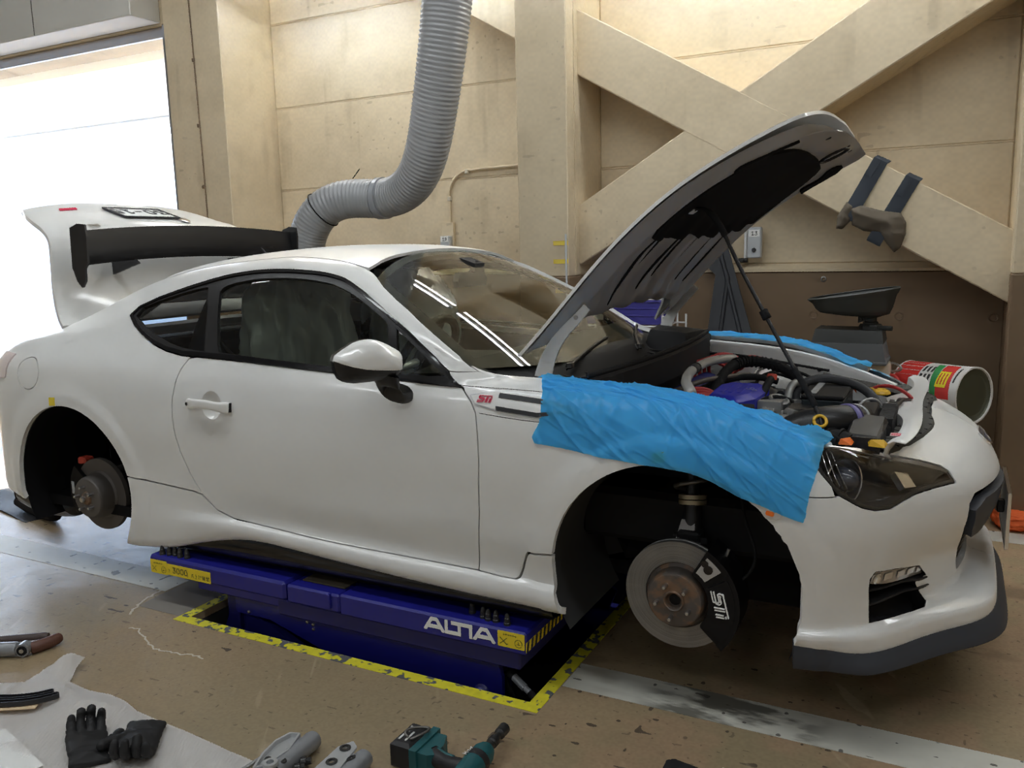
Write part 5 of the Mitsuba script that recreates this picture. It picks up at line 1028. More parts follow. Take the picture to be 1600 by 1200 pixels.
for i in range(16):          # clamps, sensors and plugs on the middle of the engine
    x, y = r9.uniform(2.66, 2.86), r9.uniform(-.44, .10); z = r9.uniform(.80, .86)
    a = r9.uniform(0, math.pi); d = np.array([math.cos(a), math.sin(a), r9.uniform(-.2, .5)]) * r9.uniform(.018, .035)
    bay('fitting', cat([cyl(np.array([x, y, z]) - d, np.array([x, y, z]) + d, r9.uniform(.008, .016), 12), bx(x - .014, x + .014, y - .010, y + .010, z - .03, z + .004, .003)]), ['cast_alloy', 'satin_black', 'cast_alloy', 'dark_grey'][i % 4], 30)
tb_ = cat([hull([(x, y, z) for x in (2.69, 2.765) for y in (-.28, -.19) for z in (.79, .865)]), bx(2.70, 2.75, -.30, -.17, .81, .845, .006), lathe([(.02, -.02), (.034, -.02), (.034, .012), (.028, .016), (.02, .01)], (2.745, -.22, .855), (.3, -.3, 1), 24)])
bay('throttle_body', tb_, 'cast_alloy', 30, label='cast alloy throttle body')
bay('alternator', cat([lathe([(0, .05), (.025, .05), (.048, .04), (.056, .02), (.056, -.03), (.045, -.05), (0, -.05)], (2.79, -.44, .80), (1, -.25, .25), 32)] + [bx(2.79 + .05 * math.cos(a) - .004, 2.79 + .05 * math.cos(a) + .004, -.44 + .045 * math.sin(a) - .004, -.44 + .045 * math.sin(a) + .004, .835, .862, .001) for a in np.linspace(0, 5.6, 8)]), 'cast_alloy', 30, label='cast alloy alternator')
bay('battery', bx(2.83, 2.955, -.30, -.02, .70, .885, .004), 'battery_dark', label='dark battery with a pale strip of terminals')
bay('battery__lid', bx(2.828, 2.957, -.302, -.018, .885, .898, .004), 'matte_black')
for i in range(7): bay('battery__cell_cap', bx(2.85 + .0, 2.872, -.28 + i * .036, -.256 + i * .036, .898, .905, .003), 'silver')
bay('battery__clamp', hull([(2.95, -.03, .89), (2.965, -.03, .89), (2.95, -.012, .89), (2.965, .0, .86), (2.95, -.02, .905)]), 'orange_plastic')
bay('relay_box', hull([(2.79, -.40, .76), (2.79, -.28, .76), (2.88, -.40, .76), (2.88, -.28, .76), (2.80, -.39, .868), (2.80, -.29, .868), (2.87, -.39, .868), (2.87, -.29, .868)]), 'satin_black', label='black relay box')
duct = spline([(2.82, -.54, .80), (2.88, -.545, .845), (2.94, -.52, .86), (2.99, -.47, .86), (3.01, -.40, .85)], 30)
bay('inlet_duct', tube(duct, np.interp(np.linspace(0, 1, 30), [0, .3, .7, 1], [.052, .050, .046, .045]), 24), 'satin_black', True, label='black inlet duct')
bay('inlet_duct__clamp', tube(duct[20:23], .0495, 24), 'purple_ring', True)
bay('inlet_duct__clamp', tube(duct[24:26], .049, 24), 'alloy', True)
bel = spline([(2.95, -.60, .80), (2.97, -.62, .825), (3.0, -.63, .82)], 12); bay('inlet_duct__bellows', cat([tube(bel, .036, 20)] + [tube(bel[i:i + 2], .042, 20) for i in (2, 5, 8)]), 'rubber', 40)
bay('oil_filler', lathe([(.018, -.05), (.018, -.004), (.016, 0)], (2.925, -.575, .868), (.3, -.5, .8), 24), 'satin_black', 40)
a_ = np.linspace(0, 2 * np.pi, 33); oc = np.array([2.925, -.585, .875]); oa = np.array([.25, -.75, .6]); oa /= np.linalg.norm(oa); ou = np.cross(oa, [0, 0, 1.]); ou /= np.linalg.norm(ou); ov = np.cross(oa, ou)
bay('oil_filler__yellow_ring', tube(oc + .017 * (np.cos(a_)[:, None] * ou + np.sin(a_)[:, None] * ov), .0048, 8), 'yellow_plastic', True, label='yellow ring of the dipstick')
air = [bx(2.97, 3.10, -.42, -.15, .76, .845, .012), hull([(2.98, -.41, .845), (3.06, -.41, .845), (2.98, -.17, .845), (3.06, -.17, .845), (2.99, -.39, .868), (3.05, -.39, .868), (2.99, -.19, .868), (3.05, -.19, .868)])]
bay('air_box', cat(air), 'satin_black', label='ribbed black air filter box')
for i in range(9): bay('air_box__rib', bx(3.06, 3.105, -.405 + i * .029, -.392 + i * .029, .80, .862, .003), 'satin_black')
bay('air_box__clip', tube(spline([(3.0, -.33, .868), (3.02, -.31, .895), (3.05, -.28, .89), (3.06, -.26, .865)], 16), .004, 6), 'silver', True)
fz = hull([(3, -0.63, 0.847), (3.085, -0.63, 0.847), (3, -0.46, 0.862), (3.09, -0.46, 0.862), (3, -0.63, 0.802), (3.085, -0.63, 0.802), (3, -0.46, 0.802), (3.09, -0.46, 0.802)])
fl = hull([(3.004, -0.615, 0.854), (3.075, -0.615, 0.85), (3.01, -0.47, 0.884), (3.085, -0.47, 0.877), (2.995, -0.627, 0.844), (3.085, -0.627, 0.84), (2.998, -0.46, 0.867), (3.094, -0.46, 0.86)])
bay('fuse_box', cat([fz, fl]), 'satin_black', False, label='black fuse box with a sloping lid')
bay('washer_cap', cat([lathe([(0, .012), (.028, .011), (.033, .004), (.033, 0)], (3.04, -.02, .868), (0, 0, 1), 24), hull([(3.03, -.05, .87), (3.05, -.05, .87), (3.03, .06, .872), (3.055, .06, .872), (3.03, .0, .884), (3.05, .0, .884)])]), 'yellow_plastic', label='yellow washer filler cap')
bay('washer_cap__ring', tube(np.array([3.012, -.045, .874]) + .013 * np.c_[np.cos(a_), .3 * np.sin(a_), np.sin(a_)], .004, 8), 'yellow_plastic', True)
bay('lamp_plug', hull([(2.985, -.672, .832), (3.018, -.672, .832), (2.98, -.645, .836), (3.022, -.645, .836), (2.99, -.668, .848), (3.012, -.65, .850)]), 'orange_plastic', label='orange plug beside the headlamp')
bay('lamp_plug', hull([(3.06, -.665, .832), (3.10, -.665, .830), (3.055, -.632, .836), (3.105, -.625, .834), (3.065, -.66, .850), (3.095, -.64, .848)]), 'yellow_plastic', label='yellow plug beside the headlamp')
bay('lamp_plug__wire', tube(spline([(2.99, -.66, .838), (2.96, -.65, .855), (2.92, -.64, .84)], 12), .006, 6), 'rubber', True)
# radiator support and the rubber seal behind the nose
sup = spline([(3.128, -.62, .838), (3.15, -.50, .842), (3.158, -.30, .845), (3.150, 0, .845), (3.158, .30, .845), (3.15, .50, .842), (3.128, .62, .838)], 60)
G = np.array([[p + [.02, 0, .0], p + [-.01, 0, .004], p + [-.030 - .065 * math.exp(-((abs(p[1]) - .06) / .14) ** 2), 0, -.006], p + [-.036 - .065 * math.exp(-((abs(p[1]) - .06) / .14) ** 2), 0, -.05]] for p in sup])
bay('radiator_support', thick(grid(G), .003), 'paint_white', 30, label='white radiator support panel')
bay('radiator_support__arrow_label', frame(prism(Polygon([(0, 0), (.03, .012), (.02, .02), (.05, .02), (.06, .035), (.015, .035)]), .0012), (3.105, -.06, .846), (0, 1, 0), (-1, 0, 0)), 'ink_black')
bay('radiator_support__warning_label', bx(3.105, 3.135, -.56, -.52, .8425, .8435), 'red_label')
for i in range(3): bay('radiator_support__label_line', bx(3.108, 3.132, -.556 + i * .012, -.551 + i * .012, .8435, .844), 'red_print')
bay('hood_latch', cat([bx(3.09, 3.14, -.03, .03, .78, .85, .006), tube(spline([(3.07, -.30, .84), (3.10, -.16, .855), (3.11, -.04, .855)], 20), .006, 6)]), 'satin_black')
hose('radiator_overflow', [(2.98, .10, .84), (3.04, .10, .875), (3.10, .06, .87), (3.135, .02, .85)], .006, 'red_rubber')
# ---------------------------------------------------------------- seal behind the nose; cabin
sl = np.array(list(map(tuple, O['seal'])) + [(3.83, nose_in), (TB, nose_in + .03)])
q = spline(np.c_[sl, 0 * sl[:, 0]], 60)[:, :2]; P, N = F(q)
P[:, 2] += .002; inw = np.array([-1., 0, 0])
wid = np.interp(np.linspace(0, 1, 60), [0, .1, .5, 1], [.05, .075, .09, .075])
G = np.array([[P[i] + [0.003, 0, -.008], P[i] + [-.004, 0, .006], P[i] + [-.02, 0, .010], P[i] + [-wid[i], .35 * wid[i] * min(1, abs(P[i][1]) / .5), .006], P[i] + [-wid[i], .35 * wid[i] * min(1, abs(P[i][1]) / .5), -.02]] for i in range(60)])
sm = thick(grid(G), .004); cpart('nose_seal', cat([sm, flip_y(sm)]), 'seal_rubber', 40, label='wide dark rubber seal behind the nose')
for i in range(5, 60, 6):
    a, b = G[i][1], G[i][3]; m = hull([a + [0, d, .003] for d in (-.002, .002)] + [b + [0, d, .003] for d in (-.002, .002)] + [a + [0, 0, -.003], b + [0, 0, -.003]]); cpart('nose_seal__rib', m, 'matte_black', False); cpart('nose_seal__rib', flip_y(m), 'matte_black', False)
# cabin lining: the inside of doors, quarters and roof
lin = Polygon([(.41, .02), (1.9, .02), (1.9, .755), (.70, .775), (.2, .77), (-.1, .80), (-.1, .62), (.41, .62)]).difference(A_R.buffer(.02)).difference(A_F.buffer(.02))
both('cabin_lining', shell(lin, F, .05, .05, off=-.05, rim=0), 'dash_black', True)
both('cabin_lining__pillar', shell(Polygon([(1.40, 1.085), (1.86, 1.105), (1.885, 1.15), (1.62, 1.185), (1.38, 1.185)]), F, .03, .03, off=-.03, rim=0), 'dash_black', True)
both('cabin_lining__quarter', shell(Polygon([(.0, .85), (.25, .98), (.36, 1.075), (1.3, 1.10), (1.3, 1.19), (.0, 1.19)]), F, .05, .05, off=-.03, rim=0), 'dash_black', True)
both('cabin_lining__b_pillar', shell(Polygon([(.63, .785), (.76, .785), (.735, .9), (.72, 1.06), (.65, 1.06)]), F, .03, .03, off=-.03, rim=0), 'dash_black', True)
cpart('headliner', shell(Polygon([(.30, 1.18), (1.30, 1.19), (1.345, W[13]), (.26, W[13])]), F, .06, .06, off=-.035, rim=0, close_sym=True), 'headliner', True)
# dashboard
ys = np.linspace(-.70, .70, 35)
def dash(y):
    q = abs(y) / .70; hump = .035 * math.exp(-((y + .36) / .17) ** 2); xf = 2.02 - .16 * q ** 2
    return [(xf, y, .975), (1.86 - .05 * q, y, .968 + .012), (1.72, y, .972 + hump), (1.60, y, .962 + hump * 1.2), (1.555, y, .93 + hump), (1.57, y, .82), (1.62, y, .70), (1.62, y, .45)]
cpart('dashboard', thick(grid([dash(y) for y in ys]), .006), 'dash_black', 45, label='black dashboard')
sw_c = np.array([1.455, -.36, .965]); sw_n = np.array([-.88, 0, .47]); su = np.array([0, 1., 0]); sv = np.cross(sw_n, su)
th = np.linspace(0, 2 * np.pi, 49)
k = cpart('steering_wheel', tube(sw_c + .178 * (np.cos(th)[:, None] * su + np.sin(th)[:, None] * sv), .016, 12), 'dash_black', True, label='black steering wheel')
add(k + '__hub', hull([sw_c + a * su + b * sv + c * sw_n for a, b in ((-.07, .03), (.07, .03), (.05, -.07), (-.05, -.07), (0, .05)) for c in (-.02, .02)]), 'dash_black')
for i, a in enumerate((0.1, math.pi - .1, -math.pi / 2)):
    d = math.cos(a) * su + math.sin(a) * sv; add(k + ('__spoke' if i == 0 else f'__spoke_{i:03d}'), tube([sw_c + d * .05, sw_c + d * .172], [.018, .012], 8), 'silver' if i < 2 else 'dash_black', True)
add(k + '__column', tube([sw_c, sw_c - sw_n * .2], .05, 14), 'dash_black', True)
def rounded(P, n=2, r=.03):
    m = hull(P).subdivide_to_size(.06); m.merge_vertices(); trimesh.smoothing.filter_taubin(m, lamb=.5, nu=.53, iterations=14); return m
for s, nm in ((-1, 'front seat'), (1, 'front seat')):
    y = s * .365
    bk = rounded([(x, y + dy, z) for x, dy, z in ((1.02, -.23, .60), (1.02, .23, .60), (.90, -.24, .62), (.90, .24, .62), (.86, -.22, 1.02), (.86, .22, 1.02), (.74, -.21, 1.0), (.74, .21, 1.0), (.78, -.15, 1.14), (.78, .15, 1.14), (.70, -.14, 1.12), (.70, .14, 1.12))])
    k = cpart('front_seat', bk, 'seat_fabric', True, label='dark seat back')
    add(k + '__headrest', rounded([(x, y + dy, z) for x in (.70, .79) for dy in (-.12, .12) for z in (1.14, 1.27)]), 'seat_fabric', True)
    add(k + '__cushion', rounded([(x, y + dy, z) for x, z in ((.92, .52), (.92, .64), (1.42, .56), (1.42, .70)) for dy in (-.25, .25)]), 'seat_fabric', True)
cpart('rear_seat', rounded([(x, y, z) for x, z in ((.12, .60), (.40, .60), (.18, 1.02), (.10, 1.02)) for y in (-.55, .55)]), 'seat_fabric', True)
cpart('parcel_shelf', hull([(x, y, z) for x, z in ((-.2, 1.0), (.2, 1.02), (-.2, .97), (.2, .98)) for y in (-.58, .58)]), 'dash_black')
k = cpart('rear_view_mirror', hull([(1.44 + dx, y, z) for dx in (0, .025) for y, z in ((-.11, 1.225), (-.12, 1.25), (-.10, 1.285), (.10, 1.285), (.12, 1.25), (.11, 1.225))]), 'dash_black', label='rear view mirror')
add(k + '__stalk', tube([(1.455, 0, 1.28), (1.49, 0, 1.325)], .010, 8), 'dash_black', True); add(k + '__sensor_box', hull([(1.50, y, z) for y in (-.04, .04) for z in (1.28, 1.32)] + [(1.43, y, 1.345) for y in (-.05, .05)]), 'dash_black')
cpart('seat_belt', tube(spline([(.70, -.70, 1.12), (.74, -.68, 1.02), (.79, -.62, .93), (.81, -.60, .90)], 16), .010, 6), 'dash_black', True)
# ---------------------------------------------------------------- things lying on the car: film, tape, seat cover
P_film = pg(O['film'])
P_over = Polygon([(2.115, 1.10), (2.125, 1.245), (2.30, 1.27), (2.36, 1.20), (2.60, 1.195), (2.80, 1.20), (2.88, 1.25), (2.985, 1.16), (3.03, .86), (3.0, .79), (2.96, .80), (2.5, .95)])
P_film = P_film.union(P_over).buffer(.006).buffer(-.006)
def film_fn(q):
    P, N = F(q); t, w = q[:, 0], q[:, 1]
    def ridge(a, b, f, s): 
        n = meshkit.noise(np.c_[(t * a + w * b) * f, (-t * b + w * a) * f * .16, 0 * t + s]); return (1 - np.abs(2 * n - 1)) ** 8
    d = .0055 * ridge(.86, .5, 24, 1) + .0075 * ridge(.7, .71, 15, 7) + .0055 * ridge(.97, -.22, 19, 12) + .0035 * ridge(.5, .86, 36, 20) + .0015 * meshkit.fbm(np.c_[t * 26, w * 26, 0 * t], 3)
    low = np.clip((.70 - w) / .2, 0, 1) * np.clip((2.95 - t) / .2, 0, 1)
    return P + N * (.0022 + d * (1 - .5 * low) + .010 * np.clip((t - 2.93) / .08, 0, 1) * np.clip((w - .75) / .15, 0, 1))[:, None], N
k = add('protective_film', shell(P_film, film_fn, .005, .005, rim=0), 'film_blue', True, label='blue plastic film taped over the near front wing', cat='plastic film')
P_film2 = Polygon([(2.26, 1.02), (2.26, 1.22), (2.6, 1.20), (2.92, 1.21), (3.02, 1.0), (2.98, .80), (2.6, .85), (2.3, .95)])
add('protective_film', flip_y(shell(P_film2, film_fn, .012, .012, rim=0)), 'film_blue', True, label='narrow blue plastic film along the far front wing', cat='plastic film')
tp = add('masking_tape', shell(pg(O['tape']), F, .01, .01, off=.0012, rim=.001), 'yellow_tape', label='yellow tape square above the rear wheel opening', cat='tape')
add('masking_tape', shell(pg(O['tape2']), F, .01, .01, off=.006, rim=.001), 'tape_green', label='yellow tape square under the blue film above the front wheel opening', cat='tape')
mat('tape_green', rgb(.22, .42, .10), .6)
# clear plastic seat cover on the driver's seat
m = trimesh.creation.icosphere(5); v = m.vertices
v2 = v * [.19, .235, .38] + [.86, -.375, 1.0]
v2 = np.where((v[:, 2:3] > .3) * np.ones((1, 3), bool), v2 * [1, 1, 1] + np.c_[-.06 * (v[:, 2] - .3), 0 * v[:, 2], 0 * v[:, 2]], v2)
n_ = meshkit.noise(np.c_[v[:, 0] * 3 + v[:, 2] * .8, v[:, 1] * 4, v[:, 2] * 1.3], 3); rid = (1 - np.abs(2 * n_ - 1)) ** 4
n2 = meshkit.noise(np.c_[v[:, 0] * 7, v[:, 1] * 9, v[:, 2] * 3.], 8); v2 = v2 + v * (.035 * rid + .03 * (n2 - .5) + .012 * meshkit.fbm(v * 9, 3))[:, None]
keep = (v2[m.faces].mean(1)[:, 2] > .80) & (v2[m.faces].mean(1)[:, 2] < 1.32)
sc_ = trimesh.Trimesh(v2, m.faces[keep], process=False); sc_.remove_unreferenced_vertices()
add('seat_cover', sc_, 'clear_sheet', 30, label='crumpled clear plastic cover over the driver seat', cat='seat cover')
m2 = sc_.copy(); m2.vertices = (m2.vertices - [.86, -.375, 1.0]) * [1, .95, .98] * [1, -1, 1] + [.90, .36, .98]; m2.faces = m2.faces[:, ::-1]
add('seat_cover', m2, 'clear_sheet', 30, label='crumpled clear plastic cover over the passenger seat', cat='seat cover')
# ---------------------------------------------------------------- the lift in its pit, with wheel nuts on it
L_ = 'car_lift'
tag(L_, 'blue scissor lift in the yellow edged floor pit under the car', 'car lift')
def lp(key, m, mt, smooth=False, **k): return add(f'{L_}__{key}', m, mt, smooth, **k)
ZT = .206
for s in (-1, 1):
    f_ = (lambda m: m) if s < 0 else flip_y
    lp('platform', f_(bx(1.402, 2.128, -.885, -.30, .130, ZT, .007)), 'lift_blue')
    lp('platform__step', f_(bx(1.158, 1.398, -.882, -.30, .132, ZT - .006, .007)), 'lift_blue')
    lp('extension_plate', f_(bx(.442, 1.152, -.885, -.30, .134, ZT, .010)), 'lift_blue')
    lp('extension_plate__rail', f_(bx(.69, 1.155, -.870, -.32, .098, .136, .005)), 'lift_blue')
    lp('platform__pad', f_(bx(1.19, 1.385, -.83, -.60, ZT - .006, ZT - .001, .002)), 'pad_brown')
    lp('platform__edge_roller', f_(bx(1.352, 1.364, -.892, -.86, .145, .20, .003)), 'lift_blue')
    lp('lower_beam', f_(bx(1.10, 2.10, -.872, -.32, .070, .132, .006)), 'lift_blue_dark')
    arm = Polygon([(.86, .085), (1.93, .085), (1.985, .06), (2.0, .01), (2.0, -.26), (1.86, -.30), (1.70, -.16), (1.02, .03), (.86, .03)]).buffer(.012)
    lp('side_plate', f_(frame(prism(arm, .018), (0, -.815, 0), (1, 0, 0), (0, 0, 1))), 'lift_blue')
    for a, b, yy in (((.80, -.02), (1.75, -.42), -.78), ((.86, -.42), (1.95, -.02), -.72)):
        d = np.array(b) - a; n = np.array([-d[1], d[0]]) / np.hypot(*d) * .055
        lp('scissor_arm', f_(frame(prism(Polygon([a + n, b + n, b - n, a - n]).buffer(.02), .03), (0, yy, 0), (1, 0, 0), (0, 0, 1))), 'lift_blue_dark')
    lp('pivot', f_(lathe([(0, .016), (.018, .014), (.024, .006), (.03, 0)], (1.935, -.833, -.06), (0, -1, 0), 24)), 'lift_blue', 30)
    for x, z in ((1.205, .045), (1.232, .040), (1.232, .022), (.915, .03)): lp('side_bolt', f_(lathe([(0, .006), (.006, .005), (.007, 0)], (x, -.833, z), (0, -1, 0), 6)), 'alloy')
    lp('base_frame', f_(bx(.74, 2.10, -.86, -.30, -.545, -.46, .006)), 'lift_blue_dark')
    lp('upright', f_(bx(.80, .86, -.83, -.35, -.46, .10, .004)), 'lift_blue_dark')
    st = frame(bx(-.30, .30, -.016, .016, 0, .0015), (2.128, -.585, .158), (0, 1, 0), (0, 0, 1)); lp('hazard_strip', f_(st), 'label_yellow')
    hz_ = [Polygon([(-.30 + i * .030 + a, b) for a, b in ((0, -.016), (.013, -.016), (.022, .016), (.009, .016))]) for i in range(19)]
    lp('hazard_strip__bars', f_(frame(prism(MultiPolygon(hz_), .0022), (2.128, -.585, .158), (0, 1, 0), (0, 0, 1))), 'ink_black')
lp('cross_tube', cat([cyl((1.0, -.8, -.30), (1.0, .8, -.30), .03, 14), cyl((1.85, -.8, -.10), (1.85, .8, -.10), .03, 14)]), 'lift_blue_dark', 40)
FY = -.8855
def on_face(m, x, z, rz=0): return frame(mv(m, rz=rz), (x, FY, z), (1, 0, 0), (0, 0, 1))
al = [[(.0, 0), (.66, .87), (1.14, .87), (1.80, 0)], [(.36, .33), (1.44, .33)], [(2.04, 1), (2.04, .13), (3.24, .13), (3.24, .87)], [(2.50, .87), (4.45, .87)], [(4.28, .87), (4.28, 0)], [(4.58, 0), (5.24, .87), (5.72, .87), (6.38, 0)], [(4.94, .33), (6.02, .33)]]
m = prism(unary_union([LineString(p).buffer(.14, cap_style=2, join_style=2) for p in al]).intersection(sbox(-.4, 0, 7, 1)), .03); m.apply_scale([.0408, .047, .0408]); lp('maker_lettering', on_face(m, 1.757, .1505), 'ink_white')
def sticker(x0, x1, z0, z1): return lp('warning_label', frame(prism(rpoly(x1 - x0, z1 - z0, .003), .0012), ((x0 + x1) / 2, FY + .0003, (z0 + z1) / 2), (1, 0, 0), (0, 0, 1)), 'label_yellow')
def ink(k, paths, x, z, h, w=.09, closed=None):
    m = strokes(paths, w, .02); m.apply_scale(h); add(k + '__print', on_face(m, x, z).apply_translation((0, -.0012, 0)) or None, 'ink_black') if False else None
    mm = on_face(m, x, z); mm.apply_translation((0, -.0011, 0)); add(k + '__print', mm, 'ink_black')
circ = [(.5 + .42 * math.cos(a), .5 + .42 * math.sin(a)) for a in np.linspace(0, 2 * np.pi, 25)]
def picto(k, x0, z0, faint=False):
    ink(k, [[(0, .9), (.9, .1)], [(0, .1), (.9, .9)], [(.75, .12), (1.05, .22)]], x0 + .008, z0 + .006, .027, .07 if not faint else .05)
    ink(k, [circ, [(.5, .75), (.5, .35)], [(.3, .4), (.7, .4)]], x0 + .058, z0 + .004, .030, .05)
    tm = strokes([[(i * .3, 0), (i * .3 + .2, 0)] for i in range(12)] + [[(i * .3 + .1, .2), (i * .3 + .1, -.2)] for i in range(0, 12, 2)], .08, .06); tm.apply_scale(.014); mm = on_face(tm, x0 + .020, z0 + .042); mm.apply_translation((0, -.0011, 0)); add(k + '__print', mm, 'ink_black')
k = sticker(.452, .545, .135, .190); picto(k, .452, .135, True)
k = sticker(2.030, 2.124, .149, .201); picto(k, 2.030, .149)
k = sticker(.546, .782, .138, .184)
tm = meshkit.text_mesh('3000', .024, .0008); mm = on_face(tm, .575, .149); mm.apply_translation((0, -.0011, 0)); add(k + '__print', mm, 'ink_black')
KJ = [[[(.3, 1), (.3, .5), (.15, 0)], [(.3, .72), (.85, .72)], [(.62, 1), (.62, .72)], [(.3, .42), (.75, .42), (.75, 0)]],
      [[(.45, 1), (.45, .05)], [(.45, .58), (.85, .58)], [(.05, .05), (.95, .05)]],
      [[(.15, .95), (.1, .4), (.2, .05)], [(.35, .68), (.9, .68)], [(.65, .95), (.65, .3), (.5, 0)], [(.8, 1), (.85, .88)], [(.92, 1), (.97, .88)]],
      [[(.2, .95), (.25, .82)], [(.5, 1), (.5, .85)], [(.8, .95), (.72, .82)], [(.05, .76), (.95, .76)], [(.15, .76), (.12, .3), (.02, 0)], [(.25, .6), (.5, .6)], [(.3, .6), (.3, .1)], [(.48, .6), (.48, .05)], [(.25, .42), (.5, .42)], [(.25, .25), (.5, .25)], [(.65, .65), (.58, .4)], [(.6, .5), (.95, .5)], [(.85, .5), (.6, .02)], [(.65, .35), (.97, .02)]],
      [[(.05, .85), (.45, .85)], [(.25, 1), (.25, .55)], [(.25, .82), (.05, .6)], [(.25, .82), (.42, .62)], [(.55, .85), (.97, .85)], [(.75, 1), (.75, .55)], [(.75, .82), (.55, .6)], [(.75, .82), (.97, .6)], [(.25, .45), (.75, .45)], [(.08, .3), (.92, .3)], [(.5, .3), (.5, 0), (.42, .03)], [(.28, .2), (.15, .05)], [(.7, .2), (.87, .05)]]]
for i, g in enumerate(KJ): ink(k, g, .676 + i * .0205, .146, .0175, .085)
ink(k, [[(0, 0), (0, 1)], [(.3, .5), (.7, 0)], [(.3, .5), (.7, 1)]], .655, .147, .008, .16); ink(k, [[(0, 0), (.6, .5), (0, 1)], [(0, -.2), (.6, -.2)]], .554, .152, .010, .14)
ft = cat([cyl((2.035, -.80, .005), (2.085, -.815, -.018), .013, 16), cyl((2.085, -.815, -.018), (2.105, -.82, -.027), .010, 12)])
lp('hydraulic_fitting', ft, 'damper_grey', 40, label='grey hydraulic fitting with a black hose')
lp('hydraulic_fitting__cap', cat([cyl((2.02, -.795, .012), (2.04, -.80, .004), .015, 14), cyl((2.105, -.82, -.027), (2.125, -.826, -.037), .012, 12)]), 'rubber', 40)
lp('hydraulic_hose', tube(spline([(2.02, -.795, .012), (2.0, -.79, -.01), (2.01, -.78, -.06), (2.03, -.74, -.2), (2.02, -.7, -.4)], 30), .010, 8), 'rubber', True)
# wheel nuts standing on the lift
nut = lathe([(0, .040), (.004, .040), (.0075, .034), (.0085, .026), (.0105, .024), (.0105, .010), (.0125, .008), (.0125, .0), (0, 0)], (0, 0, 0), (0, 0, 1), 18)
right = [(1.901, -.820), (1.952, -.838), (1.975, -.846), (2.003, -.846), (2.047, -.852)]; left = [(.497, -.862), (.530, -.855), (.556, -.850), (.590, -.856), (.624, -.852)]
words = ['first', 'second', 'third', 'fourth', 'fifth']
for grp, spots, tx in (('wheel nuts at the front of the lift', right, 'black wheel nut on the front end of the blue lift, {} from the left'), ('wheel nuts at the rear of the lift', left, 'black wheel nut on the rear end of the blue lift, {} from the left')):
    for i, (x, y) in enumerate(spots):
        add('wheel_nut', mv(nut, (x, y, ZT), rz=37 * i, s=.93), 'bolt_black', 30, label=tx.format(words[i]), cat='wheel nut', group=grp)
# ---------------------------------------------------------------- exhaust hose, wall boxes, straps, stored things
hp0 = np.array([(1.06, .95, 4.9), (.97, .90, 3.4), (.868, .85, 2.62), (.82, .86, 2.38), (.745, .90, 2.15), (.665, .95, 1.965), (.54, 1.02, 1.80), (.38, 1.08, 1.71), (.20, 1.10, 1.685), (.03, 1.06, 1.69), (-.10, 1.02, 1.66), (-.22, 1.0, 1.56), (-.29, 1.0, 1.42), (-.33, 1.0, 1.20)])
c = spline(hp0, 2400); d = np.r_[0, np.cumsum(np.linalg.norm(np.diff(c, axis=0), axis=1))]; tot = d[-1]
n_r = int(tot / .00575); u = np.interp(np.linspace(0, tot, n_r), d, np.arange(2400)); pts = np.stack([np.interp(u, np.arange(2400), c[:, k]) for k in range(3)], 1)
sc_at = np.linspace(0, 1, n_r); split = np.argmin(np.linalg.norm(pts - [.20, 1.10, 1.685], axis=1)); bot = np.argmin(np.linalg.norm(pts - [.53, 1.03, 1.80], axis=1))
R0 = np.interp(pts[:, 2], [1.2, 1.5, 1.7, 1.9, 2.6], [.115, .112, .112, .118, .128]); rr = R0 + np.where(np.arange(n_r) < split, .0026, .002) * np.cos(np.arange(n_r) * math.pi / 2 * 1.0)
k = name('exhaust_hose'); tag(k, 'grey ribbed exhaust extraction hose hanging to the floor behind the car', 'hose')
add(k + '__upper_hose', tube(pts[:split], rr[:split], 36), 'hose_grey', True)
add(k + '__lower_hose', tube(pts[split:], rr[split:], 36), 'hose_grey', True)
add(k + '__coupling', tube(pts[split - 8:split + 2], .121, 36), 'damper_grey', True)
i = np.argmin(np.linalg.norm(pts - [-.15, 1.01, 1.63], axis=1)); tdir = pts[i + 1] - pts[i]; tdir /= np.linalg.norm(tdir); a1 = np.cross(tdir, [0, 1, 0]); a1 /= np.linalg.norm(a1); a2 = np.cross(tdir, a1); th = np.linspace(0, 2 * np.pi, 49)
add(k + '__tie', tube(pts[i] + .118 * (np.cos(th)[:, None] * a1 + np.sin(th)[:, None] * a2), .0035, 6), 'rubber', True)
i2 = np.argmin(np.linalg.norm(pts - [.06, 1.06, 1.69], axis=1)); add(k + '__tie_tail', tube([pts[i2] + [0, -.02, .115], pts[i2] + [.06, -.03, .165]], .003, 6), 'rubber', True)
add(k + '__floor_nozzle', lathe([(.115, 0), (.118, .02), (.118, 1.20), (.112, 1.21)], (-.33, 1.0, 0), (0, 0, 1), 36), 'hose_grey', 30)
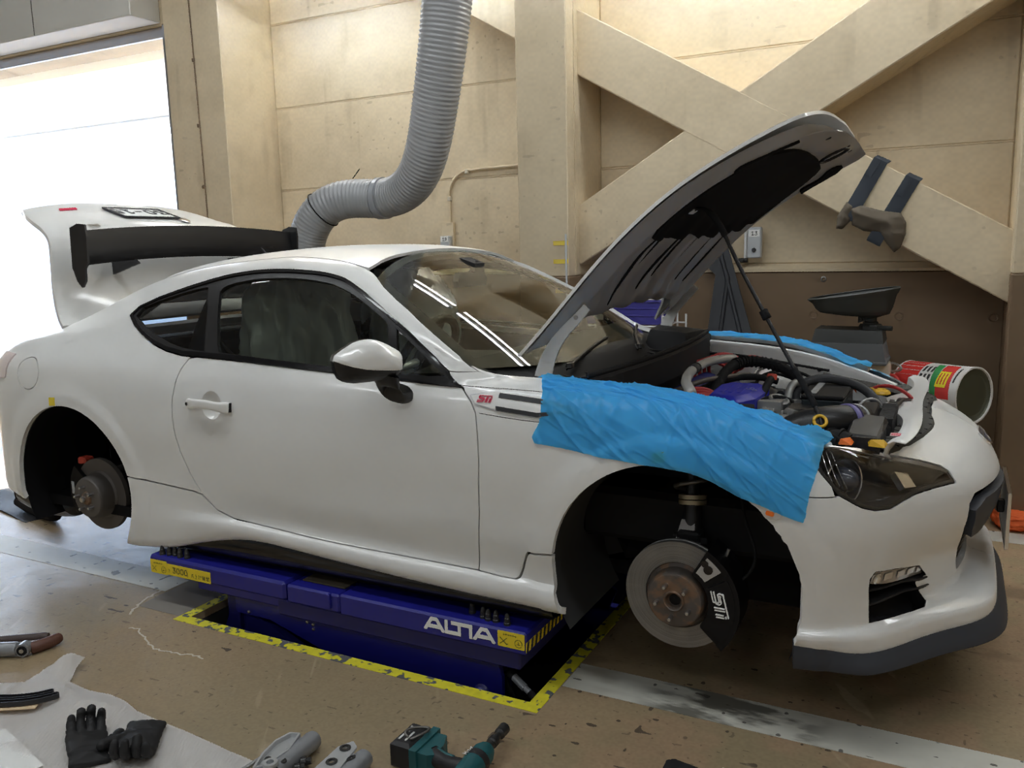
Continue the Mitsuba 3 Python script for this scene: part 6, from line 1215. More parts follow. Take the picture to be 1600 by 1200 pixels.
# conduit and switch boxes
k = name('wall_conduit'); tag(k, 'thin painted conduit bending down the back wall to a small switch box', 'conduit')
add(k + '__pipe', tube(np.vstack([[(.925, 1.985, 1.912), (.40, 1.985, 1.905)], spline([(.33, 1.985, 1.90), (.22, 1.985, 1.875), (.155, 1.985, 1.80), (.145, 1.985, 1.70)], 16), [(.145, 1.985, 1.55), (.145, 1.985, 1.46)]]), .009, 10), 'wall_paint', True)
for x, z in ((.84, 1.912), (.29, 1.893), (.146, 1.72)): add(k + '__clip', bx(x - .012, x + .012, 1.972, 2.0, z - .015, z + .015, .004), 'drum_cream')
def box19(loc, w, h, txt, lab, plate=True):
    x, y, z = loc; k = name('switch_box')
    add(k + '__body', bx(x - w / 2, x + w / 2, y - .045, y, z - h / 2, z + h / 2, .006), 'grey_plastic')
    if plate: add(k + '__mounting_plate', bx(x - w * .62, x + w * .62, y - .002, y + .028, z - h / 2, z + h * .5 + .09, .002), 'wall_paint')
    tm = meshkit.text_mesh(txt, .022, .001, True); tm.apply_translation((-tm.bounds[1, 0] / 2, 0, 0))
    add(k + '__label', bx(x - .03, x + .03, y - .0462, y - .0448, z + h * .22 - .004, z + h * .22 + .034), 'paper_white')
    add(k + '__digits', frame(tm, (x, y - .0462, z + h * .22 + .003), (1, 0, 0), (0, 0, 1)), 'ink_black')
    add(k + '__knob', lathe([(0, .012), (.010, .011), (.013, 0)], (x, y - .045, z - h * .24), (0, -1, 0), 18), 'dark_grey', 30)
    tag(k, lab, 'switch box')
box19((.130, 1.97, 1.405), .075, .13, '19', 'small grey box numbered 19 on the back wall over the roof')
box19((2.215, 1.955, 1.375), .078, .175, '13', 'grey box numbered 13 on the back wall beside the raised bonnet', False)
k = name('wall_bracket'); add(k + '__strip', bx(2.150, 2.166, 1.95, 1.985, 1.27, 1.46, .003), 'white_plastic'); add(k + '__knob', cat([cyl((2.125, 1.94, 1.275), (2.175, 1.94, 1.275), .014, 12), cyl((2.15, 1.90, 1.275), (2.15, 1.985, 1.275), .008, 10)]), 'bolt_black', 30)
tag(k, 'white strip with a black clamp left of the grey wall box', 'bracket')
# column tape
for i, (x0, x1, z0, z1, w) in enumerate(((1.150, 1.29, 1.387, 1.412, 'upper'), (1.150, 1.29, 1.281, 1.306, 'middle'), (1.16, 1.25, 1.11, 1.135, 'lowest'))):
    P = np.array([[(x, YC - .0035 - (.010 if .7 < (x - x0) / (x1 - x0) < .85 and i < 2 else 0), z) for z in (z0, z1)] for x in np.linspace(x0, min(x1, 1.244), 14)])
    add('column_tape', thick(grid(P), .001), 'tape_clear_yellow', label=f'{w} strip of yellow tape on the middle column', cat='tape')
add('grey_cable', tube([(1.232, YC - .006, 1.45), (1.232, YC - .006, 1.30), (1.236, YC - .006, 1.0), (1.236, YC - .006, .3)], .006, 8), 'grey_plastic', True, label='grey cable taped down the middle column', cat='cable')
k = name('column_wire'); add(k + '__wire', tube(spline([(-1.645, YC - .004, 5.0), (-1.64, YC - .004, 3.1), (-1.628, YC - .004, 2.4), (-1.622, YC - .004, 1.6), (-1.62, YC - .004, .2)], 40), .005, 6), 'wall_brown', True)
for z in (2.75, 2.30, 1.87, 1.45): add(k + '__clip', bx(-1.650, -1.625, YC - .012, YC, z - .012, z + .012, .003), 'wall_brown')
tag(k, 'thin clipped wire down the column by the doorway', 'wire')
add('wire_stub', tube([(-2.6, 1.1, 3.6), (-2.6, 1.1, 2.86), (-2.59, 1.09, 2.83)], .008, 8), 'steel_dark', True, label='thin hanging pull cord at the top left corner', cat='cord') if False else None
# pad strapped to the brace
d_ = np.array([2.25, -1.322]); d_ /= np.linalg.norm(d_); n_ = np.array([-d_[1], d_[0]])
k = name('strapped_pad'); tag(k, 'brown cloth pad hung on the steel brace by two dark straps', 'pad')
YS = YB - .006
for i, (a, b, w) in enumerate((((2.884, 1.768), (2.745, 1.50), .036), ((3.034, 1.672), (2.875, 1.375), .036))):
    a, b = np.array(a), np.array(b); t = (b - a) / np.linalg.norm(b - a); q = np.array([-t[1], t[0]]) * w
    pts_ = [(a - t * .02, YB + .10), (a, YB - .004), (a * .7 + b * .3, YS - .004), (a * .4 + b * .6, YS - .006), (b, YS - .03), (b + t * .02, YS - .02)]
    G = np.array([[(p[0] + sgn * q[0] * s_, y, p[1] + sgn * q[1] * s_) for sgn, s_ in ((-1, 1), (0, .9), (1, 1))] for (p, y) in pts_ for s_ in (1,)] if False else [[(p[0] + f * q[0], y - .004 * (f == 0), p[1] + f * q[1]) for f in (-1, 0, 1)] for p, y in pts_])
    add(k + '__strap', thick(grid(G), .006), 'strap_navy', 40)
    for sgn in (-.6,):
        G2 = np.array([[(p[0] + (f + sgn * .9) * q[0] * .8, y - .006, p[1] + (f + sgn * .9) * q[1] * .8) for f in (-.6, .6)] for p, y in pts_[1:3]]); add(k + '__strap_end', thick(grid(G2), .004), 'strap_navy')
def blob(outline, y, depth, seed, fold=18):
    pl = Polygon(outline).buffer(.004); V, Fc = clipgrid(pl, .008); dist = np.array([pl.exterior.distance(Point(*p)) for p in V])
    h = depth * np.sqrt(np.clip(dist / .05, 0, 1)); r = (1 - np.abs(2 * meshkit.noise(np.c_[V[:, 0] * fold * .5, V[:, 1] * fold * 1.4, 0 * V[:, 0] + seed]) - 1)) ** 2
    h = h * (.75 + .35 * r); A = np.c_[V[:, 0], y - h, V[:, 1]]; B = np.c_[V[:, 0], 0 * h + y + .004, V[:, 1]]
    m = trimesh.Trimesh(np.vstack([A, B]), np.vstack([Fc, Fc[:, ::-1] + len(V)]), process=False); m.fix_normals(); return m
add(k + '__cloth', blob([(2.755, 1.535), (2.80, 1.545), (2.90, 1.515), (2.985, 1.50), (3.01, 1.455), (3.01, 1.40), (2.99, 1.335), (2.965, 1.315), (2.925, 1.365), (2.90, 1.41), (2.82, 1.425), (2.765, 1.455)], YS - .012, .05, 3), 'pad_brown', 50)
add(k + '__cloth', blob([(2.735, 1.565), (2.765, 1.545), (2.755, 1.48), (2.715, 1.437), (2.69, 1.44), (2.695, 1.50)], YS - .012, .04, 9), 'pad_brown', 50)
# oil drainer: funnel bowl on a tank
k = name('oil_drainer'); tag(k, 'dark oil drain bowl on a grey tank standing by the back wall', 'oil drainer')
ang = np.linspace(0, 2 * np.pi, 61); rows_ = []
for r, h, ty in ((1.0, 0, 0), (1.03, -.004, 0), (1.0, -.012, 0), (.93, -.03, 0), (.86, -.07, 1), (.78, -.095, 1), (.55, -.105, 1), (.0, -.108, 1)):
    rows_.append([(2.80 + .205 * r * math.cos(a) + (.03 * (1 - r)), 1.45 + .17 * r * math.sin(a), 1.118 + h * (1 + .35 * math.cos(a) * (h < -.01)) + .030 * math.cos(a) * (r > .5)) for a in ang])
bw_ = grid(np.array(rows_)); add(k + '__bowl', thick(bw_, -.004), 'drain_black', 40)
add(k + '__neck', lathe([(.030, 0), (.036, .004), (.036, .02), (.028, .024), (.028, .06), (.04, .075)], (2.885, 1.45, .955), (0, 0, 1), 24), 'drain_black', 30)
add(k + '__knob', cat([lathe([(0, .03), (.05, .03), (.055, .022), (.055, .006), (.05, 0)], (2.885, 1.45, .935), (0, 0, 1), 10), cyl((2.90, 1.43, .948), (2.985, 1.40, .950), .012, 8)]), 'drain_black', 30)
add(k + '__tank_top', hull([(x, y, z) for x, y, z in ((2.625, 1.33, .88), (2.955, 1.33, .88), (2.625, 1.57, .88), (2.955, 1.57, .88), (2.64, 1.35, .945), (2.945, 1.35, .94), (2.64, 1.55, .945), (2.945, 1.55, .94))]), 'drain_black')
add(k + '__tank', hull([(x, y, z) for x in (2.64, 2.95) for y in (1.32, 1.58) for z in (.80, .88)] + [(x, y, .79) for x in (2.62, 2.97) for y in (1.31, 1.59)]), 'drain_grey')
add(k + '__tank_flange', bx(2.615, 2.975, 1.305, 1.595, .778, .794, .004), 'drain_grey')
add(k + '__drum', lathe([(.0, .778), (.125, .778), (.128, .77), (.128, .40), (.132, .395), (.128, .39), (.128, .06), (.125, .05), (0, .05)], (2.86, 1.45, 0), (0, 0, 1), 40), 'drum_cream', 30)
add(k + '__base', cat([bx(2.72, 3.0, 1.31, 1.59, .03, .05, .004)] + [lathe([(.03, -.012), (.03, .012), (.0, .012)], (x, y, .03), (0, 1, 0), 18) for x in (2.74, 2.98) for y in (1.33, 1.57)]), 'stand_steel', 30)
add(k + '__valve_handle', cat([tube(spline([(2.98, 1.44, .765), (3.02, 1.42, .77), (3.035, 1.41, .755), (3.02, 1.42, .742), (2.985, 1.44, .74)], 20), .006, 8)]), 'alloy', True)
add(k + '__red_valve', tube(spline([(2.985, 1.43, .715), (3.01, 1.41, .712), (3.02, 1.40, .70), (3.0, 1.42, .69)], 14), .009, 8), 'can_red', True)
# tin can lying on its side on a steel stand
k = name('oil_can'); tag(k, 'white red and green tin can lying on its side by the right column', 'can')
cc, ca = np.array([3.352, 1.35, .650]), np.array([.80, -.58, .02]); ca /= np.linalg.norm(ca); R_ = .132
def canring(r, h0, h1, m_, key, **kw): return add(k + '__' + key, lathe([(r, h0), (r, h1)], cc, ca, 56), m_, 30, **kw)
add(k + '__body', lathe([(0, -.36), (R_, -.36), (R_ + .003, -.355), (R_, -.35), (R_, -.02), (R_ + .003, -.012), (R_ + .003, 0), (R_ - .004, .001), (R_ - .008, -.010)], cc, ca, 56), 'can_white', 30)
add(k + '__lid', lathe([(R_ - .006, -.006), (R_ - .012, -.012), (R_ - .03, -.010), (R_ - .034, -.012), (R_ - .06, -.010), (.03, -.011), (0, -.011)], cc, ca, 56), 'can_lid', 30)
up_ = np.array([0, 0, 1.]); up_ = up_ - ca * (up_ @ ca); up_ /= np.linalg.norm(up_); sd = np.cross(ca, up_)
def canpatch(h0, h1, a0, a1, off, m_, key, skew=0.0):
    A = np.radians(np.linspace(a0, a1, 16)); G = np.array([[cc + ca * (h + skew * (a - A.mean())) + (R_ + off) * (math.cos(a) * up_ + math.sin(a) * sd) for h in np.linspace(h0, h1, 4)] for a in A]); m = grid(G); add(k + '__' + key, thick(m, .0006) if False else m, m_, True)
sg = -1 if sd[1] > 0 else 1
canpatch(-.36, -.225, -100, 100, .0008, 'can_red', 'band')
canpatch(-.15, -.115, sg * 10, sg * 95, .0008, 'can_green', 'green_stripe', .02 * sg)
canpatch(-.115, -.045, sg * 10, sg * 95, .0010, 'can_red', 'red_stripe', .01 * sg)
canpatch(-.118, -.062, sg * 35, sg * 72, .0018, 'can_yellow', 'yellow_panel')
for j in range(3): canpatch(-.110 + j * .016, -.104 + j * .016, sg * 40, sg * 66, .0022, 'can_red', 'print')
for j in range(6): canpatch(-.215 + (j % 3) * .022, -.203 + (j % 3) * .022, sg * (22 + 24 * (j // 3)), sg * (40 + 24 * (j // 3)), .0012, 'ink_black', 'print')
canpatch(-.034, -.026, sg * 20, sg * 60, .0012, 'ink_black', 'print')
k = name('steel_stand'); tag(k, 'low dark steel stand under the tin can', 'stand')
zc = cc[2] - R_
add(k + '__top', frame(bx(-.17, .17, -.10, .10, -.03, -.004, .004), cc - ca * .18 + np.array([0, 0, -R_]), ca, sd), 'stand_steel')
for a in (-.15, .15):
    for b in (-.08, .08): q = cc - ca * .18 + ca * a + sd * b; add(k + '__leg', cyl((q[0], q[1], 0), (q[0], q[1], zc - .028), .012, 8), 'stand_steel')
# crates on a wire rack
k = name('wire_rack'); tag(k, 'white wire rack holding the blue crate behind the windscreen', 'rack')
wr = []
for x in (1.34, 1.845, 1.895):
    for y in (1.38, 1.66): wr.append(cyl((x, y, 0), (x, y, 1.088 if x < 1.88 else .985), .006, 8))
for z in (.30, .62, .935, 1.084):
    for y in (1.38, 1.66): wr.append(cyl((1.34, y, z), (1.845 if z > 1 else 1.895, y, z), .005, 6))
    for x in np.linspace(1.34, 1.845, 12 if z < 1 else 2): wr.append(cyl((x, 1.38, z), (x, 1.66, z), .0035, 5))
for z in (.95, .97, 1.0, 1.03, 1.06): wr.append(cyl((1.845, 1.375, z - .01), (1.893, 1.375, z - .01), .003, 5))
add(k + '__frame', cat(wr), 'wire_white', 30)
def crate(z, lab):
    k = name('plastic_crate'); x0, x1, y0, y1 = 1.365, 1.832, 1.40, 1.64
    add(k + '__body', cat([bx(x0, x1, y0, y0 + .006, z, z + .13, .002), bx(x0, x1, y1 - .006, y1, z, z + .13, .002), bx(x0, x0 + .006, y0, y1, z, z + .13, .002), bx(x1 - .006, x1, y0, y1, z, z + .13, .002), bx(x0, x1, y0, y1, z, z + .006, .002)]), 'crate_blue')
    for h in (.045, .085, .122): add(k + '__rib', bx(x0 - .006, x1 + .006, y0 - .006, y0 + .004, z + h, z + h + .008, .002), 'crate_blue')
    tag(k, lab, 'crate')
crate(.942, 'dark blue plastic crate on the white wire rack, the one in sight'); crate(.63, 'dark blue plastic crate on the lower shelf of the wire rack')
# dark undertray leaning on the wall
def lean(x, z, y0=1.62, y1=1.93): return y0 + (y1 - y0) * (z / 1.6)
pl = Polygon([(2.03, .03), (2.205, .95), (2.06, 1.40), (1.96, 1.62), (1.58, 1.59), (1.62, 1.50), (1.93, 1.36), (2.02, 1.20), (1.945, .03)]).buffer(.01)
pl = Polygon([(1.93, .03), (2.50, .03), (2.225, .88), (2.06, 1.37), (1.73, 1.615), (1.575, 1.585), (1.60, 1.52), (1.84, 1.36), (2.02, 1.20)]).buffer(.008)
V, Fc = clipgrid(pl, .05); A = np.c_[V[:, 0], [lean(*v) for v in V], V[:, 1]]; m = trimesh.Trimesh(A, Fc, process=False)
k = name('plastic_undertray'); add(k + '__sheet', thick(m, .012), 'slate_board', 30)
e = np.array([(2.00, .05), (2.085, 1.18), (2.02, 1.34)]); e2 = np.array([(2.42, .05), (2.17, .88), (2.03, 1.34)])
for q in (e, e2): add(k + '__ridge', tube([(x, lean(x, z) - .004, z) for x, z in q], .012, 8), 'slate_board', True)
tag(k, 'dark grey plastic undertray leaning on the wall behind the bonnet', 'undertray')
# orange rope bundle by the right column
k = name('orange_sack'); r3 = np.random.default_rng(3)
m = trimesh.creation.icosphere(4); v = m.vertices; v2 = np.sign(v) * np.abs(v) ** .6 * [.13, .10, .055]; v2 += v * (.02 * (meshkit.fbm(v * 5, 3, 2) - .5))[:, None]
add(k, mv(trimesh.Trimesh(v2, m.faces, process=False), (3.63, 1.66, .06)), 'orange_cloth', True, label='orange sack lying at the foot of the right column', cat='sack')
add('orange_netting', mv(trimesh.Trimesh(v2 * [1, 1, .7] + v * (.012 * meshkit.noise(v * 16))[:, None], m.faces, process=False), (3.60, 1.50, .042), rz=14), 'orange_cloth', True, label='rumpled orange netting in front of the orange sack', cat='netting')
# ---------------------------------------------------------------- tools and parts on the floor
# bubble wrap
ol = [(.30, -1.80), (.47, -1.60), (.535, -1.563), (.60, -1.52), (.576, -1.425), (.60, -1.385), (.665, -1.345), (.69, -1.40), (.735, -1.455), (.845, -1.463), (.93, -1.452), (1.008, -1.459), (1.093, -1.481), (1.30, -1.492), (1.602, -1.517), (1.70, -1.66), (1.62, -1.95), (1.0, -2.15), (.5, -2.1)]
pl = Polygon(ol)
V, Fc = clipgrid(pl, .0042)
edge = np.array(shapely.distance(pl.exterior, shapely.points(V)))
hx = V[:, 0] / .0115; hy = V[:, 1] / .0115 / .866; bub = np.clip(np.cos(2 * np.pi * hx) * np.cos(np.pi * hy) + .25, 0, 1.25) / 1.25
zz_ = .004 + .022 * meshkit.fbm(np.c_[V * 6, 0 * V[:, 0]], 3, 2) + .020 * (1 - np.abs(2 * meshkit.noise(np.c_[V[:, 0] * 6 + V[:, 1] * 4, V[:, 1] * 3, 0 * V[:, 0]], 4) - 1)) ** 3 * np.clip(edge / .06, 0, 1)
tip = np.exp(-((V[:, 0] - .64) ** 2 + (V[:, 1] + 1.37) ** 2) / .0032); zz_ += .055 * tip * (V[:, 1] > -1.46)
zz_ = zz_ * np.clip(.45 + edge / .08, 0, 1) * np.interp(V[:, 0], [.9, 1.2], [1, .45]) + .0032 * bub
for (gx, gy) in ((1.18, -1.68), (1.26, -1.62), (.78, -1.64)): zz_ -= .6 * (zz_ - .008) * np.exp(-((V[:, 0] - gx) ** 2 + (V[:, 1] - gy) ** 2) / .006)
add('bubble_wrap', trimesh.Trimesh(np.c_[V, zz_ + .002], Fc, process=False), 'bubble_sheet', True, label='crumpled sheet of bubble wrap spread on the floor', cat='bubble wrap')
# gloves
def chain(pts, rad):
    ms = []
    for a, b, ra, rb in zip(pts[:-1], pts[1:], rad[:-1], rad[1:]):
        s = lambda p, r: m3.Manifold.sphere(r, 20).translate(tuple(p))
        ms.append(m3.Manifold.batch_hull([s(a, ra), s(b, rb)]))
    return ms
def glove(seed, curl, cuff):
    r = np.random.default_rng(seed); ms = []
    palm = [(0, -.035, .014), (0, .035, .014), (.085, -.040, .016), (.09, .038, .016), (.04, 0, .026)]
    ms.append(m3.Manifold.batch_hull([m3.Manifold.sphere(.012, 20).translate(p) for p in palm]))
    ms.append(m3.Manifold.batch_hull([m3.Manifold.sphere(.009, 16).translate(p) for p in ((0, -.034, .012), (0, .034, .012), (-cuff, -.040, .010), (-cuff, .040, .010), (-cuff * .6, 0, .024))]))
    for i, (y, l) in enumerate(((-.036, .068), (-.012, .080), (.012, .074), (.034, .058))):
        c = curl * (1 + .25 * r.uniform(-1, 1)); a, p, pts, sp = 0.0, np.array([.088, y, .018]), [], y * 2.4
        pts.append(p.copy())
        for k, f in enumerate((.42, .32, .26)):
            a += c * (.5 + .35 * k); p = p + l * f * np.array([math.cos(a), sp * .6 * math.cos(a), math.sin(a)]); pts.append(p.copy())
        ms += chain(pts, [.0125, .012, .011, .0095])
    tpts = [np.array([.02, -.036, .016]), np.array([.045, -.066, .020]), np.array([.072, -.082, .020 + .012 * r.uniform()])]; ms += chain(tpts, [.014, .0125, .0105])
    M = m3.Manifold.batch_boolean(ms, m3.OpType.Add).refine_to_length(.006); q = M.to_mesh(); m = trimesh.Trimesh(q.vert_properties[:, :3], q.tri_verts, process=True)
    trimesh.smoothing.filter_taubin(m, lamb=.5, nu=.53, iterations=8)
    m.vertices += m.vertex_normals * (.0035 * (meshkit.fbm(m.vertices * 60, 3, seed) - .5) + .003 * (1 - np.abs(2 * meshkit.noise(m.vertices * [90, 25, 40], seed) - 1)) ** 3)[:, None]
    m.apply_translation((0, 0, -m.bounds[0, 2])); return m
add('work_glove', mv(glove(2, .75, .05), (1.245, -1.585, .014), rz=-52, rx=-6, s=1.08), 'glove_black', True, label='black work glove lying knuckles up on the bubble wrap, the right one', cat='glove', group='work gloves')
add('work_glove', mv(glove(5, .55, .045), (1.185, -1.715, .014), rz=148, rx=10, s=1.05), 'glove_black', True, label='black work glove lying palm up on the bubble wrap, the left one', cat='glove', group='work gloves')
# paper, board and two black brackets on the wrap
add('paper_sheet', mv(thick(grid([[(x, y, .0015 + .004 * math.sin(9 * x + 5 * y)) for y in np.linspace(-.1, .1, 8)] for x in np.linspace(-.15, .15, 8)]), .0006), (.95, -1.86, .020), rz=-14), 'paper_white', True, label='white paper sheet at the left end of the bubble wrap', cat='paper')
add('cream_board', mv(bx(-.10, .10, -.045, .045, 0, .006, .002), (.715, -1.645, .026), rz=32), 'paper_cream', label='cream coloured board under the black brackets', cat='board')
br = LineString(spline([(0, 0, 0), (.07, .006, 0), (.13, .022, 0), (.175, .05, 0)], 30)[:, :2]).buffer(.0085)
brm = prism(br.difference(Point(.168, .046).buffer(.0042)).difference(Point(.006, .001).buffer(.004)), .008); brm = cat([brm, mv(prism(br.boundary.buffer(.0014), .016))])
add('bracket', mv(brm, (.655, -1.67, .034), rz=20), 'tool_black', label='curved black metal bracket on the bubble wrap, the upper one', cat='bracket', group='black brackets')
add('bracket', mv(brm, (.695, -1.685, .034), rz=24), 'tool_black', label='curved black metal bracket on the bubble wrap, the lower one', cat='bracket', group='black brackets')
# damper and brown rubber parts at the left edge
k = name('shock_absorber'); a, b = np.array([.15, -1.535, .028]), np.array([.385, -1.405, .028]); u_ = (b - a) / np.linalg.norm(b - a)
add(k + '__tube', lathe([(0, 0), (.022, 0), (.025, .004), (.025, .262), (.022, .268), (.012, .27)], a, u_, 32), 'damper_grey', 30)
add(k + '__eye', cyl(b + u_ * .022 + np.array([-.45, .75, .0]) * .020, b + u_ * .022 - np.array([-.45, .75, .0]) * .020, .023, 24), 'damper_grey', 40)
add(k + '__bushing', cat([cyl(b + u_ * .022 + np.array([-.45, .75, .0]) * .024, b + u_ * .022 - np.array([-.45, .75, .0]) * .024, .017, 20)]), 'rubber', 40)
add(k + '__bolt_sleeve', cyl(b + u_ * .022 + np.array([-.45, .75, .0]) * .026, b + u_ * .022 - np.array([-.45, .75, .0]) * .026, .008, 14), 'alloy', 40)
tag(k, 'grey shock absorber with a rubber bushed eye on the floor at the left edge', 'shock absorber')
add('rubber_boot', tube(spline([(.41, -1.375, .022), (.425, -1.33, .022), (.425, -1.275, .022)], 12), [.020, .021, .021, .0215, .021, .0205, .021, .021, .0205, .020, .019, .016], 20), 'brown_boot', 40, label='short brown cylinder beside the grey shock absorber', cat='rubber boot')
add('rubber_boot', tube(spline([(.22, -1.40, .018), (.30, -1.34, .018), (.375, -1.285, .018)], 16), [.014] + [.017] * 14 + [.014], 18), 'brown_dark', 40, label='dark slim bar lying behind the brown cylinder', cat='bar')
mat('brown_dark', rgb(.05, .03, .025), .5)
add('damper_rod', tube([(.17, -1.50, .014), (.37, -1.32, .014)], .008, 12), 'alloy', True, label='thin steel rod between the shock absorber and dark bar', cat='rod')
k = name('grey_clamp'); add(k, hull([(.20 + x, -1.43 + y, z) for x, y in ((0, 0), (.03, .02), (.01, .04), (-.03, .02)) for z in (0, .05)]), 'damper_grey', label='small grey block at the left edge behind the shock absorber', cat='block')
# two struts at the bottom edge
def strut_unit(o, rz, lab, plate):
    k = name('suspension_strut'); Q = lambda m: mv(m, o, rz)
    add(k + '__tube', Q(lathe([(0, 0), (.018, .001), (.0245, .008), (.0265, .02), (.0265, .34), (.0, .345)], (0, .0, .03), (0, -1, 0), 36)), 'damper_grey', 30)
    if not plate:
        ear = Polygon([(-.052, -.06), (-.060, .0), (-.048, .045), (-.022, .052), (-.012, .02), (.0, -.02), (-.01, -.10), (-.03, -.12)])
        add(k + '__bracket', Q(mv(cat([prism(ear, .006, .020), prism(ear.boundary.buffer(.003), .022, .016)]), (-.004, -.09, .02))), 'silver')
        for x, y in ((.030, -.10), (.034, -.13)): add(k + '__bolt', Q(cat([cyl((x, y, .02), (x + .022, y + .014, .025), .010, 10), cyl((x, y, .02), (x + .012, y + .008, .0225), .015, 14)])), 'bolt_black', 30)
        add(k + '__eyelet', Q(lathe([(.010, 0), (.019, 0), (.021, .006), (.019, .012), (.010, .012), (.010, 0)], (.0, -.185, .055), (0, 0, 1), 22)), 'silver', 30)
        for x, y in ((.012, -.15), (-.03, -.16), (.02, -.19)): add(k + '__hole', Q(lathe([(0, .002), (.009, .002), (.010, 0)], (x, y, .052), (.2, 0, 1), 16)), 'bolt_black', 30)
    else:
        pl_ = Polygon([(-.085, -.30), (-.072, -.02), (-.05, .012), (-.030, -.005), (-.022, -.10), (-.030, -.30)]).buffer(.004)
        for zz2 in (.012, .048):
            pp = pl_.difference(Point(-.052, -.020).buffer(.008)).difference(Point(-.055, -.085).buffer(.009)); add(k + '__bracket', Q(prism(pp, .005, zz2)), 'silver')
            for y in (-.02, -.085): add(k + '__ring', Q(lathe([(.008, .0), (.0155, .0), (.016, .002), (.008, .003), (.008, 0)], (-.053, y, zz2 + .005), (0, 0, 1), 22)), 'bolt_black', 30)
        add(k + '__bracket_back', Q(hull([(x, y, z) for x in (-.033, -.024) for y in (-.30, -.09) for z in (.012, .053)])), 'silver')
        add(k + '__ring', Q(lathe([(.006, .0), (.012, .0), (.013, .002), (.006, .003), (.006, 0)], (-.012, -.055, .054), (-.3, 0, 1), 18)), 'bolt_black', 30)
    tag(k, lab, 'suspension strut', 'suspension struts')
strut_unit((1.712, -1.383, 0), 2, 'grey suspension strut with a welded bracket at the bottom edge, left of the pair', False)
strut_unit((1.895, -1.392, 0), 6, 'grey suspension strut with a two hole plate at the bottom edge, right of the pair', True)
for i, (a, b, l) in enumerate((((1.60, -1.66, .012), (1.655, -1.425, .030), 'upper'), ((1.66, -1.62, .010), (1.690, -1.46, .022), 'lower'))):
    add('steel_rod', tube([a, b], .006, 10), 'alloy', True, label=f'thin shiny steel rod beside the struts, the {l} one', cat='rod', group='steel rods')
# impact wrench
k = name('impact_wrench'); tag(k, 'teal and black cordless impact wrench lying on its side with a long socket', 'impact wrench')
add(k + '__battery', hull([(x, y, z) for x in (1.955, 2.02) for y in (-1.365, -1.255) for z in (.004, .066)] + [(x, y, z) for x in (1.965, 2.01) for y in (-1.355, -1.265) for z in (0, .074)]), 'tool_black')
add(k + '__battery_rim', hull([(x, y, z) for x in (2.02, 2.042) for y in (-1.372, -1.248) for z in (.006, .070)]), 'teal_plastic')
tm = meshkit.text_mesh('18V', .011, .001, True); add(k + '__battery_print', frame(tm, (1.968, -1.275, .0742), (0, -1, 0), (1, 0, 0)), 'ink_white')
for i in range(2): add(k + '__battery_print', bx(1.968 + i * .02, 1.974 + i * .02, -1.345, -1.30, .0738, .0748), 'ink_white')
add(k + '__belt_clip', tube(spline([(1.995, -1.335, .080), (2.01, -1.28, .082), (2.02, -1.275, .080), (2.015, -1.33, .082), (2.005, -1.34, .078)], 24), .004, 6), 'steel_dark', True)
add(k + '__foot', hull([(x, y, z) for x in (2.042, 2.072) for y in (-1.365, -1.262) for z in (.012, .064)] + [(2.085, y, z) for y in (-1.35, -1.30) for z in (.02, .06)]), 'teal_plastic')
add(k + '__handle', tube(spline([(2.07, -1.325, .040), (2.105, -1.338, .042), (2.14, -1.345, .044), (2.18, -1.345, .046)], 20), np.interp(np.linspace(0, 1, 20), [0, .4, 1], [.026, .021, .024]), 18), 'tool_black', True)
add(k + '__grip_inlay', tube(spline([(2.08, -1.322, .060), (2.11, -1.332, .060), (2.14, -1.338, .062)], 12), .006, 8), 'teal_plastic', True)
hd = lathe([(0, -.13), (.024, -.13), (.031, -.115), (.033, -.06), (.034, 0), (.031, .045), (.024, .065), (.016, .075)], (2.192, -1.315, .046), (-.05, 1, 0), 32)
add(k + '__head', hd, 'teal_plastic', 30)
add(k + '__head_band', lathe([(.0345, -.008), (.0355, -.004), (.0355, .012), (.0345, .016)], (2.192, -1.315, .046), (-.05, 1, 0), 32), 'tool_black', 30)
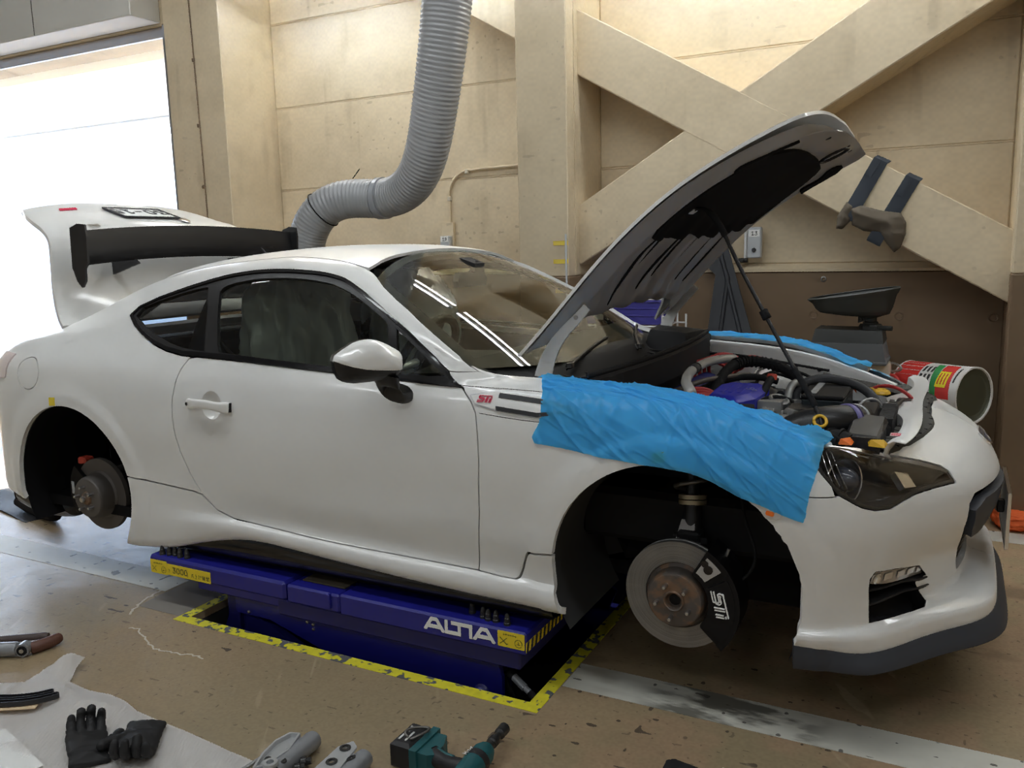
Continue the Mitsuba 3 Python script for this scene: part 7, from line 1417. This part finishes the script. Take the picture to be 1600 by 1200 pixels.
tm = strokes([[(0, 0), (0, 1), (.4, .4), (.8, 1), (.8, 0)], [(1.1, 0), (1.5, .6)], [(1.9, 0), (1.9, 1)], [(2.3, 0), (2.7, .6)], [(3.1, 0), (3.1, .6), (3.5, .6)]], .16, .06); tm.apply_scale(.010); add(k + '__name_print', frame(tm, (2.178, -1.335, .0795), (0, 1, 0), (-1, 0, 0)), 'ink_white')
so = (2.188, -1.24, .046); sdv = (-.06, 1, -.03)
add(k + '__socket', lathe([(0, -.01), (.010, -.01), (.012, 0), (.012, .02), (.016, .024), (.016, .042), (.011, .048), (.010, .068), (.016, .074), (.0165, .108), (.013, .110), (.012, .10), (0, .10)], so, sdv, 26), 'bolt_black', 30)
add('black_hook', tube(spline([(1.955, -1.455, .035), (1.975, -1.45, .025), (2.03, -1.455, .02), (2.09, -1.46, .02)], 20), .010, 10), 'tool_black', True, label='black hooked tool grip at the bottom edge left of the impact wrench', cat='tool')
k = name('ratchet_wrench'); tag(k, 'black ratchet handle with a chrome end at the bottom edge', 'wrench')
add(k + '__handle', hull([(x, y, z) for x, y in ((2.628, -1.055), (2.645, -1.040), (2.745, -1.058), (2.76, -1.075), (2.75, -1.12), (2.63, -1.10)) for z in (.004, .024)]), 'tool_black')
add(k + '__chrome_end', cat([cyl((2.748, -1.062, .018), (2.776, -1.030, .020), .0085, 14), cyl((2.760, -1.048, .019), (2.768, -1.040, .019), .0105, 14)]), 'chrome', 30)
# dark heap at the far left behind the rear wheel
add('rubber_mat', mv(thick(grid([[(x, y, .006 + .004 * math.sin(12 * x)) for y in np.linspace(-.18, .18, 10)] for x in np.linspace(-.4, .4, 20)]), .005), (-1.42, -.19, 0), rz=-12), 'dark_grey', True, label='flat dark mat on the floor behind the rear wheel', cat='mat')
bt = tube(spline([(-1.30, -.33, .06), (-1.15, -.33, .045), (-1.0, -.36, .045), (-.88, -.40, .055)], 24), np.interp(np.linspace(0, 1, 24), [0, .2, .6, 1], [.03, .045, .05, .035]), 16)
add('dark_bundle', bt, 'rubber', True, label='dark cloth bundle on the floor behind the rear wheel', cat='bundle')
